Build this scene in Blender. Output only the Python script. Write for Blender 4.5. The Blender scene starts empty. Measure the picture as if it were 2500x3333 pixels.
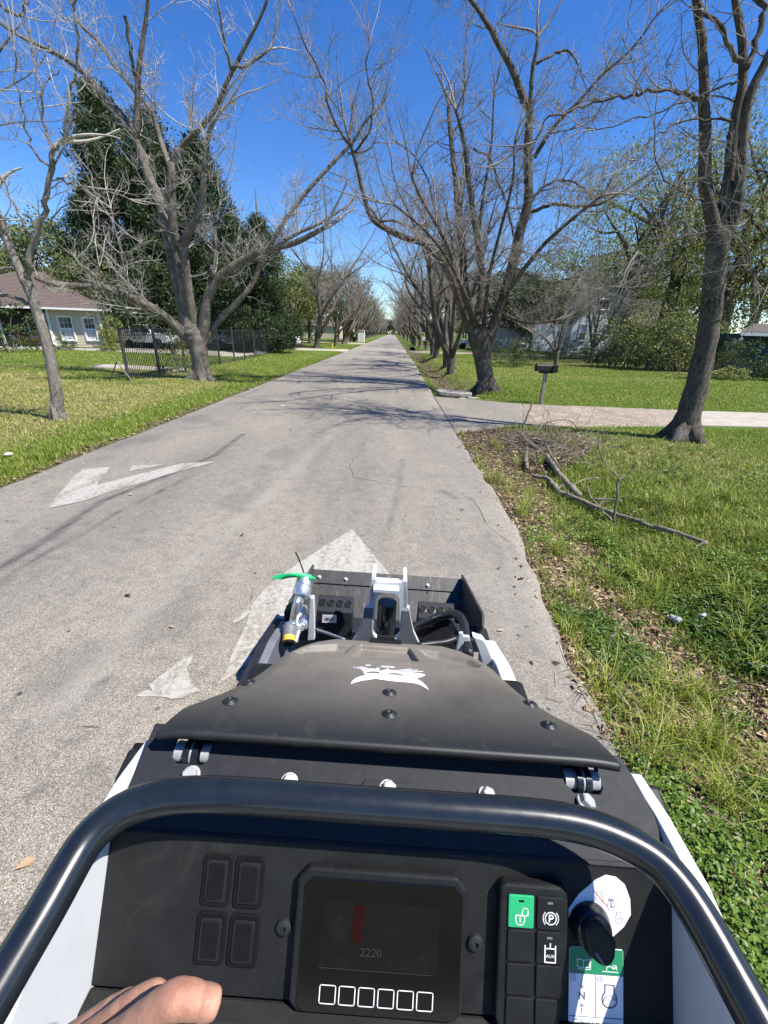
import bpy, math, random
import numpy as np
from math import sin, cos, radians, pi, sqrt, atan2
from mathutils import Vector, Matrix, Euler
random.seed(7); np.random.seed(7)
S = bpy.context.scene
# ------------------------------------------------------------------ camera, light, exposure
CH = 1.85                      # height of the lens above the road
FPX = 1375.0                   # focal length in pixels of the 2500 px wide photograph
RT = Vector((0.99939351, 0.0194114, 0.0289102)); UP = Vector((-0.03419784, 0.3905708, 0.91993747)); FW = Vector((-0.0065658, 0.92036821, -0.39099775))
cd = bpy.data.cameras.new('camera'); cam = bpy.data.objects.new('camera', cd); S.collection.objects.link(cam)
cam.matrix_world = Matrix(((RT.x, UP.x, -FW.x, 0), (RT.y, UP.y, -FW.y, 0), (RT.z, UP.z, -FW.z, CH), (0, 0, 0, 1)))
cd.sensor_fit = 'HORIZONTAL'; cd.sensor_width = 36.0; cd.lens = 36.0 * FPX / 2500.0
cd.clip_start = 0.02; cd.clip_end = 3000
S.camera = cam
SUN_EL = radians(57); SUN_FWD = radians(21)      # shadows fall to the left, 21 degrees forward
sdir = Vector((cos(SUN_FWD) * cos(SUN_EL), -sin(SUN_FWD) * cos(SUN_EL), sin(SUN_EL)))
W = bpy.data.worlds.new('World'); S.world = W; W.use_nodes = True
wn = W.node_tree.nodes; wl = W.node_tree.links
sky = wn.new('ShaderNodeTexSky'); sky.sky_type = 'NISHITA'; sky.sun_disc = False
sky.sun_elevation = SUN_EL; sky.sun_rotation = atan2(sdir.x, sdir.y)
sky.air_density = 1.0; sky.dust_density = 0.0; sky.ozone_density = 5.0; sky.altitude = 50
wn['Background'].inputs['Strength'].default_value = 0.102
hs = wn.new('ShaderNodeHueSaturation'); hs.inputs['Saturation'].default_value = 1.27; hs.inputs['Hue'].default_value = 0.512
wl.new(sky.outputs[0], hs.inputs['Color']); wl.new(hs.outputs[0], wn['Background'].inputs[0])
ld = bpy.data.lights.new('sun', 'SUN'); ld.energy = 4.7; ld.angle = radians(0.53); ld.color = (1.0, 0.955, 0.88)
sun = bpy.data.objects.new('sun', ld); S.collection.objects.link(sun)
sun.rotation_euler = sdir.to_track_quat('Z', 'Y').to_euler()
S.view_settings.view_transform = 'Standard'; S.view_settings.look = 'None'
S.view_settings.exposure = 0.88; S.view_settings.gamma = 1.0; S.view_settings.use_curve_mapping = False
S.cycles.max_bounces = 6; S.cycles.diffuse_bounces = 3; S.cycles.glossy_bounces = 3; S.cycles.transparent_max_bounces = 8
S.cycles.use_denoising = True

# ------------------------------------------------------------------ helpers
COL = S.collection
def ray(px, py): return FW + RT * ((px - 1250) / FPX) + UP * ((1666.5 - py) / FPX)
C0 = Vector((0, 0, CH))
def onz(px, py, z=0.0):
    v = ray(px, py); return C0 + v * ((z - CH) / v.z)
def ony(px, py, Y):
    v = ray(px, py); return C0 + v * (Y / v.y)
def finish(o, label=None, cat=None, group=None, kind=None):
    if label: o['label'] = label
    if cat: o['category'] = cat
    if group: o['group'] = group
    if kind: o['kind'] = kind
    return o
def empty(name, loc=(0, 0, 0), rz=0.0, label=None, cat=None, group=None, kind=None):
    o = bpy.data.objects.new(name, None); COL.objects.link(o); o.location = loc; o.rotation_euler = (0, 0, rz)
    o.empty_display_size = 0.1
    return finish(o, label, cat, group, kind)
class MB:
    def __init__(s): s.v = []; s.f = []; s.m = []; s.cur = 0
    def add(s, vs, fs):
        n = len(s.v); s.v.extend([tuple(p) for p in vs]); s.f.extend([tuple(i + n for i in f) for f in fs]); s.m.extend([s.cur] * len(fs)); return s
    def box(s, c, d, rot=None, taper=1.0):
        x, y, z = d[0] / 2, d[1] / 2, d[2] / 2; t = taper
        vs = [(-x, -y, -z), (x, -y, -z), (x, y, -z), (-x, y, -z), (-x * t, -y * t, z), (x * t, -y * t, z), (x * t, y * t, z), (-x * t, y * t, z)]
        if rot is not None:
            R = rot if isinstance(rot, Matrix) else Euler(rot).to_matrix()
            vs = [R @ Vector(p) for p in vs]
        vs = [(p[0] + c[0], p[1] + c[1], p[2] + c[2]) for p in vs]
        return s.add(vs, [(0, 3, 2, 1), (4, 5, 6, 7), (0, 1, 5, 4), (1, 2, 6, 5), (2, 3, 7, 6), (3, 0, 4, 7)])
    def prism(s, pts, ext):
        n = len(pts); e = Vector(ext); P = [Vector(p) for p in pts]
        vs = P + [p + e for p in P]
        fs = [tuple(range(n))[::-1], tuple(range(n, 2 * n))] + [(i, (i + 1) % n, n + (i + 1) % n, n + i) for i in range(n)]
        return s.add(vs, fs)
    def poly(s, pts): return s.add(pts, [tuple(range(len(pts)))])
    def tube(s, pts, rad, sides=6, cap=True):
        pts = [Vector(p) for p in pts]; n = len(pts)
        if not hasattr(rad, '__len__'): rad = [rad] * n
        t0 = (pts[1] - pts[0]).normalized(); a = Vector((0, 0, 1)) if abs(t0.z) < 0.9 else Vector((1, 0, 0))
        u = t0.cross(a).normalized(); vs = []
        cs = [(cos(2 * pi * k / sides), sin(2 * pi * k / sides)) for k in range(sides)]
        for i in range(n):
            t = (pts[min(i + 1, n - 1)] - pts[max(i - 1, 0)])
            if t.length < 1e-9: t = t0
            t = t.normalized(); u = (u - t * u.dot(t))
            if u.length < 1e-6: u = t.orthogonal()
            u = u.normalized(); w = t.cross(u)
            for c_, s_ in cs: vs.append(pts[i] + (u * c_ + w * s_) * rad[i])
        fs = []
        for i in range(n - 1):
            for k in range(sides):
                a_ = i * sides + k; b_ = i * sides + (k + 1) % sides
                fs.append((a_, b_, b_ + sides, a_ + sides))
        if cap: fs += [tuple(range(sides))[::-1], tuple((n - 1) * sides + k for k in range(sides))]
        return s.add(vs, fs)
    def cyl(s, a, b, r, sides=16, r2=None): return s.tube([a, b], [r, r if r2 is None else r2], sides)
    def lathe(s, c, axis, prof, sides=20):
        """prof: (radius, height along axis)"""
        ax = Vector(axis).normalized(); u = ax.orthogonal().normalized(); w = ax.cross(u); c = Vector(c); vs = []
        for r, h in prof:
            for k in range(sides):
                a = 2 * pi * k / sides; vs.append(c + ax * h + (u * cos(a) + w * sin(a)) * r)
        fs = [(i * sides + k, i * sides + (k + 1) % sides, (i + 1) * sides + (k + 1) % sides, (i + 1) * sides + k) for i in range(len(prof) - 1) for k in range(sides)]
        fs += [tuple(range(sides))[::-1], tuple((len(prof) - 1) * sides + k for k in range(sides))]
        return s.add(vs, fs)
    def mesh(s, name, mats, smooth=False):
        me = bpy.data.meshes.new(name); me.from_pydata(s.v, [], s.f)
        for m in (mats if isinstance(mats, (list, tuple)) else [mats]): me.materials.append(m)
        if any(s.m): me.polygons.foreach_set('material_index', s.m)
        if smooth: me.polygons.foreach_set('use_smooth', [True] * len(s.f))
        me.update(); return me
    def build(s, name, mats, parent=None, smooth=False, bevel=0, seg=2, angle=35, **k):
        o = bpy.data.objects.new(name, s.mesh(name, mats, smooth)); COL.objects.link(o)
        if parent is not None: o.parent = parent
        if smooth == 'auto':
            o.data.shade_smooth() if hasattr(o.data, 'shade_smooth') else None
            o.data.set_sharp_from_angle(angle=radians(angle))
        if bevel:
            b = o.modifiers.new('bevel', 'BEVEL'); b.width = bevel; b.segments = seg; b.limit_method = 'ANGLE'; b.angle_limit = radians(angle)
            b.harden_normals = False
        return finish(o, **k)
def fast_mesh(name, V, F, mat, tint=None):
    """V (n,3) ; F (m,k) faces with the same number of corners, or a list of such arrays"""
    Fs = F if isinstance(F, list) else [F]
    me = bpy.data.meshes.new(name)
    nl = sum(f.size for f in Fs); nf = sum(len(f) for f in Fs)
    me.vertices.add(len(V)); me.vertices.foreach_set('co', np.ascontiguousarray(V, dtype=np.float32).ravel())
    me.loops.add(nl); me.loops.foreach_set('vertex_index', np.concatenate([f.ravel() for f in Fs]).astype(np.int32))
    me.polygons.add(nf)
    tot = np.concatenate([np.full(len(f), f.shape[1]) for f in Fs]); st = np.concatenate([[0], np.cumsum(tot)[:-1]])
    me.polygons.foreach_set('loop_start', st.astype(np.int32)); me.polygons.foreach_set('loop_total', tot.astype(np.int32))
    if tint is not None:
        for nm, arr in tint.items():
            at = me.attributes.new(nm, 'FLOAT', 'POINT'); at.data.foreach_set('value', np.ascontiguousarray(arr, dtype=np.float32))
    me.materials.append(mat); me.update(calc_edges=True); me.validate()
    return me
def link(name, me, parent=None, loc=None, rz=0, sc=None, **k):
    o = bpy.data.objects.new(name, me); COL.objects.link(o)
    if parent is not None: o.parent = parent
    if loc is not None: o.location = loc
    if rz: o.rotation_euler = (0, 0, rz)
    if sc is not None: o.scale = (sc,) * 3 if not hasattr(sc, '__len__') else sc
    return finish(o, **k)

# ------------------------------------------------------------------ materials
def nt(name):
    m = bpy.data.materials.new(name); m.use_nodes = True; t = m.node_tree
    return m, t, t.nodes, t.links, t.nodes['Principled BSDF']
def ramp(n, stops, interp='LINEAR'):
    r = n.new('ShaderNodeValToRGB'); e = r.color_ramp; e.interpolation = interp
    while len(e.elements) < len(stops): e.elements.new(0.5)
    for el, (p, c) in zip(e.elements, stops): el.position = p; el.color = (*c, 1) if len(c) == 3 else c
    return r
def noise(n, l, scale, detail=4, rough=0.55, coord='Object', dist=0.0, stretch=None):
    tc = n.new('ShaderNodeTexCoord'); mp = n.new('ShaderNodeMapping'); no = n.new('ShaderNodeTexNoise')
    no.inputs['Scale'].default_value = scale; no.inputs['Detail'].default_value = detail; no.inputs['Roughness'].default_value = rough; no.inputs['Distortion'].default_value = dist
    if stretch: mp.inputs['Scale'].default_value = stretch
    l.new(tc.outputs[coord], mp.inputs[0]); l.new(mp.outputs[0], no.inputs['Vector']); return no
def mixc(n, l, f, a, b, mode='MIX'):
    x = n.new('ShaderNodeMix'); x.data_type = 'RGBA'; x.blend_type = mode
    for sock, val in ((x.inputs[0], f), (x.inputs[6], a), (x.inputs[7], b)):
        if hasattr(val, 'links') or hasattr(val, 'node'): l.new(val, sock)
        else: sock.default_value = val if not hasattr(val, '__len__') else ((*val, 1) if len(val) == 3 else val)
    return x.outputs[2]
def attr(n, name):
    a = n.new('ShaderNodeAttribute'); a.attribute_name = name; return a.outputs['Fac']
def bump(n, l, bsdf, h, strength=0.3, dist=0.01):
    b = n.new('ShaderNodeBump'); b.inputs['Strength'].default_value = strength; b.inputs['Distance'].default_value = dist
    l.new(h, b.inputs['Height']); l.new(b.outputs[0], bsdf.inputs['Normal']); return b
def simple(name, col, rough=0.5, metal=0.0, var=0.15, scale=8.0, bmp=0.0, spec=0.5, coat=0.0, col2=None, stretch=None, detail=5, bd=0.004, rvar=0.0, wear=None, wscale=6.0, wstretch=None, wt=(0.60, 0.72)):
    m, t, n, l, b = nt(name)
    no = noise(n, l, scale, detail, 0.6, stretch=stretch)
    c2 = col2 if col2 else tuple(max(0, c * (1 - var)) for c in col); c1 = col if col2 else tuple(min(1, c * (1 + var)) for c in col)
    r = ramp(n, [(0.3, c2), (0.7, c1)]); l.new(no.outputs[0], r.inputs[0]); cc = r.outputs[0]
    if wear:
        wn1 = noise(n, l, wscale, 10, 0.78, dist=0.8, stretch=wstretch); wr_ = ramp(n, [(wt[0], (0, 0, 0)), (wt[1], (1, 1, 1))]); l.new(wn1.outputs[0], wr_.inputs[0]); cc = mixc(n, l, wr_.outputs[0], cc, wear)
    l.new(cc, b.inputs['Base Color'])
    b.inputs['Roughness'].default_value = rough; b.inputs['Metallic'].default_value = metal
    b.inputs['Specular IOR Level'].default_value = spec; b.inputs['Coat Weight'].default_value = coat
    if rvar:
        mr = n.new('ShaderNodeMapRange'); mr.inputs[3].default_value = max(0.02, rough - rvar); mr.inputs[4].default_value = min(1, rough + rvar)
        no2 = noise(n, l, scale * 2.3, 5, 0.65); l.new(no2.outputs[0], mr.inputs[0]); l.new(mr.outputs[0], b.inputs['Roughness'])
    if bmp: bump(n, l, b, no.outputs[0], bmp, bd)
    return m
def leafmat(name, stops, rough=0.55, trans=0.25, tintname='tint', bmp=0):
    """colour by a per-leaf random value; a little light passes through"""
    m, t, n, l, b = nt(name)
    r = ramp(n, stops); l.new(attr(n, tintname), r.inputs[0]); l.new(r.outputs[0], b.inputs['Base Color'])
    b.inputs['Roughness'].default_value = rough; b.inputs['Specular IOR Level'].default_value = 0.3
    tr = n.new('ShaderNodeBsdfTranslucent'); l.new(r.outputs[0], tr.inputs[0]); ms = n.new('ShaderNodeMixShader'); ms.inputs[0].default_value = trans
    out = n['Material Output']; l.new(b.outputs[0], ms.inputs[1]); l.new(tr.outputs[0], ms.inputs[2]); l.new(ms.outputs[0], out.inputs[0])
    return m
M = {}
def asphalt_nodes(n, l):
    """pale chip-seal asphalt: aggregate speckle, broad mottling; returns colour socket and height socket"""
    tc = n.new('ShaderNodeTexCoord')
    vo = n.new('ShaderNodeTexVoronoi'); vo.inputs['Scale'].default_value = 270; l.new(tc.outputs['Object'], vo.inputs['Vector'])
    sp = n.new('ShaderNodeSeparateColor'); l.new(vo.outputs['Color'], sp.inputs[0])
    ag = ramp(n, [(0.0, (0.105, 0.092, 0.077)), (0.35, (0.195, 0.177, 0.150)), (0.7, (0.275, 0.252, 0.212)), (1.0, (0.45, 0.415, 0.35))]); l.new(sp.outputs[0], ag.inputs[0])
    big = noise(n, l, 0.55, 5, 0.6, stretch=(1.6, 0.35, 1)); br = ramp(n, [(0.3, (0.80, 0.79, 0.80)), (0.7, (1.16, 1.13, 1.07))]); l.new(big.outputs[0], br.inputs[0])
    c = mixc(n, l, 1.0, ag.outputs[0], br.outputs[0], 'MULTIPLY')
    md = noise(n, l, 9, 6, 0.7); mr = ramp(n, [(0.28, (0.72, 0.72, 0.74)), (0.5, (1, 1, 1)), (0.78, (1.15, 1.13, 1.10))]); l.new(md.outputs[0], mr.inputs[0])
    c = mixc(n, l, 1.0, c, mr.outputs[0], 'MULTIPLY')
    # small pits and tar spots
    vs = n.new('ShaderNodeTexVoronoi'); vs.inputs['Scale'].default_value = 5.5; vs.inputs['Randomness'].default_value = 1; l.new(tc.outputs['Object'], vs.inputs['Vector'])
    sr = ramp(n, [(0.05, (1, 1, 1)), (0.10, (0, 0, 0))]); l.new(vs.outputs['Distance'], sr.inputs[0])
    nz = noise(n, l, 1.3, 3); nr = ramp(n, [(0.5, (0, 0, 0)), (0.56, (1, 1, 1))]); l.new(nz.outputs[0], nr.inputs[0])
    mu = mixc(n, l, 1.0, sr.outputs[0], nr.outputs[0], 'MULTIPLY')
    c = mixc(n, l, mu, c, (0.045, 0.042, 0.045))
    hm = n.new('ShaderNodeMath'); hm.operation = 'ADD'; l.new(sp.outputs[1], hm.inputs[0]); l.new(md.outputs[0], hm.inputs[1])
    return c, hm.outputs[0]
def make_materials():
    m, t, n, l, b = nt('asphalt'); c, h = asphalt_nodes(n, l)
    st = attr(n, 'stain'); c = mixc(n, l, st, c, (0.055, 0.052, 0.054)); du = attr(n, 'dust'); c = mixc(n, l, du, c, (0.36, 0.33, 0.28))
    l.new(c, b.inputs['Base Color']); b.inputs['Roughness'].default_value = 0.82; b.inputs['Specular IOR Level'].default_value = 0.35; bump(n, l, b, h, 0.55, 0.006); M['asphalt'] = m
    m, t, n, l, b = nt('road_paint'); c, h = asphalt_nodes(n, l)
    w = noise(n, l, 26, 8, 0.75); w2 = noise(n, l, 2.2, 4, 0.6, stretch=(3, 0.5, 1)); ad = n.new('ShaderNodeMath'); ad.operation = 'ADD'; l.new(w.outputs[0], ad.inputs[0]); l.new(w2.outputs[0], ad.inputs[1])
    wr = ramp(n, [(0.42, (0, 0, 0)), (0.52, (1, 1, 1))]); mm = n.new('ShaderNodeMath'); mm.operation = 'MULTIPLY'; mm.inputs[1].default_value = 0.5; l.new(ad.outputs[0], mm.inputs[0]); l.new(mm.outputs[0], wr.inputs[0])
    pv = ramp(n, [(0.3, (0.30, 0.285, 0.245)), (0.75, (0.46, 0.44, 0.385))]); l.new(w.outputs[0], pv.inputs[0])
    gm = noise(n, l, 70, 4, 0.6); pc = mixc(n, l, 0.35, pv.outputs[0], gm.outputs['Color'], 'SOFT_LIGHT')
    c = mixc(n, l, wr.outputs[0], c, pc); l.new(c, b.inputs['Base Color']); b.inputs['Roughness'].default_value = 0.7; bump(n, l, b, h, 0.35, 0.004); M['paint'] = m
    # ground with zones: attributes green, dry, dirt
    m, t, n, l, b = nt('ground_soil')
    f1 = noise(n, l, 14, 8, 0.75); f2 = noise(n, l, 1.1, 5, 0.6)
    g1 = ramp(n, [(0.25, (0.030, 0.052, 0.008)), (0.5, (0.085, 0.135, 0.018)), (0.75, (0.16, 0.20, 0.045))]); l.new(f1.outputs[0], g1.inputs[0])
    d1 = ramp(n, [(0.25, (0.075, 0.08, 0.02)), (0.5, (0.19, 0.18, 0.06)), (0.75, (0.34, 0.29, 0.14))]); l.new(f1.outputs[0], d1.inputs[0])
    s1 = ramp(n, [(0.3, (0.035, 0.026, 0.018)), (0.55, (0.10, 0.075, 0.05)), (0.75, (0.21, 0.16, 0.11))]); l.new(f1.outputs[0], s1.inputs[0])
    c = mixc(n, l, attr(n, 'dry'), g1.outputs[0], d1.outputs[0])
    gb = ramp(n, [(0.35, (0.75, 0.82, 0.75)), (0.65, (1.2, 1.12, 1.1))]); l.new(f2.outputs[0], gb.inputs[0]); c = mixc(n, l, 1.0, c, gb.outputs[0], 'MULTIPLY')
    c = mixc(n, l, attr(n, 'dirt'), c, s1.outputs[0]); l.new(c, b.inputs['Base Color']); b.inputs['Roughness'].default_value = 0.95; b.inputs['Specular IOR Level'].default_value = 0.1
    bump(n, l, b, f1.outputs[0], 0.9, 0.05); M['ground'] = m
    m, t, n, l, b = nt('gravel'); vo = n.new('ShaderNodeTexVoronoi'); tc = n.new('ShaderNodeTexCoord'); vo.inputs['Scale'].default_value = 45; l.new(tc.outputs['Object'], vo.inputs['Vector'])
    sp = n.new('ShaderNodeSeparateColor'); l.new(vo.outputs['Color'], sp.inputs[0]); gr = ramp(n, [(0, (0.13, 0.10, 0.072)), (0.5, (0.28, 0.235, 0.18)), (1, (0.46, 0.41, 0.33))]); l.new(sp.outputs[0], gr.inputs[0])
    bg = noise(n, l, 1.4, 6, 0.65); br = ramp(n, [(0.4, (0.75, 0.75, 0.75)), (0.62, (1.1, 1.05, 1.0))]); l.new(bg.outputs[0], br.inputs[0]); c = mixc(n, l, 1, gr.outputs[0], br.outputs[0], 'MULTIPLY')
    l.new(c, b.inputs['Base Color']); b.inputs['Roughness'].default_value = 0.9; bump(n, l, b, sp.outputs[0], 0.6, 0.01); M['gravel'] = m
    M['crack'] = simple('crack_tar', (0.055, 0.05, 0.045), 0.9, var=0.4, scale=9)
    M['concrete'] = simple('concrete', (0.37, 0.33, 0.265), 0.85, var=0.18, scale=3.0, bmp=0.15, detail=9)
    M['old_concrete'] = simple('old_concrete', (0.42, 0.39, 0.33), 0.9, col2=(0.17, 0.16, 0.13), scale=7, bmp=0.5, detail=8, bd=0.02)
    # bark: vertical fissures
    def bark(name, dark, light, lich):
        m, t, n, l, b = nt(name)
        a = noise(n, l, 7, 9, 0.72, stretch=(3.2, 3.2, 0.8), dist=0.9); vo = n.new('ShaderNodeTexVoronoi'); vo.feature = 'DISTANCE_TO_EDGE'; tc = n.new('ShaderNodeTexCoord'); mp = n.new('ShaderNodeMapping'); mp.inputs['Scale'].default_value = (26, 26, 7)
        l.new(tc.outputs['Object'], mp.inputs[0]); mxv = n.new('ShaderNodeVectorMath'); mxv.operation = 'ADD'; l.new(mp.outputs[0], mxv.inputs[0]); ds = noise(n, l, 5, 3); sc = n.new('ShaderNodeVectorMath'); sc.operation = 'SCALE'; sc.inputs['Scale'].default_value = 2.5; l.new(ds.outputs['Color'], sc.inputs[0]); l.new(sc.outputs[0], mxv.inputs[1]); l.new(mxv.outputs[0], vo.inputs['Vector'])
        vr = ramp(n, [(0.0, (0.15, .15, .15)), (0.10, (1, 1, 1))]); l.new(vo.outputs['Distance'], vr.inputs[0])
        r = ramp(n, [(0.38, dark), (0.58, light)]); l.new(a.outputs[0], r.inputs[0]); c = mixc(n, l, vr.outputs[0], dark, r.outputs[0])
        q = noise(n, l, 2.1, 6, 0.7); qr = ramp(n, [(0.50, (0, 0, 0)), (0.64, (0.8, 0.8, 0.8))]); l.new(q.outputs[0], qr.inputs[0]); c = mixc(n, l, qr.outputs[0], c, lich)
        hh = n.new('ShaderNodeMath'); hh.operation = 'MULTIPLY_ADD'; l.new(vr.outputs[0], hh.inputs[0]); hh.inputs[1].default_value = .6; l.new(a.outputs[0], hh.inputs[2])
        l.new(c, b.inputs['Base Color']); b.inputs['Roughness'].default_value = 0.92; b.inputs['Specular IOR Level'].default_value = 0.15; bump(n, l, b, hh.outputs[0], 1.0, 0.03); return m
    M['bark'] = bark('pecan_bark', (0.13, 0.105, 0.083), (0.36, 0.315, 0.26), (0.44, 0.40, 0.35))
    M['bark_mid'] = bark('brown_grey_bark', (0.070, 0.056, 0.044), (0.23, 0.195, 0.155), (0.29, 0.26, 0.215))
    M['bark_dark'] = bark('dark_bark', (0.060, 0.050, 0.040), (0.22, 0.19, 0.155), (0.29, 0.265, 0.225))
    M['bark_pale'] = bark('pale_bark', (0.22, 0.185, 0.15), (0.48, 0.43, 0.36), (0.56, 0.52, 0.46))
    M['twig'] = simple('twig_bark', (0.25, 0.225, 0.195), 0.85, var=0.35, scale=2.5, spec=0.2)
    M['twig_pale'] = simple('pale_twig_bark', (0.40, 0.37, 0.33), 0.85, var=0.3, scale=2.5, spec=0.2)
    M['twig_dark'] = simple('twig_dark_bark', (0.14, 0.145, 0.13), 0.85, var=0.35, scale=2.5, spec=0.2)
    M['deadwood'] = simple('weathered_wood', (0.31, 0.255, 0.19), 0.85, col2=(0.10, 0.08, 0.058), scale=12, stretch=(1, 1, 1), bmp=0.5, bd=0.01)
    M['grass'] = leafmat('grass_blade', [(0.0, (0.115, 0.155, 0.018)), (0.35, (0.22, 0.28, 0.033)), (0.62, (0.34, 0.37, 0.07)), (0.8, (0.47, 0.41, 0.18)), (1.0, (0.57, 0.48, 0.28))], 0.5, 0.3)
    M['weed'] = leafmat('weed_leaf', [(0.0, (0.040, 0.090, 0.014)), (0.5, (0.11, 0.19, 0.024)), (1.0, (0.24, 0.33, 0.045))], 0.42, 0.28)
    M['litter'] = leafmat('dead_leaf', [(0.0, (0.055, 0.036, 0.022)), (0.4, (0.20, 0.135, 0.080)), (0.75, (0.40, 0.28, 0.17)), (1.0, (0.58, 0.46, 0.33))], 0.7, 0.12)
    M['cedar'] = leafmat('cedar_foliage', [(0.0, (0.014, 0.028, 0.010)), (0.6, (0.040, 0.066, 0.020)), (1.0, (0.105, 0.130, 0.040))], 0.6, 0.12)
    M['leaf_dark'] = leafmat('dark_leaves', [(0.0, (0.022, 0.040, 0.010)), (0.6, (0.058, 0.088, 0.020)), (1.0, (0.13, 0.16, 0.040))], 0.5, 0.2)
    M['leaf_olive'] = leafmat('olive_leaves', [(0.0, (0.052, 0.070, 0.022)), (0.6, (0.130, 0.155, 0.048)), (1.0, (0.25, 0.26, 0.09))], 0.55, 0.25)
    M['leaf_light'] = leafmat('spring_leaves', [(0.0, (0.10, 0.125, 0.030)), (0.6, (0.23, 0.26, 0.070)), (1.0, (0.40, 0.40, 0.13))], 0.55, 0.3)
    # machine
    m, t, n, l, b = nt('dusty_hood_plastic'); geo = n.new('ShaderNodeTexCoord')
    a = noise(n, l, 5, 8, 0.7); sp = n.new('ShaderNodeSeparateXYZ'); l.new(geo.outputs['Object'], sp.inputs[0])
    mr = n.new('ShaderNodeMapRange'); mr.inputs[1].default_value = 0.52; mr.inputs[2].default_value = 0.80; l.new(sp.outputs[1], mr.inputs[0])
    ad = n.new('ShaderNodeMath'); ad.operation = 'MULTIPLY'; l.new(mr.outputs[0], ad.inputs[0]); ar = ramp(n, [(0.25, (0.45, 0.45, 0.45)), (0.7, (1, 1, 1))]); l.new(a.outputs[0], ar.inputs[0]); l.new(ar.outputs[0], ad.inputs[1])
    c = mixc(n, l, ad.outputs[0], (0.0165, 0.0170, 0.0168), (0.21, 0.185, 0.150)); fg = noise(n, l, 420, 2, 0.6); fr = ramp(n, [(0.3, (0.78, 0.78, 0.78)), (0.7, (1.25, 1.25, 1.25))]); l.new(fg.outputs[0], fr.inputs[0]); c = mixc(n, l, 1, c, fr.outputs[0], 'MULTIPLY')
    l.new(c, b.inputs['Base Color']); b.inputs['Roughness'].default_value = 0.52; bump(n, l, b, fg.outputs[0], 0.12, 0.001)
    wn1 = noise(n, l, 18, 10, 0.8, dist=1.2); wr_ = ramp(n, [(0.55, (0, 0, 0)), (0.75, (.55, .55, .55))]); l.new(wn1.outputs[0], wr_.inputs[0]); l.new(mixc(n, l, wr_.outputs[0], c, (0.11, 0.098, 0.08)), b.inputs['Base Color']); M['hood'] = m
    M['black_plastic'] = simple('black_plastic', (0.0115, 0.0120, 0.0122), 0.5, var=0.3, scale=35, bmp=0.1, spec=0.28, bd=0.001, rvar=0.1, wear=(0.035, 0.033, 0.030), wscale=16, wt=(0.58, 0.80))
    M['dash_plastic'] = simple('charcoal_dash', (0.0135, 0.0140, 0.0140), 0.60, var=0.25, scale=14, rvar=0.12, detail=9, spec=0.22, wear=(0.036, 0.034, 0.030), wscale=7, wt=(0.52, 0.80))
    M['plate_black'] = simple('powder_coated_plate', (0.0165, 0.0175, 0.0225), 0.66, var=0.2, scale=40, bmp=0.12, bd=0.0008, rvar=0.06, spec=0.3, wear=(0.05, 0.047, 0.043), wscale=9, wt=(0.58, 0.85))
    M['tube_black'] = simple('glossy_black_tube', (0.011, 0.014, 0.018), 0.27, var=0.25, scale=22, coat=0.25, rvar=0.08, bmp=0.04, bd=0.0006, wear=(0.055, 0.055, 0.055), wscale=24, wstretch=(.35, 1, 1), wt=(0.66, 0.82))
    M['deep_black'] = simple('matt_black_rubber', (0.006, 0.006, 0.006), 0.6, spec=0.2, var=0.3, scale=40)
    M['white_paint'] = simple('white_machine_paint', (0.60, 0.61, 0.62), 0.38, var=0.06, scale=9, coat=0.15)
    M['grey_decal'] = simple('grey_wrap_decal', (0.15, 0.155, 0.175), 0.55, var=0.12, scale=20)
    M['zinc'] = simple('zinc_plated_steel', (0.62, 0.66, 0.66), 0.33, metal=0.85, var=0.2, scale=25, rvar=0.1)
    M['bolt'] = simple('dull_zinc_bolt', (0.36, 0.37, 0.37), 0.6, metal=0.2, var=0.15, scale=60)
    M['dark_bolt'] = simple('dark_bolt_steel', (0.030, 0.033, 0.035), 0.5, metal=0.5, var=0.3, scale=60)
    m, t, n, l, b = nt('scratched_bucket_steel'); a = noise(n, l, 10, 9, 0.75, stretch=(3.5, 0.8, 0.8)); r = ramp(n, [(0.35, (0.034, 0.034, 0.036)), (0.58, (0.070, 0.066, 0.062)), (0.70, (0.26, 0.19, 0.13))]); l.new(a.outputs[0], r.inputs[0])
    l.new(r.outputs[0], b.inputs['Base Color']); b.inputs['Roughness'].default_value = 0.48; b.inputs['Metallic'].default_value = 0.2; bump(n, l, b, a.outputs[0], 0.2, 0.003); M['bucket'] = m
    M['glass'] = simple('black_screen_glass', (0.004, 0.004, 0.0045), 0.09, var=0.1, scale=3, spec=0.6)
    M['screen'] = simple('dim_display', (0.007, 0.007, 0.007), 0.16, var=0.15, scale=6, spec=0.3, wear=(0.014, 0.013, 0.013), wscale=14, wt=(0.5, 0.7))
    M['white_print'] = simple('white_print', (0.85, 0.85, 0.80), 0.6, var=0.03)
    M['dim_print'] = simple('dim_display_print', (0.024, 0.022, 0.021), 0.4, var=0.05)
    M['red_dim'] = simple('red_reflection_and_indicator', (0.013, 0.0015, 0.001), 0.3, spec=0.2, var=0.5, scale=25)  # tone of the painted red reflection on the screen and of the key indicator
    M['blue_print'] = simple('slate_blue_print', (0.16, 0.16, 0.26), 0.6, var=0.05)
    M['black_print'] = simple('black_print', (0.02, 0.02, 0.025), 0.6, var=0.05)
    M['red_print'] = simple('red_print', (0.55, 0.04, 0.04), 0.6, var=0.05)
    M['label_white'] = simple('white_label', (0.82, 0.82, 0.83), 0.5, var=0.03, scale=20)
    M['green_key'] = simple('green_key', (0.02, 0.37, 0.14), 0.5, var=0.1, scale=40)
    M['green_label'] = simple('green_label', (0.015, 0.22, 0.095), 0.5, var=0.06, scale=20)
    M['green_tape'] = simple('green_flagging_tape', (0.01, 0.45, 0.14), 0.4, var=0.2, scale=30)
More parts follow.
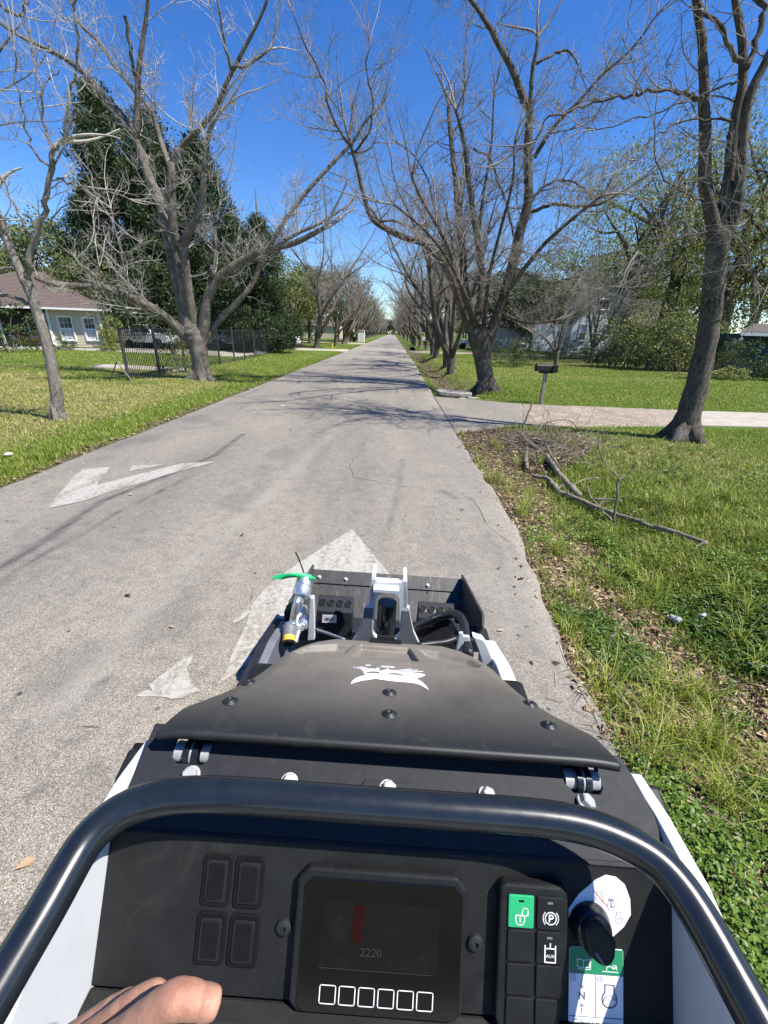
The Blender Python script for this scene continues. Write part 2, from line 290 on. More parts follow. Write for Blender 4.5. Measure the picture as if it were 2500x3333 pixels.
    M['yellow'] = simple('yellow_band', (0.75, 0.42, 0.05), 0.5, var=0.15, scale=40)
    M['rubber'] = simple('hose_rubber', (0.016, 0.016, 0.017), 0.45, var=0.3, scale=60, bmp=0.2, bd=0.001)
    M['track'] = simple('track_rubber', (0.025, 0.024, 0.023), 0.8, var=0.4, scale=20, bmp=0.3)
    m, t, n, l, b = nt('skin'); a = noise(n, l, 55, 6, 0.65); r = ramp(n, [(0.3, (0.34, 0.150, 0.095)), (0.7, (0.52, 0.285, 0.185))]); l.new(a.outputs[0], r.inputs[0]); l.new(r.outputs[0], b.inputs['Base Color'])
    b.inputs['Roughness'].default_value = 0.5; b.inputs['Subsurface Weight'].default_value = 0.12; b.inputs['Subsurface Radius'].default_value = (0.01, 0.004, 0.002); a2 = noise(n, l, 190, 6, 0.75, stretch=(1, 1, 1), dist=1.5); bump(n, l, b, a2.outputs[0], 0.6, 0.0012); M['skin'] = m
    M['nail'] = simple('fingernail', (0.62, 0.40, 0.34), 0.3, var=0.05)
    M['sleeve'] = simple('navy_sleeve', (0.03, 0.035, 0.06), 0.9, var=0.3, scale=120)
    # street
    M['roof_brown'] = simple('brown_shingle_roof', (0.125, 0.092, 0.078), 0.9, var=0.22, scale=6, bmp=0.3, detail=9)
    M['roof_grey'] = simple('grey_shingle_roof', (0.085, 0.072, 0.058), 0.9, var=0.25, scale=6, bmp=0.3, detail=9)
    M['siding_cream'] = simple('cream_siding', (0.56, 0.50, 0.36), 0.7, var=0.06, scale=3)
    M['siding_white'] = simple('white_siding', (0.60, 0.62, 0.62), 0.7, var=0.08, scale=3)
    M['trim_white'] = simple('white_trim', (0.78, 0.78, 0.76), 0.6, var=0.05, scale=5)
    M['teal_wall'] = simple('teal_painted_wall', (0.010, 0.055, 0.058), 0.7, var=0.2, scale=3)
    M['dark_window'] = simple('window_glass', (0.025, 0.03, 0.035), 0.08, var=0.3, scale=2)
    M['curtain'] = simple('pale_curtain', (0.5, 0.5, 0.5), 0.8, var=0.2, scale=12)
    M['porch_dark'] = simple('shaded_porch_boards', (0.05, 0.043, 0.037), 0.85, var=0.25, scale=3)  # brown-grey darkened to stand for the shade under the porch roof
    M['rail_brown'] = simple('red_brown_rail', (0.20, 0.085, 0.045), 0.8, var=0.25, scale=6)
    M['iron'] = simple('black_iron', (0.030, 0.033, 0.036), 0.5, var=0.2, scale=10)
    M['iron_grey'] = simple('grey_iron_post', (0.055, 0.058, 0.062), 0.5, var=0.2, scale=10)
    M['fence_wood'] = simple('weathered_fence_board', (0.12, 0.115, 0.11), 0.9, var=0.3, scale=9, stretch=(4, 4, 0.6))
    M['post_wood'] = simple('weathered_post', (0.30, 0.26, 0.21), 0.9, col2=(0.15, 0.125, 0.10), scale=14, stretch=(4, 4, 0.5))
    M['truck_white'] = simple('white_vehicle_paint', (0.72, 0.73, 0.74), 0.25, var=0.04, coat=0.5)
    M['tyre'] = simple('tyre_rubber', (0.02, 0.02, 0.02), 0.8, var=0.2)
    M['chrome'] = simple('wheel_metal', (0.5, 0.5, 0.5), 0.35, metal=0.8, var=0.1)
    M['red_lamp'] = simple('red_tail_lamp', (0.35, 0.02, 0.015), 0.2, var=0.1)
    M['stone'] = simple('pale_limestone', (0.55, 0.51, 0.42), 0.85, var=0.2, scale=5, bmp=0.4)
    M['red_plastic'] = simple('red_plastic', (0.52, 0.03, 0.025), 0.4, var=0.1)
    M['bin_green'] = simple('dark_green_bin', (0.012, 0.045, 0.045), 0.5, var=0.15)
    M['bin_dark'] = simple('dark_bin', (0.02, 0.022, 0.025), 0.5, var=0.15)
    M['clay'] = simple('brown_pot', (0.16, 0.07, 0.05), 0.8, var=0.2)
    M['yellow_post'] = simple('yellow_marker', (0.6, 0.5, 0.05), 0.6, var=0.1)
    M['clear_plastic'] = simple('crushed_clear_plastic', (0.34, 0.36, 0.36), 0.3, var=0.2, scale=40, spec=0.7)
    M['flower_pink'] = simple('pink_flowers', (0.55, 0.12, 0.16), 0.7, var=0.3)
    M['cloud'] = simple('cloud_vapour', (0.95, 0.95, 0.97), 1.0, var=0.02)
make_materials()

# ------------------------------------------------------------------ ground, road, drives
XL = -4.72
def xr(y):
    return np.interp(y, [-5, 0.5, 2.2, 4.2, 8.0, 15, 31, 60, 900], [1.12, 1.14, 1.20, 1.40, 1.38, 1.42, 1.55, 1.6, 1.6])
def vnoise(x, y, s, seed=0):
    """smooth value noise, vectorised"""
    x = np.asarray(x, float) / s + 37.1 * seed; y = np.asarray(y, float) / s + 17.7 * seed
    xi = np.floor(x).astype(int); yi = np.floor(y).astype(int); fx = x - xi; fy = y - yi; fx = fx * fx * (3 - 2 * fx); fy = fy * fy * (3 - 2 * fy)
    def h(a, b):
        k = (a * 374761393 + b * 668265263 + seed * 982451653) & 0x7fffffff; k = (k ^ (k >> 13)) * 1274126177 & 0x7fffffff; k = k ^ (k >> 16)
        return (k & 0xffff) / 65535.0
    return (h(xi, yi) * (1 - fx) + h(xi + 1, yi) * fx) * (1 - fy) + (h(xi, yi + 1) * (1 - fx) + h(xi + 1, yi + 1) * fx) * fy
def sstep(a, b, x): t = np.clip((x - a) / (b - a), 0, 1); return t * t * (3 - 2 * t)
def road_z(x, y):
    xm = (XL + xr(y)) / 2; hw = (xr(y) - XL) / 2; return 0.055 * (1 - ((x - xm) / hw) ** 2) - 0.012
def ground_z(x, y):
    x = np.asarray(x, float); y = np.asarray(y, float); e = xr(y)
    z = np.full(np.broadcast(x, y).shape, 0.0) + 0 * x
    # ditch right of the road, carried under the drives in culverts
    cul = 1 - sstep(7.2, 9.0, y) * (1 - sstep(13.6, 14.6, y)); cul2 = 1 - sstep(46, 47, y) * (1 - sstep(52, 53, y))
    dep = np.where(y < 9, 0.24, 0.42) * np.clip(1 - sstep(60, 140, y) * 0.6, 0, 1)
    q = (x - (e + 0.95)) / 0.80
    z = z - dep * np.exp(-q * q * 1.2) * np.minimum(cul, cul2)
    # shallow swale left
    cl = 1 - sstep(43, 45, y) * (1 - sstep(52, 54, y)); q = (x - (XL - 1.3)) / 0.9
    z = z - 0.20 * sstep(12, 22, y) * np.exp(-q * q) * cl
    z = z + 0.05 * (vnoise(x, y, 2.3, 1) - 0.5) * sstep(0.4, 1.5, np.maximum(x - e, XL - x)) + 0.015 * (vnoise(x, y, 0.35, 2) - 0.5) * sstep(0.15, 0.8, np.maximum(x - e, XL - x))
    z = z - 0.035 * (1 - sstep(0.0, 1.0, np.maximum(x - e, XL - x)))
    under = (x > XL + 0.06) & (x < e - 0.06); z = np.where(under, -0.12, z)
    # drives pressed flat
    dr = sstep(9.0, 9.7, y) * (1 - sstep(13.0, 13.8, y)) * (x > e); z = z * (1 - dr) - 0.028 * dr
    far = sstep(150, 420, y) * 0.0
    return z + far
def zones(x, y):
    """green / dry / dirt weights"""
    x = np.asarray(x, float); y = np.asarray(y, float); e = xr(y)
    n1 = vnoise(x, y, 1.6, 3); n2 = vnoise(x, y, 0.5, 4); n3 = vnoise(x, y, 5.0, 5)
    left = x < XL
    d = np.where(left, XL - x, x - e)
    dry = np.where(left, sstep(0.20, 0.62, n1 * 0.55 + n2 * 0.3 + 0.34 * (1 - sstep(11, 17, y))) * (1 - 0.75 * sstep(15, 24, y)) * sstep(0.9, 1.8, d), 0.0)
    # dry straw patches on the right lawn near the brush pile
    pr = np.exp(-(((x - 4.6) / 1.5) ** 2 + ((y - 7.6) / 1.5) ** 2)) + 0.35 * sstep(0.62, 0.8, n3) * (y < 40)
    dry = np.where(left, dry, np.clip(pr * (0.4 + n2), 0, 1) * sstep(0.9, 1.4, d))
    edge = 1 - sstep(0.05, 0.28, d + (n2 - 0.5) * 0.3)
    dirt = np.where(left, edge * 0.9, 0)
    wr = 0.30 + 0.28 * n1 + 0.35 * (1 - sstep(1.2, 3.2, y))
    lit_near = sstep(0.10, 0.16, d) * (1 - sstep(wr + 0.30, wr + 0.70, d)) * sstep(0.42, 0.56, n1 * 0.6 + n2 * 0.15 + 0.31 + .14 * (1 - sstep(1.5, 4, y)))
    ditch = np.exp(-((d - 0.85) / 0.62) ** 2) * sstep(12.5, 14.5, y) * (1 - 0.5 * sstep(40, 90, y))
    dirt = np.where(left, dirt, np.clip(np.maximum(edge * 0.75, np.maximum(lit_near * (y < 10), ditch)) + 0.9 * sstep(0.66, 0.76, n1) * (d < 2.6) * (y < 9), 0, 1))
    # bare earth under the trees right of the lawn
    dirt = np.maximum(dirt, 0.55 * sstep(30.5, 33, y + (x - 10) * 0.25 + n3 * 3) * (x > 8) * (y < 75))
    return dry, np.clip(dirt, 0, 1)
def grid_mesh(name, xs, ys, zf, mat, attrs):
    X, Y = np.meshgrid(xs, ys); Z = zf(X, Y); V = np.stack([X.ravel(), Y.ravel(), Z.ravel()], 1)
    nx, ny = len(xs), len(ys); i = (np.arange(ny - 1)[:, None] * nx + np.arange(nx - 1)[None]).ravel()
    F = np.stack([i, i + 1, i + nx + 1, i + nx], 1); me = fast_mesh(name, V, F, mat, {k: f.ravel() for k, f in attrs(X, Y).items()})
    me.polygons.foreach_set('use_smooth', np.ones(len(F), dtype=bool)); return me
def build_ground():
    xs = np.concatenate([-np.geomspace(1400, 14, 30), np.arange(-13.5, 1.0, 0.22), np.arange(1.0, 4.4, 0.05), np.arange(4.4, 14, 0.16), np.geomspace(14.2, 1400, 36)])
    ys = np.concatenate([-np.geomspace(300, 3.4, 10), np.arange(-3.2, 0.4, 0.25), np.arange(0.4, 7, 0.05), np.arange(7, 20, 0.11), np.geomspace(20.2, 120, 150), np.geomspace(126, 2600, 24)])
    def at(X, Y): d, t = zones(X, Y); return {'dry': d, 'dirt': t}
    link('ground', grid_mesh('ground', xs, ys, ground_z, M['ground'], at), kind='structure')
build_ground()
def seg_dist(X, Y, pts, w):
    """soft band of half-width w along a polyline"""
    out = np.zeros_like(X)
    for (x0, y0), (x1, y1) in zip(pts[:-1], pts[1:]):
        dx, dy = x1 - x0, y1 - y0; t = np.clip(((X - x0) * dx + (Y - y0) * dy) / (dx * dx + dy * dy + 1e-9), 0, 1)
        out = np.maximum(out, np.exp(-(((X - x0 - t * dx) ** 2 + (Y - y0 - t * dy) ** 2) / (w * w))))
    return out
def build_road():
    us = np.linspace(0, 1, 110)
    ys = np.concatenate([np.arange(-4, 0, 0.4), np.arange(0, 12, 0.06), np.arange(12, 32, 0.2), np.geomspace(32, 1500, 70)])
    U, Y = np.meshgrid(us, ys); wob = 0.07 * (vnoise(Y * 0, Y, 0.33, 8) - 0.5) * (U > 0.985) - 0.06 * (vnoise(Y * 0 + 9, Y, 0.4, 9) - 0.5) * (U < 0.015)
    X = XL + (xr(Y) - XL) * U + wob * (Y < 60); Z = road_z(XL + (xr(Y) - XL) * U, Y)
    Z = Z - 0.03 * (((U > 0.995) & ((Y < 8.7) | (Y > 14.1))) | (U < 0.005))
    P = lambda L: [tuple(onz(*p).xy) for p in L]
    st = 0.95 * seg_dist(X, Y, P([(-60, 1900), (150, 1770), (330, 1640), (560, 1550), (700, 1490), (790, 1420)]), 0.045)
    st = np.maximum(st, 0.8 * seg_dist(X, Y, P([(-40, 1940), (150, 1815), (420, 1660), (620, 1560)]), 0.03))
    st = np.maximum(st, 0.45 * seg_dist(X, Y, P([(1240, 1790), (1290, 1640), (1310, 1500)]), 0.03))
    st = np.maximum(st, 0.75 * seg_dist(X, Y, P([(1440, 1600), (1480, 1622)]), 0.05))
    st = np.maximum(st, 0.30 * seg_dist(X, Y, P([(1530, 1620), (1640, 1860), (1740, 2120)]), 0.05))
    st = np.maximum(st, 0.28 * sstep(0.55, 0.8, vnoise(X, Y, 0.35, 11)) * sstep(0.5, 0.8, vnoise(X, Y * 0.25, 0.8, 12)) * (Y < 14))
    st = np.maximum(st, 0.22 * np.exp(-((X + 0.6) / 0.45) ** 2) * vnoise(X, Y, 1.3, 13)); st = np.maximum(st, 0.2 * np.exp(-((X + 2.6) / 0.35) ** 2) * vnoise(X, Y, 1.7, 14))
    for i_, (px_, py_) in enumerate([(130, 2600), (250, 2440), (290, 2530), (480, 2250), (520, 2160), (690, 2170), (760, 2050), (640, 2130), (330, 2245), (60, 2210), (150, 2960), (400, 1900), (560, 1840)]): st = np.maximum(st, .9 * seg_dist(X, Y, P([(px_, py_), (px_ + 22, py_ - 12)]), .012))
    st = np.maximum(st, 0.30 * sstep(.60, .70, vnoise(X, Y * .6, 1.7, 18)) * (X > -1.2) * (Y > 5) * (Y < 9.5))
    st = st * (0.55 + 0.6 * vnoise(X, Y, 0.12, 15))
    du = 0.30 * seg_dist(X, Y, P([(200, 2330), (560, 1900), (900, 1600), (1100, 1400)]), 0.10) * (0.4 + vnoise(X, Y, 0.3, 16))
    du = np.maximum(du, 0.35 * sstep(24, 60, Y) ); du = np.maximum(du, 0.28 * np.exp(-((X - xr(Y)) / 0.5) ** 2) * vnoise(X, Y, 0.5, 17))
    nx, ny = len(us), len(ys); i = (np.arange(ny - 1)[:, None] * nx + np.arange(nx - 1)[None]).ravel()
    F = np.stack([i, i + 1, i + nx + 1, i + nx], 1)
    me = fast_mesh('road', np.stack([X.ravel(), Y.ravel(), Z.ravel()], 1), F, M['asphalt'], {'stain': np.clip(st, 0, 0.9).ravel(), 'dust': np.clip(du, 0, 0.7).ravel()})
    me.polygons.foreach_set('use_smooth', np.ones(len(F), dtype=bool))
    return link('road', me, kind='structure')
road = build_road()
def road_sheet(pts, name, mat, lift=0.006, jag=0.0, step=0.12):
    """a thin flat sheet on the crowned road, its outline resampled and worn"""
    P = [Vector((p[0], p[1])) for p in pts]; out = []; rnd = random.Random(len(pts))
    for a, b in zip(P, P[1:] + P[:1]):
        k = max(1, int((b - a).length / step))
        for i in range(k):
            q = a.lerp(b, i / k)
            if i and jag: q = q + Vector((rnd.uniform(-jag, jag), rnd.uniform(-jag, jag)))
            out.append(q)
    import mathutils.geometry as G
    tris = G.tessellate_polygon([[Vector((q.x, q.y, 0)) for q in out]])
    mb = MB(); mb.add([(q.x, q.y, float(road_z(q.x, q.y)) + lift) for q in out], [tuple(t) for t in tris]); return mb.build(name, mat, road)
z4 = lambda L: [tuple(onz(x / 1.276, 1400 + y / 1.276).xy) for x, y in L]
z6 = lambda L: [tuple(onz(700 + x / 1.508, 1700 + y / 1.508).xy) for x, y in L]
road_sheet(z4([(345, 165), (460, 158), (440, 190), (412, 220), (403, 238), (500, 213), (640, 177), (760, 148), (900, 143), (700, 195), (590, 230), (460, 268), (340, 308), (207, 332), (240, 280), (300, 205)]), 'painted_arrow', M['paint'], jag=0.006)
road_sheet(z4([(553, 155), (690, 150), (640, 162), (590, 170), (550, 178), (537, 177)]), 'painted_arrow', M['paint'], jag=0.005)
road_sheet(z6([(672, 50), (850, 262), (900, 330), (700, 620), (300, 640), (130, 745), (15, 835), (60, 755), (82, 690), (110, 620), (150, 545), (165, 490), (190, 418), (260, 340), (350, 262)]), 'painted_arrow', M['paint'], jag=0.006, step=0.05)
road_sheet(z6([(100, 500), (165, 450), (182, 462), (150, 490), (120, 515), (88, 522)]), 'painted_arrow', M['paint'], jag=0.008, step=0.04)
road_sheet(z4([(820, 940), (800, 985), (780, 1010), (790, 1050), (806, 1085), (840, 1110), (760, 1140), (600, 1135), (575, 1132), (605, 1108), (640, 1110), (625, 1085), (680, 1040), (720, 1010)]), 'painted_arrow', M['paint'], jag=0.012, step=0.045)
def crack(pix, name='crack', w=0.0042, seed=1, mat=None):
    rnd = random.Random(seed); P = [onz(*p).xy for p in pix]; L = []
    for a, b in zip(P[:-1], P[1:]):
        k = max(1, int((b - a).length / 0.10))
        L += [a.lerp(b, i / k) + Vector((rnd.gauss(0, 0.012), rnd.gauss(0, 0.012))) for i in range(k)]
    L.append(P[-1]); vs = []; n = len(L)
    for i, p in enumerate(L):
        t = (L[min(i + 1, n - 1)] - L[max(i - 1, 0)]).normalized(); s = Vector((-t.y, t.x)) * w * rnd.uniform(0.3, 1.2) * (1 - abs(2 * i / max(1, n - 1) - 1) ** 4 * 0.8)
        for q in (p + s, p - s): vs.append((q.x, q.y, float(road_z(q.x, q.y)) + 0.004))
    MB().add(vs, [(2 * i, 2 * i + 2, 2 * i + 3, 2 * i + 1) for i in range(n - 1)]).build(name, mat or M['crack'], road)
crack([(1200, 1425), (1180, 1470), (1140, 1520), (1150, 1560), (1250, 1580), (1400, 1600), (1470, 1612)], seed=2)
crack([(1480, 1600), (1540, 1630), (1600, 1720), (1680, 1780)], seed=3, w=0.003)
crack([(330, 1480), (480, 1440), (620, 1420), (700, 1400)], seed=4, w=0.003)
crack([(700, 1300), (820, 1280), (860, 1255), (930, 1235)], seed=5, w=0.007)
crack([(740, 1360), (800, 1320), (900, 1265)], seed=6, w=0.006)
crack([(1390, 1300), (1430, 1350), (1500, 1430)], seed=7, w=0.0032)
crack([(1780, 2000), (1840, 2120), (1890, 2250), (1960, 2380)], seed=8, w=0.0032)
crack([(1590, 1530), (1680, 1680), (1740, 1800), (1800, 1960)], seed=9, w=0.0032)
road_sheet([tuple(onz(*p).xy) for p in ((912, 1324), (925, 1321), (928, 1325), (916, 1329))], 'paint_fleck', M['paint'])

# drives on the right and left
def slabmesh(pts, z0, z1, name, mat, parent=None, **k):
    mb = MB(); mb.prism([(p[0], p[1], z0) for p in pts], (0, 0, z1 - z0)); return mb.build(name, mat, parent, bevel=0.008, **k)
def sheet(name, poly, zf, mat, nx=40, ny=20, **k):
    """poly: four corners; bilinear grid"""
    a, b, c, d = [Vector(p) for p in poly]; vs = []
    for j in range(ny + 1):
        for i in range(nx + 1):
            q = a.lerp(b, i / nx).lerp(d.lerp(c, i / nx), j / ny)
            if j in (0, ny) : q = q + Vector((0, 0.10 * (float(vnoise(q.x, q.y, 0.5, 21 + j)) - 0.5)))
            vs.append((q.x, q.y, zf(q.x, q.y)))
    fs = [(j * (nx + 1) + i, j * (nx + 1) + i + 1, (j + 1) * (nx + 1) + i + 1, (j + 1) * (nx + 1) + i) for j in range(ny) for i in range(nx)]
    o = MB().add(vs, fs).build(name, mat, None, True, **k); sd = o.modifiers.new('depth', 'SOLIDIFY'); sd.thickness = .30; sd.offset = -1; return o
zap = lambda x, y: float(0.002 + 0.012 * vnoise(x, y, 1.2, 31)) if x > 1.6 else float(0.010 * sstep(1.36, 1.6, x) - 0.004)
sheet('driveway_apron', ((1.36, 8.75), (3.3, 9.75), (3.9, 13.0), (1.38, 14.0)), zap, M['asphalt'], kind='structure')
sheet('gravel_drive', ((3.24, 9.70), (7.60, 10.43), (8.32, 12.78), (3.84, 12.95)), lambda x, y: float(-0.012 + 0.02 * vnoise(x, y, 0.9, 32) + 0.012 * sstep(3.2, 4.2, x)), M['gravel'], kind='structure')
drive = empty('concrete_drive', (8.5, 11.5, 0), kind='structure')
def child_local(o, p): o.matrix_parent_inverse = p.matrix_world.inverted() if False else Matrix.Translation(-Vector(p.location)); return o
def dy(x, t): return (10.48 + (x - 8.5) * 0.055) * (1 - t) + (12.78 + (x - 8.3) * 0.02) * t
xs_ = [7.55, 10.6, 13.2, 15.6, 19.4, 23.5, 28, 33, 40]
for i in range(len(xs_) - 1):
    for t0, t1 in ((0, 0.49), (0.5, 1.0)):
        x0, x1 = xs_[i] + 0.02, xs_[i + 1]; k0 = 1.35 * t0; k1 = 1.35 * t1
        sk = .75
        o = slabmesh([(x0 + sk * t0, dy(x0, t0)), (x1 + sk * t0, dy(x1, t0)), (x1 + sk * t1, dy(x1, t1) - 0.02), (x0 + sk * t1, dy(x0, t1) - 0.02)], -0.08, 0.012 + 0.010 * ((i * 7 + int(t0 * 2) * 3) % 3 - 1), 'slab', M['concrete'], drive); child_local(o, drive)
sheet('left_driveway', ((-26, 44.2), (XL - 0.02, 45.4), (XL - 0.02, 49.6), (-26, 48.6)), lambda x, y: 0.03, M['concrete'], 12, 4, kind='structure')
sheet('far_left_driveway', ((-24, 76), (XL - 0.02, 76), (XL - 0.02, 80), (-24, 80)), lambda x, y: 0.03, M['concrete'], 10, 3, kind='structure')
sheet('far_right_driveway', ((1.62, 47), (30, 49.5), (30, 52.5), (1.62, 52)), lambda x, y: 0.03, M['gravel'], 12, 4, kind='structure')
sheet('yard_drive', ((-13.6, 19.9), (-9.6, 19.4), (-9.6, 20.8), (-14.2, 21.6)), lambda x, y: 0.045, M['concrete'], 10, 4, kind='structure')
sheet('parking_pad', ((-24, 33), (-10.5, 31), (-10.5, 37), (-24, 39.5)), lambda x, y: 0.045, M['concrete'], 10, 4, kind='structure')

# ------------------------------------------------------------------ trees
def catmull(P, n=5):
    P = [Vector(p) for p in P]; Q = [P[0] * 2 - P[1]] + P + [P[-1] * 2 - P[-2]]; out = []
    for i in range(1, len(Q) - 2):
        a, b, c, d = Q[i - 1:i + 3]
        for k in range(n):
            t = k / n; out.append(0.5 * ((2 * b) + (c - a) * t + (2 * a - 5 * b + 4 * c - d) * t * t + (3 * b - a - 3 * c + d) * t ** 3))
    out.append(P[-1]); return out
def wander(p, d, L, n, rnd, wig=0.35, lift=0.1, droop=0.0):
    pts = [Vector(p)]; d = Vector(d).normalized(); s = L / n
    b = Vector((rnd.gauss(0, 1), rnd.gauss(0, 1), rnd.gauss(0, 1))) * wig * 0.5
    for i in range(n):
        b = b * 0.6 + Vector((rnd.gauss(0, 1), rnd.gauss(0, 1), rnd.gauss(0, 1))) * wig * 0.5
        d = (d + b * 0.5 + Vector((0, 0, lift - droop * i / n))).normalized(); pts.append(pts[-1] + d * s)
    return pts
def side_dir(t, rnd, spread=1.0):
    u = t.orthogonal().normalized(); w = t.cross(u); a = rnd.uniform(0, 2 * pi)
    return (t * rnd.uniform(0.25, 0.9) + (u * cos(a) + w * sin(a)) * spread).normalized()
def twigs_along(mb, pts, r0, r1, rnd, every=0.45, lscale=1.0, start=0.2, density=1.0, droop=0.0, lvl3=True, minr=0.0023):
    """first-order side branches along a limb, each with its own twigs"""
    n = len(pts); acc = 0.0; tot = sum((pts[i + 1] - pts[i]).length for i in range(n - 1)); run = 0
    for i in range(n - 1):
        a, b = pts[i], pts[i + 1]; L = (b - a).length; run += L; acc += L
        f = run / tot
        if f < start: acc = 0; continue
        while acc > every / density:
            acc -= every / density; p = a.lerp(b, rnd.random()); t = (b - a).normalized()
            rr = r0 + (r1 - r0) * f; bl = lscale * rnd.uniform(0.5, 1.5) * (1.25 - 0.55 * f); br = min(rr * 0.5, 0.005 + 0.010 * bl)
            d = side_dir(t, rnd, 1.1); d.z = d.z * 0.7 + 0.15 - droop * 0.5; q = wander(p, d, bl, 6, rnd, 0.42, 0.10, droop)
            mb.tube(q, [br * (1 - 0.72 * k / 6) for k in range(7)], 4, False)
            m = int(4 + bl * 3.2 * density)
            for _ in range(m):
                k = rnd.uniform(0.8, 5.9); j = int(k); pp = q[j].lerp(q[j + 1], k - j); tt = (q[j + 1] - q[j]).normalized(); tl = bl * rnd.uniform(0.22, 0.55)
                dd = side_dir(tt, rnd, 0.95); dd.z += 0.12 - droop; w = wander(pp, dd, tl, 4, rnd, 0.5, 0.14, droop); tr = max(minr, br * 0.38)
                mb.tube(w, [tr, tr * .85, tr * .7, tr * .55, tr * .4], 3, False)
                if lvl3:
                    for _ in range(2 if tl > 0.35 else 1):
                        j = rnd.randint(1, 3); d3 = side_dir((w[j + 1] - w[j]).normalized(), rnd, 0.8); d3.z += 0.1 - droop
                        mb.tube(wander(w[j], d3, tl * rnd.uniform(0.35, 0.7), 2, rnd, 0.5, 0.1, droop), [tr * .6, tr * .5, tr * .3], 3, False)
    return mb
def traced_tree(name, label, cat, base_px, trunk, limbs, Y, rnd, mat, twmat, every=0.45, lscale=1.0, density=1.0, droop=0.0, sc=1.327, off=(0, 0), group=None, depth=1.2):
    """limbs: list of (points in zoom pixels, start width px, end width px, depth lean m per m)"""
    base = ony(base_px[0], base_px[1], Y); base.z = float(ground_z(base.x, base.y)) - 0.02
    root = empty(name, base, label=label, cat=cat, group=group)
    def W(p, dy=0.0): return ony(off[0] + p[0] / sc, off[1] + p[1] / sc, Y + dy)
    def wr(wpx, p): q = W(p); return 0.5 * wpx / sc / FPX * (q - C0).dot(FW)
    T = [W(p) for p, w in trunk]; T[0].z = base.z - 0.15; R = [wr(w, p) for p, w in trunk]
    pts = catmull(T, 4); rad = [float(v) for v in np.interp(np.linspace(0, len(T) - 1, len(pts)), range(len(T)), R)]
    for i in range(len(pts)):
        rad[i] *= 1 + 0.05 * rnd.uniform(-1, 1)
    e_ = (pts[-1] - pts[-3]).normalized(); pts = pts + [pts[-1] + e_ * rad[-1] * .55, pts[-1] + e_ * rad[-1] * 1.0]; rad = rad + [rad[-1] * .72, rad[-1] * .2]
    mb = MB(); mb.tube(pts, rad, 14)
    for k in range(5):                                    # root flare
        a = 2 * pi * k / 5 + rnd.uniform(-.3, .3); d = Vector((cos(a), sin(a), 0)); r = rad[0]
        mb.tube([pts[0] + d * r * 0.2 + Vector((0, 0, 0.55)), pts[0] + d * r * 0.7 + Vector((0, 0, 0.28)), pts[0] + d * r * 1.25 + Vector((0, 0, 0.10)), pts[0] + d * r * 1.8 + Vector((0, 0, -0.02))], [r * .5, r * .45, r * .33, r * .12], 7)
    o = mb.build('trunk', mat, root, True); o.matrix_parent_inverse = Matrix.Translation(-base)
    dm = o.modifiers.new('bark', 'DISPLACE'); tx = bpy.data.textures.new('bark_relief', 'CLOUDS'); tx.noise_scale = 0.12; dm.texture = tx; dm.strength = 0.035; dm.texture_coords = 'LOCAL'
    tw = MB()
    for L in limbs:
        P, w0, w1, lean = L[:4]; start = L[4] if len(L) > 4 else 0.15; dn = L[5] if len(L) > 5 else 1.0
        q = []; acc = 0
        for i, p in enumerate(P):
            if i: acc += (W(p) - W(P[i - 1])).length
            q.append(W(p, (L[6] if len(L) > 6 else 0) + lean * acc))
        pts = catmull(q, 4); n = len(pts); r0, r1 = wr(w0, P[0]), wr(w1, P[-1])
        for i in range(1, n - 1): pts[i] += Vector((rnd.gauss(0, 1), rnd.gauss(0, 1), rnd.gauss(0, 1))) * 0.018
        if r0 > .06:
            for _ in range(3): pts = [pts[0]] + [(pts[i - 1] + pts[i] * 2 + pts[i + 1]) / 4 for i in range(1, n - 1)] + [pts[-1]]
        rr = [(r0 + (r1 - r0) * (i / (n - 1)) ** 0.85) * (1 + 0.06 * rnd.uniform(-1, 1)) for i in range(n)]
        lm = MB(); lm.tube(pts, rr, 9 if r0 > 0.06 else 6)
        for _ in range(int(1 + n / 22)):                  # broken stubs and knots
            i = rnd.randint(2, n - 2)
            if rr[i] > 0.03:
                d = side_dir((pts[i] - pts[i - 1]).normalized(), rnd, 1.2); lm.tube([pts[i], pts[i] + d * rr[i] * 1.1, pts[i] + d * rr[i] * (1.3 + .6 * rnd.random()) + Vector((0, 0, .02))], [rr[i] * .5, rr[i] * .32, rr[i] * .12], 6)
        o = lm.build('limb', mat, root, True); o.matrix_parent_inverse = Matrix.Translation(-base)
        twigs_along(tw, pts, r0, r1, rnd, every, lscale, start, density * dn, droop)
        # stems that leave the picture go on growing above it
        if P[-1][1] < 30 and r1 > 0.035:
            e = (pts[-1] - pts[-4]).normalized()
            for _ in range(7):
                d = (e + Vector((rnd.gauss(0, .5), rnd.gauss(-.05, .55), rnd.uniform(0, .35)))).normalized(); ww = wander(pts[-1], d, rnd.uniform(2.6, 5.2), 9, rnd, .3, .05); um = MB(); um.tube(ww, [r1 * .75 * (1 - .85 * k / 9) for k in range(10)], 6)
                o2 = um.build('limb', mat, root, True); o2.matrix_parent_inverse = Matrix.Translation(-base); twigs_along(tw, ww, r1 * .7, .01, rnd, every * 1.1, 1.0, .1, density, droop, False)
        # ends of limbs fan out
        e = (pts[-1] - pts[-3]).normalized()
        if r1 < 0.07 and dn > 0.2:
            for _ in range(3):
                d = (e + Vector((rnd.gauss(0, .35), rnd.gauss(0, .35), rnd.gauss(0, .3)))).normalized(); ww = wander(pts[-1], d, lscale * rnd.uniform(.8, 1.8), 7, rnd, .35, .08, droop)
                tw.tube(ww, [r1 * .8 * (1 - .8 * k / 7) + .003 for k in range(8)], 4, False); twigs_along(tw, ww, r1 * .7, .004, rnd, 0.25, lscale * 0.4, 0.1, 1, droop, False)
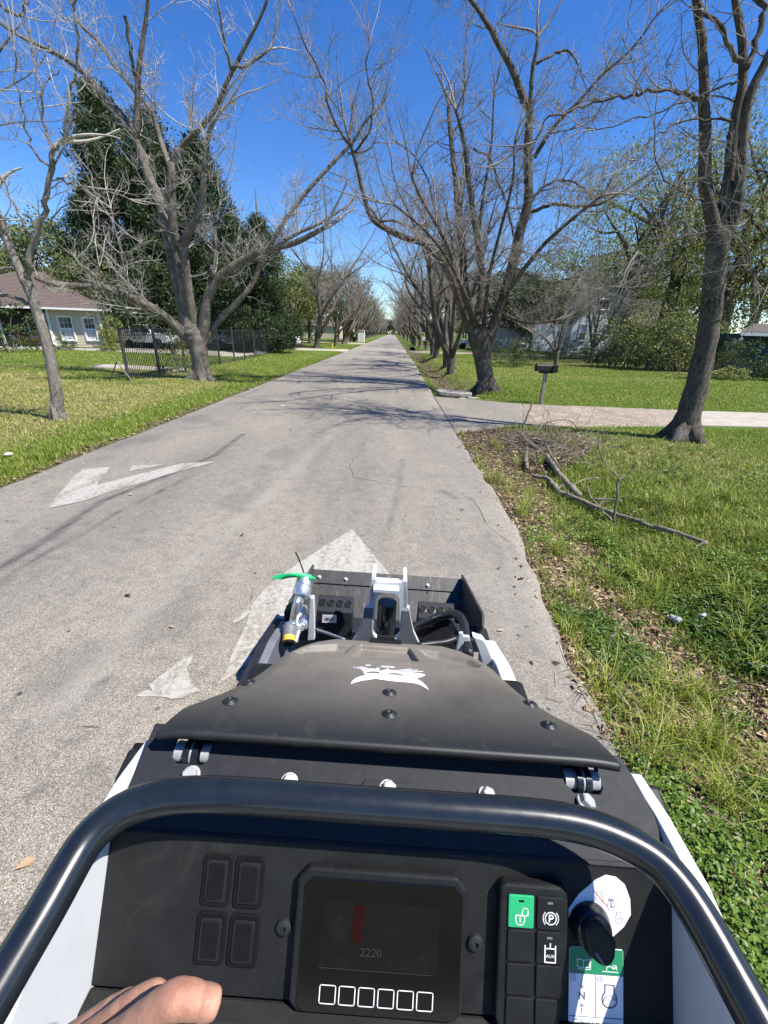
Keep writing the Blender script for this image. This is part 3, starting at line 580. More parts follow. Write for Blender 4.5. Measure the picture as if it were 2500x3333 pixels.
    o = tw.build('twigs', twmat, root, True, kind='stuff'); o.matrix_parent_inverse = Matrix.Translation(-base)
    return root
rA = random.Random(11)
traced_tree('pecan_tree', 'large bare pecan with many forked pale stems beside the black iron fence', 'tree', (655, 1240),
    [((869, 1640), 92), ((868, 1600), 72), ((862, 1540), 69), ((850, 1480), 90), ((838, 1440), 100), ((826, 1400), 76), ((812, 1340), 60)],
    [([(825, 1440), (805, 1380), (775, 1250), (740, 1100), (700, 900), (650, 790), (600, 640), (560, 540), (470, 450), (380, 330), (280, 250), (130, 180), (0, 100)], 62, 11, 0.05, 0.3),
     ([(590, 600), (592, 450), (600, 300), (622, 150), (640, 0), (650, -150)], 26, 12, -0.1, 0.15, 0.8),
     ([(735, 720), (690, 600), (660, 480), (580, 390), (500, 290), (430, 180), (340, 100), (320, 40), (270, -60)], 24, 10, 0.3, 0.1, 1, 0.2),
     ([(850, 1460), (822, 1380), (790, 1220), (755, 1050), (740, 850), (740, 700)], 54, 30, -0.08, 0.5, 0.7),
     ([(740, 710), (790, 620), (860, 560), (940, 450), (1000, 310), (1060, 200), (1120, 90), (1160, -20), (1190, -140)], 27, 8, -0.15, 0.1, 0.9, -0.35),
     ([(1005, 300), (1085, 270), (1165, 210)], 15, 9, 0.2, 0.3, 0.6, -1.3),
     ([(1000, 300), (970, 200), (950, 60), (930, -60)], 15, 6, -0.2, 0.1, 1, -1.3),
     ([(735, 765), (790, 740), (862, 733)], 16, 12, -0.3, 0.6, 0.3),
     ([(845, 1440), (820, 1300), (803, 1180), (795, 1030), (860, 930), (880, 800), (890, 680), (905, 560), (940, 500)], 46, 12, -0.2, 0.4, 1),
     ([(540, 70), (560, 200), (585, 330)], 16, 12, 0.1, 0.5, 0.5),
     ([(862, 1490), (885, 1390), (893, 1290), (938, 1210), (1000, 1150), (1100, 1100), (1180, 1075), (1300, 1040), (1400, 985)], 52, 17, -0.12, 0.35, 1.1),
     ([(920, 1200), (935, 1100), (925, 1000), (955, 860)], 18, 8, 0.2, 0.2, 1, -0.4),
     ([(905, 930), (935, 1000), (940, 1090)], 8, 6, 0.1, 0.2),
     ([(875, 1500), (930, 1400), (1000, 1330), (1090, 1235), (1130, 1130), (1200, 1000), (1300, 860), (1440, 700), (1530, 610), (1570, 530), (1620, 485)], 30, 10, 0.15, 0.25, 0.9),
     ([(1170, 1080), (1300, 1000), (1400, 960), (1500, 890)], 16, 8, 0.3, 0.1, 1.2, -0.5),
     ([(1500, 660), (1580, 650), (1620, 615)], 10, 6, 0.1, 0.1, 1, 1.2),
     ([(850, 1500), (790, 1440), (720, 1370), (620, 1310), (540, 1270), (440, 1240), (340, 1238), (230, 1225), (150, 1195)], 46, 18, -0.35, 0.2, 1.2),
     ([(430, 1240), (415, 1190), (430, 1150)], 8, 4, 0.1, 0.2, 1, -1.8),
     ([(560, 1270), (540, 1190), (520, 1080), (500, 1000), (480, 900)], 9, 4, 0.2, 0.1, 1.3, -1.5)],
    16.67, rA, M['bark'], M['twig_pale'], 0.34, 1.2, 1.5)
rB = random.Random(12)
traced_tree('pecan_tree', 'slender pale-barked forked tree leaning left on the yellowed grass', 'tree', (190, 1368),
    [((256, 1812), 56), ((252, 1770), 46), ((243, 1700), 44), ((222, 1570), 42), ((190, 1440), 40), ((160, 1350), 38), ((135, 1270), 40), ((110, 1210), 44)],
    [([(110, 1225), (92, 1175), (50, 1080), (0, 960), (-40, 850)], 36, 30, 0.05, 0.5, 0.6),
     ([(118, 1220), (130, 1120), (160, 1000), (190, 910), (215, 760), (235, 650), (255, 615)], 26, 20, -0.1, 0.3),
     ([(250, 622), (280, 600), (285, 540), (300, 400), (325, 320), (332, 200), (325, 50), (320, -80)], 16, 8, -0.1, 0.1, 1, -0.2),
     ([(235, 650), (190, 550), (180, 390), (140, 250), (112, 90), (100, -40)], 13, 6, 0.1, 0.1, 1, -0.2),
     ([(222, 730), (170, 680), (120, 600), (100, 470), (70, 330), (60, 200)], 11, 5, -0.2, 0.1, 1, -0.2),
     ([(232, 720), (290, 640), (380, 740), (420, 850)], 8, 4, -0.2, 0.1, 1, -0.2),
     ([(245, 770), (330, 800), (430, 810), (560, 860)], 9, 4, -0.3, 0.1, 1, -0.2),
     ([(150, 1050), (105, 970), (60, 880), (0, 760)], 14, 8, 0.1, 0.2, 1),
     ([(195, 990), (260, 900), (330, 880), (420, 900)], 6, 3, -0.4, 0.1, 1.2),
     ([(165, 1345), (120, 1310), (60, 1285), (-10, 1270)], 18, 13, 0.1, 0.5, 0.5),
     ([(110, 1180), (50, 1160), (-20, 1155)], 14, 12, -0.2, 0.5, 0.5),
     ([(255, 300), (200, 350), (180, 400)], 6, 4, 0.1, 0.1, 1),
     ([(0, 20), (70, 60), (110, 20), (130, -30)], 14, 9, 0.2, 0.1, 1)],
    8.67, rB, M['bark_pale'], M['twig_pale'], 0.26, 0.62, 1.1)
rC = random.Random(13)
traced_tree('pecan_tree', 'big vase-shaped bare pecan leaning over the road behind the black mailbox', 'tree', (1580, 1272),
    [((440, 1688), 92), ((438, 1640), 70), ((428, 1560), 72), ((420, 1500), 86), ((412, 1450), 104)],
    [([(430, 1520), (470, 1430), (505, 1320), (548, 1170), (590, 1000), (625, 880), (620, 700), (625, 560), (630, 480), (598, 420), (560, 310), (510, 220), (460, 130), (420, 60), (360, -20)], 52, 16, 0.02, 0.35, 0.9),
     ([(632, 490), (640, 330), (652, 240), (665, 160)], 20, 14, -0.2, 0.3, 0.6),
     ([(650, 680), (700, 595), (755, 520), (850, 430), (930, 330), (1040, 240), (1120, 150), (1180, 60)], 20, 6, -0.15, 0.1, 1.1, 0.2),
     ([(660, 275), (740, 230), (800, 225), (840, 290)], 12, 6, 0.2, 0.2, 0.7, -0.4),
     ([(625, 915), (700, 890), (745, 880), (800, 888), (870, 893), (955, 870)], 16, 12, -0.3, 0.1, 1.2, 0.2),
     ([(640, 865), (700, 800), (780, 778), (860, 812), (900, 860)], 13, 6, 0.2, 0.1, 1, 0.2),
     ([(470, 1440), (500, 1320), (590, 1180), (680, 1070), (770, 980), (860, 905), (950, 840)], 24, 9, -0.35, 0.25, 1.2),
     ([(400, 1470), (400, 1390), (425, 1230), (412, 1080), (385, 900), (362, 750), (342, 600), (312, 480)], 44, 14, 0.12, 0.3),
     ([(408, 1020), (430, 830), (460, 660), (472, 500), (480, 380)], 16, 7, 0.1, 0.1, 1, 0.8),
     ([(390, 1460), (350, 1270), (337, 1060), (315, 850), (302, 700), (285, 560), (278, 450)], 42, 16, 0.3, 0.3),
     ([(285, 600), (330, 520), (350, 420), (345, 300), (360, 180)], 12, 5, 0.2, 0.1, 1, 2.0),
     ([(385, 640), (460, 700), (520, 860), (560, 1010), (565, 1060)], 9, 12, 0.1, 0.2, 1, 0.8),
     ([(385, 1450), (345, 1350), (310, 1250), (280, 1170), (230, 1095), (170, 1045), (90, 1030), (0, 985), (-60, 940), (-85, 850), (-110, 730), (-150, 600)], 42, 13, -0.10, 0.25, 1.2),
     ([(-80, 870), (-20, 950), (60, 960), (130, 990)], 8, 10, 0.1, 0.1, 1, -0.6),
     ([(-150, 620), (-230, 500), (-260, 360), (-330, 210), (-390, 60)], 11, 5, -0.1, 0.05, 1.3, -0.8),
     ([(-130, 660), (-60, 560), (-50, 420), (-80, 300), (-60, 180)], 9, 4, -0.2, 0.05, 1.2, -0.8),
     ([(240, 1080), (310, 960), (330, 850)], 9, 7, 0.2, 0.2, 0.8, -0.3),
     ([(235, 1100), (150, 1000), (60, 820), (20, 640)], 10, 5, 0.2, 0.1, 1, -0.3),
     ([(300, 1250), (220, 900), (150, 700), (60, 620)], 11, 5, 0.35, 0.4, 1, -0.1),
     ([(500, 1320), (430, 1220), (520, 1080), (640, 1100)], 9, 4, -0.4, 0.2, 1.3),
     ([(560, 1150), (700, 1220), (840, 1200), (960, 1240)], 9, 4, -0.6, 0.1, 1.4),
     ([(500, 1350), (620, 1400), (760, 1380)], 16, 7, -0.3, 0.1, 1.0),
     ([(400, 1420), (330, 1250), (290, 1080), (180, 900), (120, 760)], 22, 7, -0.75, 0.2, .6),
     ([(430, 1420), (450, 1200), (500, 1000), (560, 780), (560, 640)], 18, 6, -0.6, 0.3, .6),
     ([(410, 1420), (300, 1150), (180, 1000), (40, 880)], 16, 5, -1.1, 0.2, .6),
     ],
    16.35, rC, M['bark_mid'], M['twig'], 0.32, 1.25, 1.6, 0.0, off=(1250, 0))
rD = random.Random(14)
traced_tree('pecan_tree', 'tall thick dark bare tree nearest on the right, standing beside the concrete drive', 'tree', (2215, 1436),
    [((1285, 1906), 150), ((1296, 1860), 108), ((1318, 1780), 92), ((1352, 1660), 86), ((1388, 1500), 82), ((1412, 1350), 80), ((1428, 1200), 84), ((1440, 1080), 88), ((1446, 1020), 86)],
    [([(1432, 1080), (1425, 960), (1400, 850), (1385, 760), (1388, 600), (1378, 450), (1385, 300), (1370, 150), (1345, 0), (1330, -150)], 62, 26, 0.02, 0.35, 0.7),
     ([(1452, 1080), (1468, 930), (1488, 780), (1505, 600), (1530, 450), (1552, 320), (1545, 150), (1515, 0), (1500, -120)], 60, 24, 0.12, 0.35, 0.7),
     ([(1462, 1075), (1525, 920), (1545, 700), (1560, 480), (1600, 360), (1660, 240), (1700, 150)], 44, 30, -0.08, 0.4, 0.6),
     ([(1545, 265), (1500, 230), (1450, 130), (1380, 40), (1340, -30)], 22, 14, -0.1, 0.2),
     ([(1560, 300), (1600, 210), (1640, 60), (1600, -10)], 26, 20, 0.15, 0.4, 0.5),
     ([(1380, 425), (1320, 405), (1270, 398), (1180, 392), (1080, 410), (940, 435), (800, 475), (700, 530), (655, 610)], 20, 6, -0.15, 0.1, 1.3),
     ([(1530, 350), (1440, 378), (1330, 420), (1200, 480), (1060, 520), (920, 560)], 10, 4, -0.25, 0.2, 1.3),
     ([(1500, 520), (1420, 515), (1300, 520), (1180, 580), (1080, 690)], 10, 4, -0.2, 0.2, 1.3),
     ([(1400, 780), (1310, 785), (1230, 840), (1150, 960), (1100, 1080)], 12, 4, -0.3, 0.1, 1.5),
     ([(1440, 990), (1330, 1010), (1230, 1050), (1130, 1110)], 11, 4, -0.3, 0.1, 1.4),
     ([(1560, 760), (1640, 740), (1740, 760)], 10, 5, -0.3, 0.1, 1.4),
     ([(1545, 900), (1620, 980), (1700, 1110)], 11, 5, -0.4, 0.1, 1.5),
     ([(1400, 870), (1280, 820), (1180, 700), (1170, 560)], 8, 4, -0.5, 0.1, 1.2),
     ([(1490, 1010), (1560, 1060), (1600, 1200)], 9, 4, -0.6, 0.1, 1.5),
     ([(1470, 1290), (1490, 1270), (1488, 1250)], 26, 22, -0.1, 0.9, 0.1),
     ([(1346, 1690), (1368, 1672), (1372, 1668)], 16, 12, 0.0, 0.9, 0.1)],
    8.72, rD, M['bark_dark'], M['twig'], 0.28, 0.75, 1.3, 0.10, off=(1250, 0))

def pecan_mesh(seed, H=13.0, rb=0.30, stems=6, dens=1.0, lean=(0, 0), fine=True):
    """a bare vase-shaped street tree; returns trunk mesh and twig mesh"""
    rnd = random.Random(seed); tm = MB(); tw = MB(); hT = rnd.uniform(1.3, 2.0)
    top = Vector((lean[0] * 0.15 * hT, lean[1] * 0.15 * hT, hT)); tm.tube([(0, 0, -0.25), (0.0, 0, 0.05), tuple(top * 0.45), tuple(top * 0.8), tuple(top)], [rb * 1.5, rb * 1.15, rb * 0.98, rb * 1.02, rb * 1.25], 10)
    for k in range(4):
        a = 2 * pi * k / 4 + rnd.uniform(-.4, .4); d = Vector((cos(a), sin(a), 0)); tm.tube([d * rb * .3 + Vector((0, 0, .4)), d * rb + Vector((0, 0, .12)), d * rb * 1.9 + Vector((0, 0, -.03))], [rb * .45, rb * .35, rb * .12], 6)
    for k in range(stems):
        a = 2 * pi * k / stems + rnd.uniform(-.45, .45); tilt = rnd.uniform(0.28, 0.72) if k else 0.08
        d = Vector((cos(a) * tilt + lean[0] * 0.35, sin(a) * tilt + lean[1] * 0.35, 1.0)); L = (H - hT) * rnd.uniform(0.85, 1.1)
        p = wander(top - Vector((0, 0, .35)) + Vector((cos(a), sin(a), 0)) * rb * .35, d, L, 12, rnd, 0.34, 0.035); r0 = rb * rnd.uniform(0.5, 0.68)
        rr = [r0 * (1 - 0.88 * (i / 12) ** 0.8) for i in range(13)]; tm.tube(p, rr, 7)
        twigs_along(tw, p, r0, 0.015, rnd, 0.55, 1.15, 0.25, dens, 0, fine)
        for _ in range(3):
            i = rnd.randint(3, 8); dd = side_dir((p[i + 1] - p[i]).normalized(), rnd, 0.8); dd.z = abs(dd.z) * .6 + .35; q = wander(p[i], dd, L * rnd.uniform(.35, .6), 8, rnd, .3, .08)
            r1 = rr[i] * .6; tm.tube(q, [r1 * (1 - .85 * j / 8) for j in range(9)], 6); twigs_along(tw, q, r1, .01, rnd, .5, .95, .12, dens, 0, fine)
    return tm.mesh('trunk', M['bark_mid'], True), tw.mesh('twigs', M['twig'], False)
def place_tree(tr, tw, x, y, rz, sc, label, group, name='pecan_tree', cat='tree', z=None):
    zz = float(ground_z(x, y)) - 0.03 if z is None else z
    e = empty(name, (x, y, zz), rz, label, cat, group); e.scale = (sc,) * 3
    link('trunk', tr, e); link('twigs', tw, e, kind='stuff'); return e
V_ = [pecan_mesh(101, 13.5, .34, 6, 1.5, (-0.9, 0)), pecan_mesh(102, 12.5, .30, 6, 1.5, (-0.6, .2)), pecan_mesh(103, 13, .28, 6, 1.4, (0.3, 0)), pecan_mesh(104, 12, .27, 5, 1.4, (0.6, 0))]
G_R = 'bare pecan trees in a row along the right side of the road'; G_L = 'bare pecan trees in a row along the left side of the road'
place_tree(*V_[1], 3.30, 24.6, 0.3, 0.78, 'slimmer front trunk of the two standing close together right of the road', G_R)
place_tree(*V_[0], 3.55, 28.3, 0.1, 0.82, 'thicker dark bare trunk just behind the slim one right of the road', G_R)
place_tree(*V_[0], 3.95, 43.0, 0.2, .85, 'bare tree right of the road, first past the pair of close trunks', G_R)
place_tree(*V_[1], 3.7, 38.0, 2.2, 0.8, 'small leaning bare tree between the trunk pair and the far gravel drive', G_R)
place_tree(*V_[2], 4.3, 57.5, 0.4, .9, 'bare tree right of the road just beyond the far gravel drive', G_R)
place_tree(*V_[1], -8.6, 51.5, 3.3, 1.15, 'stout dark bare tree left of the road beyond the grey board gate', G_L)
place_tree(*V_[3], -7.5, 60.0, 0.4, 0.85, 'small low-forked bare tree left of the road with a yellow stub post near it', G_L)
place_tree(*V_[0], -7.9, 74.0, 3.0, 1.0, 'bare tree left of the road beside the second white driveway', G_L)
k = 0
for i, y in enumerate([66, 75, 84, 94, 105, 117, 130, 144, 160, 178, 198, 220, 246, 276, 312, 355, 405]):
    k += 1
    place_tree(*V_[k % 2], 4.2 + random.uniform(-.4, .5), y, random.uniform(-.5, .5), random.uniform(.82, 1.02), 'distant bare tree right of the road where the row closes up', 'distant bare trees right of the road')
for i, y in enumerate([84, 92, 100, 110, 121, 134, 148, 164, 182, 202, 225, 252, 285, 325, 375]):
    k += 1
    place_tree(*V_[k % 2], -8.0 + random.uniform(-.5, .4), y, pi + random.uniform(-.5, .5), random.uniform(.9, 1.12), 'distant bare tree left of the road where the row closes up', 'distant bare trees left of the road')
place_tree(*V_[2], 16.5, 37.5, 1.2, 0.75, 'bare spreading tree behind the right lawn, left of the white gabled house', None)
place_tree(*V_[3], 11.5, 31.5, 2.2, 0.55, 'small dark crooked bare tree at the back edge of the right lawn nearest the road', None)
place_tree(*V_[3], -13.8, 12.6, 2.5, 0.9, 'pale tree at the left picture edge of which only the splayed root shows', None)

# ------------------------------------------------------------------ foliage
def leaf_quads(C, Dr, size, wid, rs, lift=None):
    """diamond leaves folded slightly: centres, directions, lengths, widths"""
    n = len(C); D = Dr / (np.linalg.norm(Dr, axis=1, keepdims=True) + 1e-9); R = rs.normal(size=(n, 3)); Wd = np.cross(D, R); Wd /= (np.linalg.norm(Wd, axis=1, keepdims=True) + 1e-9)
    s = size[:, None]; w = wid[:, None]
    V = np.empty((n, 4, 3)); V[:, 0] = C - D * s * .5; V[:, 1] = C + Wd * w * .5; V[:, 2] = C + D * s * .5; V[:, 3] = C - Wd * w * .5
    F = np.arange(n * 4).reshape(n, 4); return V.reshape(-1, 3), F
def crown_mesh(seed, mat, rx, ry, h0, h1, nclump, nleaf, csize, lsize, shape='broad', name='crown', drooping=0.0, aspect=0.55):
    rs = np.random.RandomState(seed); cs = []; 
    while len(cs) < nclump:
        u = rs.uniform(-1, 1, 3)
        if shape == 'broad':
            if np.linalg.norm(u) > 1 or np.linalg.norm(u) < 0.35: continue
            cs.append((u[0] * rx, u[1] * ry, (h0 + h1) / 2 + u[2] * (h1 - h0) / 2))
        elif shape == 'cone':
            t = rs.uniform(0, 1) ** 1.25; a = rs.uniform(0, 2 * pi); prof = (1 - t) ** 0.62 * (0.75 + 0.25 * sin(9 * t + seed) * 0.6) * min(1, 0.55 + t * 4); rr = prof * rs.uniform(0.45, 1.22) * (1 + .18 * sin(3 * a + seed))
            cs.append((cos(a) * rx * rr, sin(a) * ry * rr, h0 + (h1 - h0) * t))
        else:
            if np.linalg.norm(u[:2]) > 1: continue
            cs.append((u[0] * rx, u[1] * ry, h0 + (h1 - h0) * abs(u[2]) ** .8 * (1 - .55 * (u[0] ** 2 + u[1] ** 2))))
    cs = np.array(cs); sz = csize * rs.uniform(.55, 1.35, nclump)
    idx = np.repeat(np.arange(nclump), nleaf); n = len(idx); P = rs.normal(size=(n, 3)); P /= np.linalg.norm(P, axis=1, keepdims=True); P *= rs.uniform(0.15, 1, (n, 1)) ** 0.6
    P[:, 2] *= (1.15 if shape == 'cone' else 0.62); C = cs[idx] + P * sz[idx, None]
    D = P * 0.9 + rs.normal(size=(n, 3)) * .6; D[:, 2] += (0.9 if shape == 'cone' else -drooping)
    ls = lsize * rs.uniform(.6, 1.4, n); V, F = leaf_quads(C, D, ls, ls * aspect, rs)
    tint = np.clip(rs.uniform(0, 1, nclump)[idx] * .45 + rs.uniform(0, 1, n) * .55, 0, 1)
    return fast_mesh(name, V, F, mat, {'tint': np.repeat(tint, 4)})
def trunk_mesh(seed, h, r, reach, n=7, dark=True):
    rnd = random.Random(seed); m = MB(); m.tube([(0, 0, -.3), (0, 0, 0.1), (.1, 0, h * .25), (0, .1, h * .5)], [r * 1.5, r * 1.15, r * .9, r * .75], 9)
    for k in range(n):
        a = 2 * pi * k / n + rnd.uniform(-.4, .4); d = Vector((cos(a) * rnd.uniform(.3, 1), sin(a) * rnd.uniform(.3, 1), .8)); z0 = h * rnd.uniform(.28, .5)
        p = wander((0, 0, z0), d, reach * rnd.uniform(.8, 1.2), 8, rnd, .35, .02); r0 = r * rnd.uniform(.35, .6); m.tube(p, [r0 * (1 - .85 * i / 8) for i in range(9)], 6)
        for _ in range(4):
            i = rnd.randint(2, 7); q = wander(p[i], side_dir((p[i] - p[i - 1]).normalized(), rnd, 1), reach * rnd.uniform(.25, .5), 5, rnd, .45, .03); m.tube(q, [r0 * .35 * (1 - .8 * j / 5) for j in range(6)], 4, False)
    return m.mesh('trunk', M['bark_dark'] if dark else M['bark'], True)
def place_leafy(cm, tm, x, y, rz, sc, label, cat='tree', group=None, name='leafy_tree', z=None):
    e = empty(name, (x, y, float(ground_z(x, y)) if z is None else z), rz, label, cat, group); e.scale = (sc if hasattr(sc, '__len__') else (sc,) * 3)
    link('trunk', tm, e); link('crown', cm, e); return e
cedA = crown_mesh(201, M['cedar'], 5.2, 5.0, 0.7, 20, 480, 140, .85, 0.26, 'cone', aspect=.36)
cedB = crown_mesh(202, M['cedar'], 4.6, 4.4, 0.6, 14, 330, 130, .8, 0.24, 'cone', aspect=.36)
cedT = MB().tube([(0, 0, -.3), (0, 0, 2), (0, 0, 8), (0, 0, 17)], [.42, .34, .25, .05], 9).mesh('trunk', M['bark_dark'], True)
def px_x(px, Y): return ony(px, 1083, Y).x
def cedar(mesh, hm, px, top, Y, rz, w, lab):
    hgt = ony(px, top, Y).z; place_leafy(mesh, cedT, px_x(px, Y), Y, rz, (w, w, hgt / hm), lab, 'cedar tree', name='cedar_tree')
cedar(cedA, 20.6, 445, 265, 44, 0, 1.22, 'tallest dark cedar rising behind the big pecan left of the road')
cedar(cedA, 20.6, 575, 350, 41, 2.0, 1.15, 'dark cedar standing close in front of the tallest one, lower and rounder')
cedar(cedB, 14.6, 700, 440, 42, 1.2, 1.25, 'dark cedar with a ragged top right of the tallest one')
cedar(cedB, 14.6, 865, 700, 37.5, 3.2, .8, 'lower greenish cedar overhanging the end of the fence by the grey board gate')
cedar(cedB, 14.6, 790, 700, 44, 4.2, 1.0, 'bushy cedar behind the parked white utility truck')
cedar(cedB, 14.6, 345, 640, 48, 5.2, 1.0, 'dark cedar at the left foot of the tallest one')
broad = [crown_mesh(211, M['leaf_olive'], 5.0, 5.0, 2.4, 10.5, 120, 90, 1.25, .26), crown_mesh(212, M['leaf_dark'], 5.2, 5.2, 1.8, 10, 130, 95, 1.25, .28), crown_mesh(213, M['leaf_light'], 5.5, 5.0, 2.8, 12.5, 130, 80, 1.3, .24, drooping=.6)]
airy = crown_mesh(214, M['leaf_light'], 6.8, 6.2, 2.8, 15.0, 250, 52, 1.25, .19, drooping=.8, aspect=.4)
tks = [trunk_mesh(221, 10, .35, 4.5), trunk_mesh(222, 10, .32, 4.5), trunk_mesh(223, 12, .38, 5.5), trunk_mesh(224, 14, .5, 7, 9)]
specs = [  # px, Y, mesh, scale, label
    (215, 46, 0, 1.05, 'olive-green leafy tree rising behind the brown-roofed house'),
    (60, 50, 2, .75, 'yellow-green tree behind the left end of the brown roof'),
    (330, 40, 0, .68, 'low yellow-green tree between the brown-roofed house and the cedars'),
    (120, 44, 0, .7, 'small olive tree above the ridge of the brown roof'),
    (960, 56, 2, .78, 'light green tree behind the end of the dark fence'),
    (1010, 70, 1, 1.0, 'dark green tree behind the bare trees left of the road'),
    (1095, 88, 0, 1.25, 'hazy grey-green rounded tree beyond the left row of bare trees'),
    (930, 78, 0, 1.0, 'olive tree behind the grey board gate'),
    (1180, 150, 0, 1.2, 'far grey-green tree left of the end of the road'),
    (1540, 80, 1, 1.15, 'dark green tree behind the right row of bare trees'),
    (1650, 66, 1, 1.0, 'dark green tree left of the white gabled house'),
    (1735, 58, 1, .85, 'dense dark green tree shading the left wall of the white gabled house'),
    (1800, 74, 2, 1.2, 'tall pale green tree rising above the white gabled house'),
]
for px, Y, kx, sc, lab in specs: place_leafy(broad[kx], tks[kx], px_x(px, Y), Y, px * .7, sc, lab)
place_leafy(airy, tks[3], px_x(1985, 46), 44, .4, 1.15, 'wide dark-limbed live oak with airy pale foliage right of the white gable')
place_leafy(airy, tks[3], px_x(2200, 44), 46, 2.4, 1.38, 'tall airy light green tree behind the thick bare trunk on the right')
place_leafy(airy, tks[3], px_x(2420, 40), 43, 4.0, 1.38, 'tall airy light green tree above the teal shed')
place_leafy(broad[2], tks[2], px_x(2560, 40), 44, 1.0, 1.2, 'yellow-green tree at the right picture edge behind the teal shed')
place_leafy(broad[2], tks[2], px_x(2080, 60), 62, 2.0, 1.25, 'pale green tree far behind the live oak')
place_leafy(broad[0], tks[0], px_x(1870, 80), 84, 2.0, 1.1, 'greyish tree far behind the white gabled house')
# the woods that close the view far off
rw = random.Random(5)
for i in range(84):
    side = -1 if i % 2 else 1; Y = rw.uniform(60, 330) if i > 20 else rw.uniform(58, 110); x = side * (rw.uniform(17, 40) + (Y - 60) * rw.uniform(0.05, .5)) - (4 if side < 0 else -3)
    place_leafy(broad[rw.choice((0, 0, 1, 2))], tks[rw.randint(0, 2)], x, Y, rw.uniform(0, 6), (lambda q: (q, q, q * rw.uniform(.6, .95)))(rw.uniform(.95, 1.45)), 'background tree in the woods %s of the road' % ('left' if side < 0 else 'right'), group='background trees %s of the road' % ('left' if side < 0 else 'right'))
for i in range(34):
    Y = rw.uniform(430, 520); place_leafy(broad[rw.choice((0, 1))], tks[0], -66 + i * 4 + rw.uniform(-2, 2), Y, rw.uniform(0, 6), rw.uniform(1.2, 1.7), 'tree closing the view at the far end of the road', group='trees at the far end of the road')
# undergrowth right of the white house
bushA = crown_mesh(231, M['leaf_dark'], 1.5, 1.4, 0.1, 3.0, 50, 60, .5, .11, 'bush'); bushB = crown_mesh(232, M['leaf_olive'], 1.6, 1.5, .1, 3.2, 48, 50, .6, .11, 'bush')
bushC = crown_mesh(234, M['leaf_light'], 1.5, 1.4, 0.1, 3.1, 40, 44, .6, .11, 'bush')
bushL = crown_mesh(233, M['leaf_light'], 1.3, 1.3, .05, 1.5, 45, 60, .42, .13, 'bush')
def stems_mesh(seed, n=9, h=3.0):
    rnd = random.Random(seed); m = MB()
    for k in range(n):
        a = rnd.uniform(0, 2 * pi); p = wander((cos(a) * .3, sin(a) * .3, -.1), (cos(a) * .35, sin(a) * .35, 1), h * rnd.uniform(.6, 1.15), 7, rnd, .3, .02); m.tube(p, [.035 * (1 - .8 * i / 7) for i in range(8)], 5, False); twigs_along(m, p, .03, .006, rnd, .5, .5, .2, .8, 0, False)
    return m.mesh('stems', M['twig_dark'], True)
stA = stems_mesh(241)
ORD = 'first second third fourth fifth sixth seventh eighth ninth tenth eleventh'.split()

def bush(mesh, x, y, sc, label, rz=0, group=None, stems=True, name='shrub', cat='shrub'):
    e = empty(name, (x, y, float(ground_z(x, y))), rz, label, cat, group); e.scale = sc if hasattr(sc, '__len__') else (sc,) * 3
    link('leaves', mesh, e)
    if stems: link('stems', stA, e)
    return e
for i, (px, Y, m_, sc) in enumerate([(1985, 33, bushA, 1.0), (2030, 32, bushB, 1.15), (2075, 31.5, bushC, 1.25), (2120, 31, bushB, 1.35), (2165, 31, bushC, 1.35), (2210, 31, bushB, 1.3), (2255, 31, bushC, 1.2), (2300, 31, bushB, 1.15), (2345, 31, bushC, 1.1), (2370, 33, bushB, 1.5)]):
    bush(m_, px_x(px, Y), Y, sc, ORD[i] + ' tall tangled thicket shrub counting from the white house toward the teal shed', i * 1.3, 'thicket shrubs behind the right lawn')
for i, (px, Y) in enumerate([(1600, 48), (1640, 44), (1680, 40), (1715, 38), (1760, 41), (1810, 40), (1850, 43), (1895, 44)]):
    bush(bushA if i % 2 else bushB, px_x(px, Y), Y, rw.uniform(.45, .7), ORD[i] + ' low dark shrub from the left before the white gabled house', i * 2.1, 'low shrubs before the white gabled house', stems=i % 2 == 0)
bush(bushA, px_x(15, 28.5), 28.5, (1.5, 1.0, 1.05), 'broad leafy shrub hiding the left half of the porch', 1.0, name='porch_shrub')
bush(bushL, px_x(362, 34), 34, (.62, .6, 1.75), 'climbing green vine bush at the right corner of the cream house', 2.0, name='vine_shrub')
bush(bushL, px_x(352, 33), 33, (.8, .6, .42), 'low leafy plant under the cream siding at the house corner', 2.5, stems=False, name='garden_plant', cat='plant')
bush(bushA, px_x(205, 33), 33, (.55, .5, .42), 'dark strappy plant on the porch step', 2.5, stems=False, name='garden_plant', cat='plant')
bush(bushB, px_x(575, 18.9), 18.9, (.62, .55, .62), 'vine with small red flowers growing through the iron fence left of the big pecan', .6, name='fence_vine')
bush(bushL, px_x(2435, 24), 24.3, (.75, .6, .5), 'pale broad-leaved plant at the foot of the teal shed', .6, stems=False, name='garden_plant', cat='plant')
bush(bushA, px_x(2480, 25.5), 25.5, (.9, .8, .75), 'dark shrub against the teal shed at the right picture edge', 1.6)
bush(bushB, px_x(2390, 25.8), 25.8, (.45, .5, .72), 'thin reddish-stemmed shrub at the left corner of the teal shed', 3.6)
bush(bushL, px_x(2300, 24.5), 24.8, (1.2, .5, .22), 'low bright plants trailing along the back of the lawn left of the teal shed', 3.6, stems=False, name='garden_plant', cat='plant')
bush(bushA, 7.6, 29.5, (.75, .7, .4), 'dark low fan palm on the lawn behind the big vase-shaped pecan', 3.0, stems=False, name='low_palm', cat='plant')

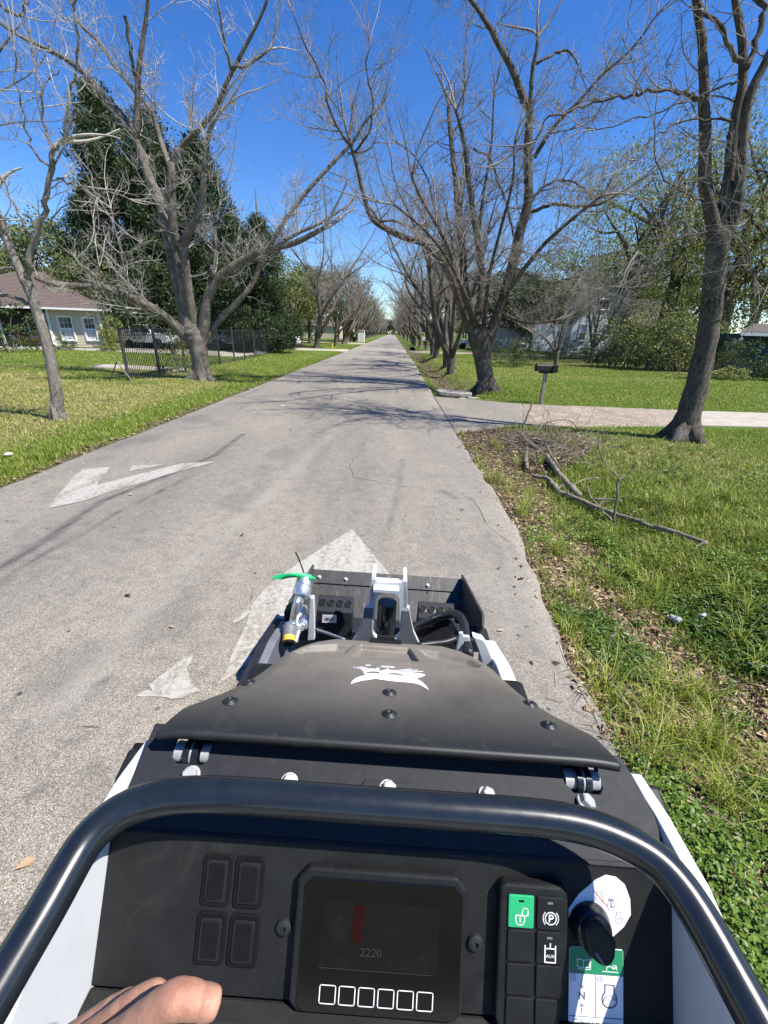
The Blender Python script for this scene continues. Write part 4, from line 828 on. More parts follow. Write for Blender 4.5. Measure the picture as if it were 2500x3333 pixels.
# ------------------------------------------------------------------ grass, weeds, dead leaves
def blades(P, H, Wd, rs, bend=0.5, name='grass', mat=None, tint=None):
    n = len(P); a = rs.uniform(0, 2 * pi, n); d = np.stack([np.cos(a), np.sin(a), 0 * a], 1); s = np.stack([-np.sin(a), np.cos(a), 0 * a], 1)
    b = (bend * rs.uniform(0.2, 1.3, n))[:, None]; H = H[:, None]; w = Wd[:, None]; up = np.array([0, 0, 1.0])
    V = np.empty((n, 5, 3)); V[:, 0] = P - s * w * .5; V[:, 1] = P + s * w * .5; mid = P + up * H * .62 + d * H * b * .35; V[:, 2] = mid + s * w * .42; V[:, 3] = mid - s * w * .42; V[:, 4] = P + up * H * (1.0 - .25 * b) + d * H * b * 1.0
    i = np.arange(n)[:, None] * 5; return V.reshape(-1, 3), [i + np.array([[0, 1, 2, 3]]), i + np.array([[3, 2, 4]])]
def scatter(n, r0, r1, a0, a1, rs, power=0.0):
    """polar scatter round the lens with density ~ 1/r^2 (power 0)"""
    r = np.exp(rs.uniform(math.log(r0), math.log(r1), n)); a = np.radians(rs.uniform(a0, a1, n)); return r * np.sin(a), r * np.cos(a), r
def on_soil(x, y, m=0.02):
    e = xr(y); drv = (y > 9.65 + (x - 3.2) * .10) & (y < 13.0) & (x > e); drv |= (y > 8.9 + (x - 1.4) * .42) & (y < 13.9 - (x - 1.4) * .3) & (x > e) & (x < 3.6)
    ld = (x < XL) & (y > 44.6) & (y < 49.4); ld |= (x < XL) & (y > 76) & (y < 80); ld |= (x > e) & (y > 47.6 ) & (y < 52)
    ld |= (x < -10.1) & (y > 19.8 - (x + 10) * .15) & (y < 20.8 - (x + 10) * .2); ld |= (x < -10.5) & (y > 31.5) & (y < 38)
    return ((x < XL - m) | (x > e + m)) & ~drv & ~ld
def build_grass():
    rs = np.random.RandomState(3); parts = []
    x, y, r = scatter(760000, 1.2, 42, -62, 62, rs); ok = on_soil(x, y) & (y > .25) & (rs.uniform(0, 1, len(x)) < np.where(x > 0, 1.0, .85)); x, y, r = x[ok], y[ok], r[ok]
    x2 = rs.uniform(1.15, 9, 90000); y2 = rs.uniform(-3.5, 3.2, 90000); o2 = (np.degrees(np.arctan2(x2, y2)) > 60) | (y2 < .25); x = np.r_[x, x2[o2]]; y = np.r_[y, y2[o2]]; r = np.r_[r, np.hypot(x2, y2)[o2] + 1.2]
    dry, dirt = zones(x, y); keep = rs.uniform(0, 1, len(x)) > dirt * .93; d = np.where(x < 0, XL - x, x - xr(y))
    x, y, r, dry, dirt, d = [v[keep] for v in (x, y, r, dry, dirt, d)]
    tall = vnoise(x, y, 0.7, 41); H = 0.035 + 0.035 * rs.uniform(0, 1, len(x)) + 0.05 * (d < .7) * tall + 0.06 * (x > 0) * (d < 2.6) * (y < 12) * (y > 2) * sstep(.45, .8, tall) + .015 * (x > 0) * (y < 7)
    H *= 1 + .25 * sstep(10, 40, r); Wd = 0.0026 + 0.00062 * r + .002 * (H > .1)
    tint = .07 + rs.uniform(0, .60, len(x)) * (1 - dry * .2) + (rs.uniform(0, 1, len(x)) < dry * .72) * rs.uniform(.30, .55, len(x)) + .06 * (vnoise(x, y, 3, 43) - .5); tint += (rs.uniform(0, 1, len(x)) < .05) * .4
    tint = np.where((x > 0), tint * (.82 + .3 * vnoise(x, y, 1.1, 45)), tint)
    P = np.stack([x, y, ground_z(x, y) - .004], 1); V, F = blades(P, H, Wd, rs, .75)
    link('grass', fast_mesh('grass', V, F, M['grass'], {'tint': np.repeat(np.clip(tint, 0, 1), 5)}), kind='stuff')
    # long arching tufts in the near verge
    cx, cy, r = scatter(700, 1.0, 9, 8, 60, rs); ok = on_soil(cx, cy, .08) & (cx - xr(cy) < 3.2) & (cx > 0); cx, cy = cx[ok], cy[ok]
    sel = vnoise(cx, cy, .8, 47) > .48; cx, cy = cx[sel][:90], cy[sel][:90]; idx = np.repeat(np.arange(len(cx)), 46); n = len(idx); x = cx[idx] + rs.normal(0, .035, n); y = cy[idx] + rs.normal(0, .035, n)
    H = rs.uniform(.10, .30, n) * (0.7 + .6 * rs.uniform(0, 1, len(cx))[idx]); P = np.stack([x, y, ground_z(x, y) - .004], 1); V, F = blades(P, H, np.full(n, .0055), rs, 1.0)
    tt = np.clip(.15 + .4 * rs.uniform(0, 1, n) + .35 * (rs.uniform(0, 1, n) < .18), 0, 1)
    link('tall_grass', fast_mesh('tall_grass', V, F, M['grass'], {'tint': np.repeat(tt, 5)}), kind='stuff')
build_grass()
def build_weeds():
    rs = np.random.RandomState(5)
    # leafy plants: each a tuft of pointed leaves on short stems
    cx, cy, r = scatter(38000, .9, 13, 4, 62, rs); d = cx - xr(cy); ok = on_soil(cx, cy, .03) & (cx > 0) & (d < 4.4); cx, cy, r, d = cx[ok], cy[ok], r[ok], d[ok]
    x2 = rs.uniform(1.2, 5.5, 6000); y2 = rs.uniform(-3.5, 3.2, 6000); o2 = (np.degrees(np.arctan2(x2, y2)) > 62) | (y2 < 0); cx = np.r_[cx, x2[o2]]; cy = np.r_[cy, y2[o2]]; r = np.r_[r, np.hypot(x2, y2)[o2]]; d = cx - xr(cy)
    dry, dirt = zones(cx, cy); patch = vnoise(cx, cy, .55, 51); want = np.where(((cy < 3.8) & (d < 1.9)) | ((cy < 6) & (d < 1.1)), 1, .22) * np.clip(.16 + .95 * sstep(.32, .55, patch) - .85 * dirt - .3 * sstep(2.4, 4.2, d), 0.02, 1) * np.where(cy < 8, 1, .35); ok = rs.uniform(0, 1, len(cx)) < want; cx, cy, r = cx[ok], cy[ok], r[ok]
    k = 11; idx = np.repeat(np.arange(len(cx)), k); n = len(idx); a = rs.uniform(0, 2 * pi, n); hgt = rs.uniform(.015, .10, n) * (0.45 + vnoise(cx, cy, .9, 52)[idx]); rad = rs.uniform(.012, .055, n)
    C = np.stack([cx[idx] + np.cos(a) * rad, cy[idx] + np.sin(a) * rad, ground_z(cx, cy)[idx] + hgt], 1); D = np.stack([np.cos(a), np.sin(a), rs.uniform(-.35, .6, n)], 1) + rs.normal(0, .25, (n, 3))
    kind = (vnoise(cx, cy, 1.3, 53) > .52)[idx]; ls = np.where(kind, rs.uniform(.03, .062, n), rs.uniform(.014, .030, n)) * (1 + .05 * r[idx]); w = np.where(kind, ls * .26, ls * .62)
    D /= np.linalg.norm(D, axis=1, keepdims=True); up = np.array([0, 0, 1.0]); Wd = np.cross(D, up + rs.normal(0, .3, (n, 3))); Wd /= np.linalg.norm(Wd, axis=1, keepdims=True); N = np.cross(Wd, D)
    s = ls[:, None]; ww = w[:, None]; V = np.empty((n, 6, 3)); V[:, 0] = C - D * s * .5; V[:, 1] = C - D * s * .08 + Wd * ww * .5 + N * ww * .22; V[:, 2] = C + D * s * .5 - N * s * .12; V[:, 3] = C - D * s * .08 - Wd * ww * .5 + N * ww * .22; V[:, 4] = C - D * s * .05; V[:, 5] = C - D * s * .5
    i = np.arange(n)[:, None] * 6; F = [np.concatenate([i + np.array([[0, 1, 4]]), i + np.array([[1, 2, 4]]), i + np.array([[2, 3, 4]]), i + np.array([[3, 0, 4]])])]
    tint = np.clip(np.where(kind, .25, .5) + .38 * (vnoise(cx, cy, 1.1, 54)[idx] - .4) + rs.normal(0, .18, n), 0, 1)
    link('weeds', fast_mesh('weeds', V.reshape(-1, 3), F, M['weed'], {'tint': np.repeat(tint, 6)}), kind='stuff')
    # dead leaves and straw
    x, y, r = scatter(230000, .9, 30, -58, 62, rs); inr = (x > XL) & (x < xr(y)); edge = np.minimum(x - XL, xr(y) - x); ok = on_soil(x, y, 0) | (inr & (rs.uniform(0, 1, len(x)) < (.035 * np.exp(-edge / .12) + .0004))); x, y, r = x[ok], y[ok], r[ok]; x2 = rs.uniform(1.15, 5, 16000); y2 = rs.uniform(-3.5, 3.2, 16000); o2 = (np.degrees(np.arctan2(x2, y2)) > 61) | (y2 < 0); x = np.r_[x, x2[o2]]; y = np.r_[y, y2[o2]]; r = np.r_[r, np.hypot(x2, y2)[o2]]; dry, dirt = zones(x, y); inr = (x > XL) & (x < xr(y)); keep = (rs.uniform(0, 1, len(x)) < np.clip(dirt * 1.3 + .05, 0, 1)) | inr; x, y, r = x[keep], y[keep], r[keep]; n = len(x)
    a = rs.uniform(0, 2 * pi, n); straw = rs.uniform(0, 1, n) < .38; ls = np.where(straw, rs.uniform(.05, .16, n), rs.uniform(.025, .065, n)) * (1 + .03 * r); w = np.where(straw, .0035 + .0006 * r, ls * rs.uniform(.3, .6, n))
    D = np.stack([np.cos(a), np.sin(a), rs.uniform(-.3, .35, n)], 1); D /= np.linalg.norm(D, axis=1, keepdims=True); Wd = np.cross(D, np.array([0, 0, 1.0]) + rs.normal(0, .35, (n, 3))); Wd /= np.linalg.norm(Wd, axis=1, keepdims=True); N = np.cross(Wd, D)
    inr = (x > XL) & (x < xr(y)); C = np.stack([x, y, np.where(inr, road_z(x, y) + .008, ground_z(x, y) + rs.uniform(.003, .028, n))], 1); s = ls[:, None]; ww = w[:, None]; cu = np.where(straw, 0, rs.uniform(.1, .6, n))[:, None] * ww
    V = np.empty((n, 6, 3)); V[:, 0] = C - D * s * .5; V[:, 1] = C - D * s * .1 + Wd * ww * .5 + N * cu; V[:, 2] = C + D * s * .5 + N * cu * .6; V[:, 3] = C - D * s * .1 - Wd * ww * .5 + N * cu; V[:, 4] = C; V[:, 5] = C
    i = np.arange(n)[:, None] * 6; F = [np.concatenate([i + np.array([[0, 1, 4]]), i + np.array([[1, 2, 4]]), i + np.array([[2, 3, 4]]), i + np.array([[3, 0, 4]])])]
    link('dead_leaves', fast_mesh('dead_leaves', V.reshape(-1, 3), F, M['litter'], {'tint': np.repeat(rs.uniform(.1, 1, n), 6)}), kind='stuff')
build_weeds()
def clump_edge():
    """twigs lying in the litter"""
    rnd = random.Random(9)
    for px, py, L, lab in [(2140, 2490, .32, 'grey bare stick lying in the dead leaves by the road edge'), (2420, 1640, .4, None)]:
        if lab is None: continue
        p = onz(px, py); p.z = float(ground_z(p.x, p.y)) + .025; q = wander(p, (.6, -.8, 0.02), L, 5, rnd, .25, 0); finish(MB().tube(q, [.009, .009, .008, .007, .005, .003], 6).build('stick', M['deadwood'], None, True), lab, 'stick')
    p = onz(2105, 2560); p.z = float(ground_z(p.x, p.y)); finish(MB().tube([p, p + Vector((.02, .05, .07)), p + Vector((.06, .1, .11))], [.007, .006, .004], 6).build('stick', M['deadwood'], None, True), 'short pale stub of twig sticking up beside the right flank of the machine', 'stick')
clump_edge()

# ------------------------------------------------------------------ fallen limbs
zb = lambda x, y: (1650 + x / 2.37, 1330 + y / 2.37)
def on_ground(pz, h=0.03):
    q = onz(*zb(*pz))
    for _ in range(3): q = onz(*zb(*pz), z=float(ground_z(q.x, q.y)) + h)
    return q
def fallen(name, label, parts_, cat='fallen branch'):
    P0 = on_ground(parts_[0][0][0]); root = empty(name, P0, label=label, cat=cat, group='brush pile by the drive')
    rnd = random.Random(int(P0.x * 1000)); tw = MB()
    for pts, w0, w1, mode in parts_:
        b = on_ground(pts[0]); Y = b.y
        if mode == 'up': Y = on_ground((825, 905)).y; b = ony(*zb(*pts[0]), Y); mode = 0.0
        if mode == 'g': q = [on_ground(p, .085) for p in pts]
        else: q = [b] + [ony(*zb(*p), Y + mode * (i + 1)) for i, p in enumerate(pts[1:])]
        for i in range(len(q)): q[i] = Vector((q[i].x, q[i].y, max(q[i].z, float(ground_z(q[i].x, q[i].y)) + .012)))
        q = catmull(q, 3); n = len(q); dist = (q[0] - C0).length * 1.2; r0 = .5 * w0 / 2.37 / FPX * dist; r1 = .5 * w1 / 2.37 / FPX * dist
        q = [q[0]] + [p + Vector((rnd.gauss(0, 1), rnd.gauss(0, 1), rnd.gauss(0, 1))) * r0 * .22 for p in q[1:]]
        m = MB(); m.tube(q, [(r0 + (r1 - r0) * i / (n - 1)) * rnd.uniform(.88, 1.1) for i in range(n)], 8); o = m.build('limb' if w0 > 12 else 'twig', M['deadwood'], root, True); o.matrix_parent_inverse = Matrix.Translation(-P0)
        if w0 > 7: twigs_along(tw, q, r0 * .5, r1 * .5, rnd, .22, .22, .15, .8, 0, False, .0022)
    if tw.v: o = tw.build('twigs', M['deadwood'], root, False, kind='stuff'); o.matrix_parent_inverse = Matrix.Translation(-P0)
fallen('fallen_branch', 'long weathered fallen limb lying along the ditch, pointing toward the camera, with an upright fork', [
    ([(1540, 1035), (1300, 955), (1100, 900), (900, 835), (780, 795), (640, 740), (500, 680), (390, 640)], 22, 40, 'g'),
    ([(380, 625), (335, 560), (290, 530), (200, 515)], 34, 26, 'g'),
    ([(825, 905), (832, 800), (852, 680), (850, 580), (872, 540)], 15, 11, 0.0), ([(868, 560), (872, 542), (910, 528), (960, 470), (1015, 400)], 10, 6, 'up'),
    ([(872, 550), (866, 535), (800, 470), (740, 390), (702, 290), (715, 200), (730, 160)], 8, 4, 'up'),
    ([(810, 865), (740, 790), (660, 700), (628, 640), (620, 600)], 14, 8, 'g'), ([(1540, 1035), (1500, 1040), (1460, 1070)], 10, 5, 'g'), ([(660, 700), (780, 700), (890, 710)], 14, 8, 'g')])
fallen('fallen_branch', 'thick grey fallen limb lying over the brush heap and running up toward the drive', [
    ([(560, 665), (470, 580), (400, 500), (330, 400), (240, 320), (150, 250), (118, 190)], 40, 26, 'g'), ([(122, 215), (128, 140), (150, 70), (180, 0), (195, -50)], 14, 7, 0.0),
    ([(155, 460), (150, 370), (155, 290)], 26, 24, 'g'), ([(410, 465), (350, 370), (300, 270), (320, 200), (350, 120)], 13, 6, 0.02),
    ([(180, 215), (250, 160), (320, 100), (480, 90), (550, 160)], 12, 5, 0.02), ([(350, 345), (480, 300), (600, 260), (690, 225)], 9, 5, 0.01), ([(500, 590), (620, 545), (700, 530)], 13, 7, 'g'), ([(390, 630), (415, 600), (440, 595)], 16, 12, 'g')])
def brush():
    rnd = random.Random(31); c = on_ground((330, 330)); mb = MB()
    for i in range(330):
        p = c + Vector((rnd.gauss(0.05, .5), rnd.gauss(0.1, .6), 0)); p.z = float(ground_z(p.x, p.y)) + rnd.uniform(.0, .14); L = rnd.uniform(.2, .8); w = wander(p, (rnd.gauss(0, 1), rnd.gauss(0, 1), rnd.uniform(-.05, .45)), L, 5, rnd, .45, .03); r = rnd.uniform(.003, .008)
        mb.tube(w, [r * (1 - .6 * k / 5) for k in range(6)], 4, False)
    o = mb.build('brush_heap', M['deadwood'], None, False, kind='stuff')
    for i, (a, b_) in enumerate([((215, 235), (370, 260)), ((320, 370), (400, 345)), ((330, 400), (385, 380))]):
        p, q = on_ground(a, .08), on_ground(b_, .06); d = (q - p).normalized(); s = d.cross(Vector((0, 0, 1))) * .045; m = MB(); m.prism([p + s, q + s * .6, q - s * .7, p - s], (0, 0, .014)); m.build('split_board', M['post_wood'], None, label=['pale split slab of wood on top of the brush heap', 'thin broken slat in the middle of the brush heap', 'short broken slat at the foot of the brush heap'][i], cat='wood scrap')
brush()
def tube_bark_piece():
    p = on_ground((215, 275)); m = MB(); m.tube([p + Vector((-.12, .1, .05)), p + Vector((0, 0, .08)), p + Vector((.16, -.12, .06))], [.06, .065, .055], 10); m.build('log_chunk', M['deadwood'], None, True, label='short fat hollow log chunk inside the brush heap', cat='log')
tube_bark_piece()
# litter by the road
def crushed(px, py, L, lab, rz, seed):
    p = onz(px, py); p.z = float(ground_z(p.x, p.y)) + .06; rnd = random.Random(seed); m = MB(); d = Vector((cos(rz), sin(rz), .1)).normalized(); pr = [(.0, .012), (.08, .012), (.16, .03), (.35, .034), (.55, .024), (.8, .033), (1, .028)]
    m.lathe(p, d, [(r * rnd.uniform(.6, .95), t * L) for t, r in pr], 10)
    for i, v in enumerate(m.v): m.v[i] = (v[0] + rnd.gauss(0, .003), v[1] + rnd.gauss(0, .003), v[2] + rnd.gauss(0, .003))
    m.build('plastic_bottle', M['clear_plastic'], None, False, label=lab, cat='bottle')
crushed(2455, 2105, .17, 'crushed clear plastic bottle in the weeds at the right picture edge', -.7, 1)
crushed(2195, 1945, .09, 'faded flattened bottle half sunk in the green weeds left of the other litter', -1.0, 2)
crushed(2300, 1962, .07, 'small shiny scrap of plastic in the dip behind the weeds', .6, 3)

place_leafy(broad[1], tks[1], 31.0, 19.5, 1.0, 1.2, 'unseen tree added outside the right picture edge to shade the teal shed')  # unseen tree, added to keep the sun off the shed wall

def woods():
    """the unbroken mass of trees far behind everything"""
    rs = np.random.RandomState(77); n = 90000; side = rs.uniform(0, 1, n); x = np.empty(n); y = np.empty(n)
    a = side < .30; x[a] = rs.uniform(-330, 330, a.sum()); y[a] = rs.uniform(525, 560, a.sum())
    b = (side >= .30) & (side < .65); y[b] = 70 + 470 * rs.uniform(0, 1, b.sum()) ** 1.6; x[b] = -(46 + (y[b] - 70) * .42) + rs.normal(0, 2.5, b.sum())
    c = side >= .65; y[c] = 95 + 440 * rs.uniform(0, 1, c.sum()) ** 1.6; x[c] = (52 + (y[c] - 95) * .42) + rs.normal(0, 2.5, c.sum())
    hgt = 5.5 + 4.5 * vnoise(x, y, 14, 61) + 3 * vnoise(x, y, 5, 62); z = hgt * rs.uniform(0, 1, n) ** .8; C = np.stack([x, y, z], 1); sz = (.45 + .0016 * y) * rs.uniform(.6, 1.4, n)
    V, F = leaf_quads(C, rs.normal(size=(n, 3)), sz, sz * .7, rs); link('woods', fast_mesh('woods', V, F, M['leaf_olive'], {'tint': np.repeat(np.clip(.5 * vnoise(x, y, 9, 63) + .5 * rs.uniform(0, 1, n), 0, 1), 4)}), kind='stuff')
woods()

# ------------------------------------------------------------------ houses
def frame_at(name, A, B, **k):
    """Empty whose x axis runs from ground point A to B"""
    e = empty(name, A, atan2(B[1] - A[1], B[0] - A[0]), **k); return e
def siding(w, h, z0, pitch, openings, name, mat, parent, y=0.0, gable=None, x0=0.0):
    """lap siding facing -y; openings (xa, xb, za, zb); gable(z)->(xl,xr) trims the run"""
    mb = MB(); z = z0
    while z < z0 + h - 1e-6:
        zt = min(z + pitch, z0 + h); a, b = (x0, x0 + w) if gable is None else gable((z + zt) / 2)
        runs = [(a, b)]
        for xa, xb, za, zb_ in openings:
            if zb_ > z + .02 and za < zt - .02:
                nr = []
                for p, q in runs:
                    if xb <= p or xa >= q: nr.append((p, q)); continue
                    if xa > p: nr.append((p, xa))
                    if xb < q: nr.append((xb, q))
                runs = nr
        for p, q in runs:
            if q - p > .03: mb.add([(p, y - .022, z), (q, y - .022, z), (q, y - .004, zt), (p, y - .004, zt), (p, y, z), (q, y, z)], [(0, 1, 2, 3), (4, 5, 1, 0)])
        z = zt
    return mb.build(name, mat, parent)
def window(parent, xc, z0, w, h, cols=3, rows=2, y=0.0, curtain=True, dark=False, double=True, frame=.09):
    f = MB(); f.box((xc - w / 2 - frame / 2, y - .045, z0 + h / 2), (frame, .09, h + 2 * frame)); f.box((xc + w / 2 + frame / 2, y - .045, z0 + h / 2), (frame, .09, h + 2 * frame))
    f.box((xc, y - .045, z0 + h + frame / 2), (w, .09, frame)); f.box((xc, y - .055, z0 - frame / 2), (w, .11, frame)); o = f.build('window', M['trim_white'], parent, bevel=.006)
    sashes = ((z0, z0 + h / 2), (z0 + h / 2, z0 + h)) if double else ((z0, z0 + h),)
    for i, (a, b) in enumerate(sashes):
        yy = y + .005 + .03 * i
        MB().box((xc, yy + .02, (a + b) / 2), (w, .008, b - a)).build('pane', M['dark_window'], o)
        m = MB()
        for s in (-1, 1): m.box((xc + s * (w / 2 - .02), yy, (a + b) / 2), (.04, .03, b - a))
        m.box((xc, yy, a + .02), (w - .08, .03, .04)); m.box((xc, yy, b - .02), (w - .08, .03, .04))
        for c in range(1, cols): m.box((xc - w / 2 + w * c / cols, yy + .004, (a + b) / 2), (.022, .014, b - a - .08))
        for r in range(1, rows): m.box((xc, yy + .006, a + (b - a) * r / rows), (w - .08, .012, .022))
        m.build('sash', M['trim_white'], o)
    if curtain: MB().box((xc, y + .0205, z0 + h * .25), (w * .96, .0012, h * .48)).build('curtain', M['curtain'], o)
    return o
# cream house on the left
B_ = ony(340, 1124, 35.2); A_ = ony(-260, 1124, 32.5); A_.z = B_.z = 0.0
hl = frame_at('cream_house', A_, B_, label='single-storey cream clapboard house with brown hipped roof and shaded porch, far left', cat='house'); LW = (B_ - A_).length
sx = LW - 3.35                                       # where the porch ends and the siding begins
w1 = LW - 2.35; w2 = LW - .72
siding(3.35, 2.72, .12, .115, [(w1 - .5, w1 + .5, .62, 2.28), (w2 - .42, w2 + .42, .66, 2.24)], 'siding', M['siding_cream'], hl, x0=sx)
window(hl, w1, .62, .86, 1.62, 3, 2); window(hl, w2, .66, .72, 1.54, 3, 2)
MB().box((sx - .06, -.03, 1.42), (.15, .14, 2.72)).build('corner_board', M['trim_white'], hl); MB().box((LW + .05, -.03, 1.42), (.12, .14, 2.72)).build('corner_board', M['trim_white'], hl)
MB().box((LW / 2, 5.0, 1.3), (LW - .1, 9.8, 2.7)).build('wall', M['siding_cream'], hl) if False else None
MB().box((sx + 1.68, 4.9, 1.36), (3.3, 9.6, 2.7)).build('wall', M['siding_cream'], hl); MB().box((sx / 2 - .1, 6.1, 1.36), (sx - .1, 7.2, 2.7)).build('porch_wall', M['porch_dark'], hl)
for xx in (sx - 2.2, sx - 6.4, sx - 10): window(hl, xx, .75, .95, 1.35, 2, 1, 2.48, curtain=False)
MB().box((sx - 4.3, 2.44, 1.15), (.95, .06, 2.05)).build('door', M['porch_dark'], hl)
m = MB(); m.box((sx / 2, 1.2, .12), (sx, 2.5, .22)); m.build('porch_floor', M['porch_dark'], hl)
for xx in (sx - 3.4, sx - 7.0, sx - 10.6): MB().box((xx, .08, 1.5), (.13, .13, 2.6)).build('porch_post', M['trim_white'], hl)
rl = MB(); rl.box((sx - 1.95, .05, 1.05), (2.1, .06, .07)); rl.box((sx - 1.95, .05, .3), (2.1, .05, .06)); rail = rl.build('porch_rail', M['rail_brown'], hl)
bal = MB().box((0, 0, 0), (.035, .035, .72)).mesh('baluster', M['rail_brown'])
for i in range(15): link('baluster', bal, rail, loc=(sx - 2.93 + i * .14, .05, .67))
eh = 2.84; ov = .45; rh = 2.75; dp = 10.2
rf = MB(); x0, x1, y0, y1 = -ov, LW + ov, -ov - .1, dp + ov; run = (y1 - y0) / 2; ra = (x0 + run, (y0 + y1) / 2, eh + rh); rb_ = (x1 - run, (y0 + y1) / 2, eh + rh)
rf.add([(x0, y0, eh), (x1, y0, eh), (x1, y1, eh), (x0, y1, eh), ra, rb_, (x0, y0, eh - .1), (x1, y0, eh - .1), (x1, y1, eh - .1), (x0, y1, eh - .1)], [(0, 1, 5, 4), (1, 2, 5), (2, 3, 4, 5), (3, 0, 4), (0, 6, 7, 1), (1, 7, 8, 2), (2, 8, 9, 3), (3, 9, 6, 0), (6, 9, 8, 7)])
roof = rf.build('roof', M['roof_brown'], hl)
cr = MB()                                            # shingle courses as small steps up the front slope and the hip
for i in range(1, 26):
    t = i / 26; y = y0 + (run) * t; z = eh + rh * t; xa = x0 + run * t; xb = x1 - run * t
    cr.add([(xa, y - .03, z + .012), (xb, y - .03, z + .012), (xb, y + .10, z + .012 + .10 * rh / run), (xa, y + .10, z + .012 + .10 * rh / run), (xa, y - .03, z - .02), (xb, y - .03, z - .02)], [(0, 1, 2, 3), (4, 5, 1, 0)])
    cr.add([(xb, y, z + .012), (xb, y1 - run * t, z + .012), (xb - .1, y1 - run * t, z + .012 + .10 * rh / run), (xb - .1, y, z + .012 + .10 * rh / run)], [(0, 1, 2, 3)])
cr.build('shingle_courses', M['roof_brown'], roof)
MB().box((LW / 2, y0 - .05, eh - .07), (LW + 2 * ov, .10, .13)).build('gutter', M['trim_white'], hl, bevel=.01)
MB().box((x1 + .03, (y0 + y1) / 2, eh - .07), (.08, y1 - y0, .13)).build('gutter', M['trim_white'], hl)
MB().tube([(sx - .2, y0 + .02, eh - .1), (sx - .22, y0 + .2, eh - .35), (sx - .12, -.12, eh - .55), (sx - .12, -.12, .3)], .035, 8).build('downpipe', M['trim_white'], hl)
m = MB(); m.box((LW + .9, 3.2, 2.75), (2.6, 2.6, .12)); m.build('carport_roof', M['trim_white'], hl); m = MB(); m.cyl((LW + 2.0, 2.1, 0), (LW + 2.0, 2.1, 2.7), .04, 8).build('carport_post', M['trim_white'], hl)
MB().cyl((sx - 3.4 - 5, 3.0, eh + 1.7), (sx - 3.4 - 5, 3.0, eh + 2.05), .06, 8).build('vent_pipe', M['iron_grey'], hl)
# limestone edging of the bed before the house
bed = empty('stone_edging', A_ + Vector((0, -2.6, 0)), hl.rotation_euler.z, label='line of pale limestone blocks edging the flower bed before the cream house', cat='garden edging')
rs_ = random.Random(4); st = MB().box((0, 0, 0), (.46, .22, .17)).mesh('stone', M['stone'])
xq = 2.0
while xq < LW + 3.2:
    o = link('stone', st, bed, loc=(xq, rs_.uniform(-.04, .04) + (.55 if xq > sx - 1.2 else 0) + max(0, xq - sx) * .02, .07 + rs_.uniform(-.02, .02)), rz=rs_.uniform(-.12, .12)); o.scale = (rs_.uniform(.8, 1.1), 1, rs_.uniform(.8, 1.15)); xq += .49
def pot(px, py, r, h, mat, label, cat, name, flare=1.25, lid=False):
    p = onz(px, py); p.z = 0.0; m = MB(); m.lathe(p, (0, 0, 1), [(r, 0), (r * flare, h), (r * flare * 1.06, h), (r * flare * 1.06, h * 1.05), (r * flare * .95, h * 1.05), (r * .9, h * .9)], 16); return m.build(name, M[mat], None, 'auto', label=label, cat=cat)
pot(245, 1134, .16, .34, 'red_plastic', 'small bright red bucket by the cream house corner', 'bucket', 'bucket')
pot(285, 1131, .17, .22, 'clay', 'low brown basket pot right of the dark green tub under the window', 'pot', 'plant_pot')
p = onz(261, 1131); MB().box((p.x, p.y, .24), (.62, .42, .46), taper=1.1).build('storage_tub', M['bin_green'], None, bevel=.02, label='dark green rectangular tub under the left window of the cream house', cat='tub')
p = onz(228, 1135); m = MB(); m.lathe(p + Vector((0, 0, .18)), (0, 0, 1), [(.05, -.18), (.2, -.12), (.23, .02), (.18, .14), (.05, .18)], 10); m.build('garden_rock', M['stone'], None, True, label='pale rounded lump beside the red bucket', cat='rock')

# white gabled house on the right
gA = ony(1800, 1146, 54); gB = ony(2040, 1150, 54); gA.z = gB.z = 0
hr = frame_at('white_gabled_house', gA, gB, label='two-storey white clapboard house with a steep front gable, half hidden by trees on the right', cat='house'); GW = (gB - gA).length
def gx(px): return (ony(px, 1100, 54) - gA).dot((gB - gA).normalized())
ax = gx(1970); wl_, wr_ = gx(1855), gx(2030); e0 = 3.9; az = 8.2
def gab(z): return (wl_, wr_) if z < e0 else (wl_ + (ax - wl_) * (z - e0) / (az - e0), wr_ + (ax - wr_) * (z - e0) / (az - e0))
siding(0, az - .3, .35, .16, [(gx(1925), gx(1962), 5.0, 6.05), (gx(1962), gx(1981), 2.35, 3.25), (gx(1882), gx(1905), 1.7, 3.4)], 'siding', M['siding_white'], hr, gable=gab)
siding(gx(1855) - gx(1740), 3.0, .35, .16, [], 'siding', M['siding_white'], hr, y=.6, x0=gx(1740))
m = MB(); m.prism([(wl_, .02, 0), (wr_, .02, 0), (wr_, .02, e0), (ax, .02, az), (wl_, .02, e0)], (0, 8, 0)); m.build('wall', M['siding_white'], hr)
window(hr, (gx(1925) + gx(1962)) / 2, 5.0, gx(1962) - gx(1925) - .18, 1.0, 3, 1, -.01, False, double=False); window(hr, gx(1971.5), 2.35, .62, .9, 1, 2, -.01, False, double=False); window(hr, gx(1893), 1.7, .75, 1.65, 1, 1, -.01, False)
m = MB()
for s, xe in ((-1, wl_ - .5), (1, wr_ + .5)):
    ze = e0 - (az - e0) * .5 / abs((wr_ if s > 0 else wl_) - ax); a = Vector((ax, -.45, az + .15)); b = Vector((xe, -.45, ze + .15)); m.prism([a, b, b + Vector((0, 0, -.16)), a + Vector((0, 0, -.16))], (0, 9, 0))
m.build('roof', M['roof_grey'], hr)
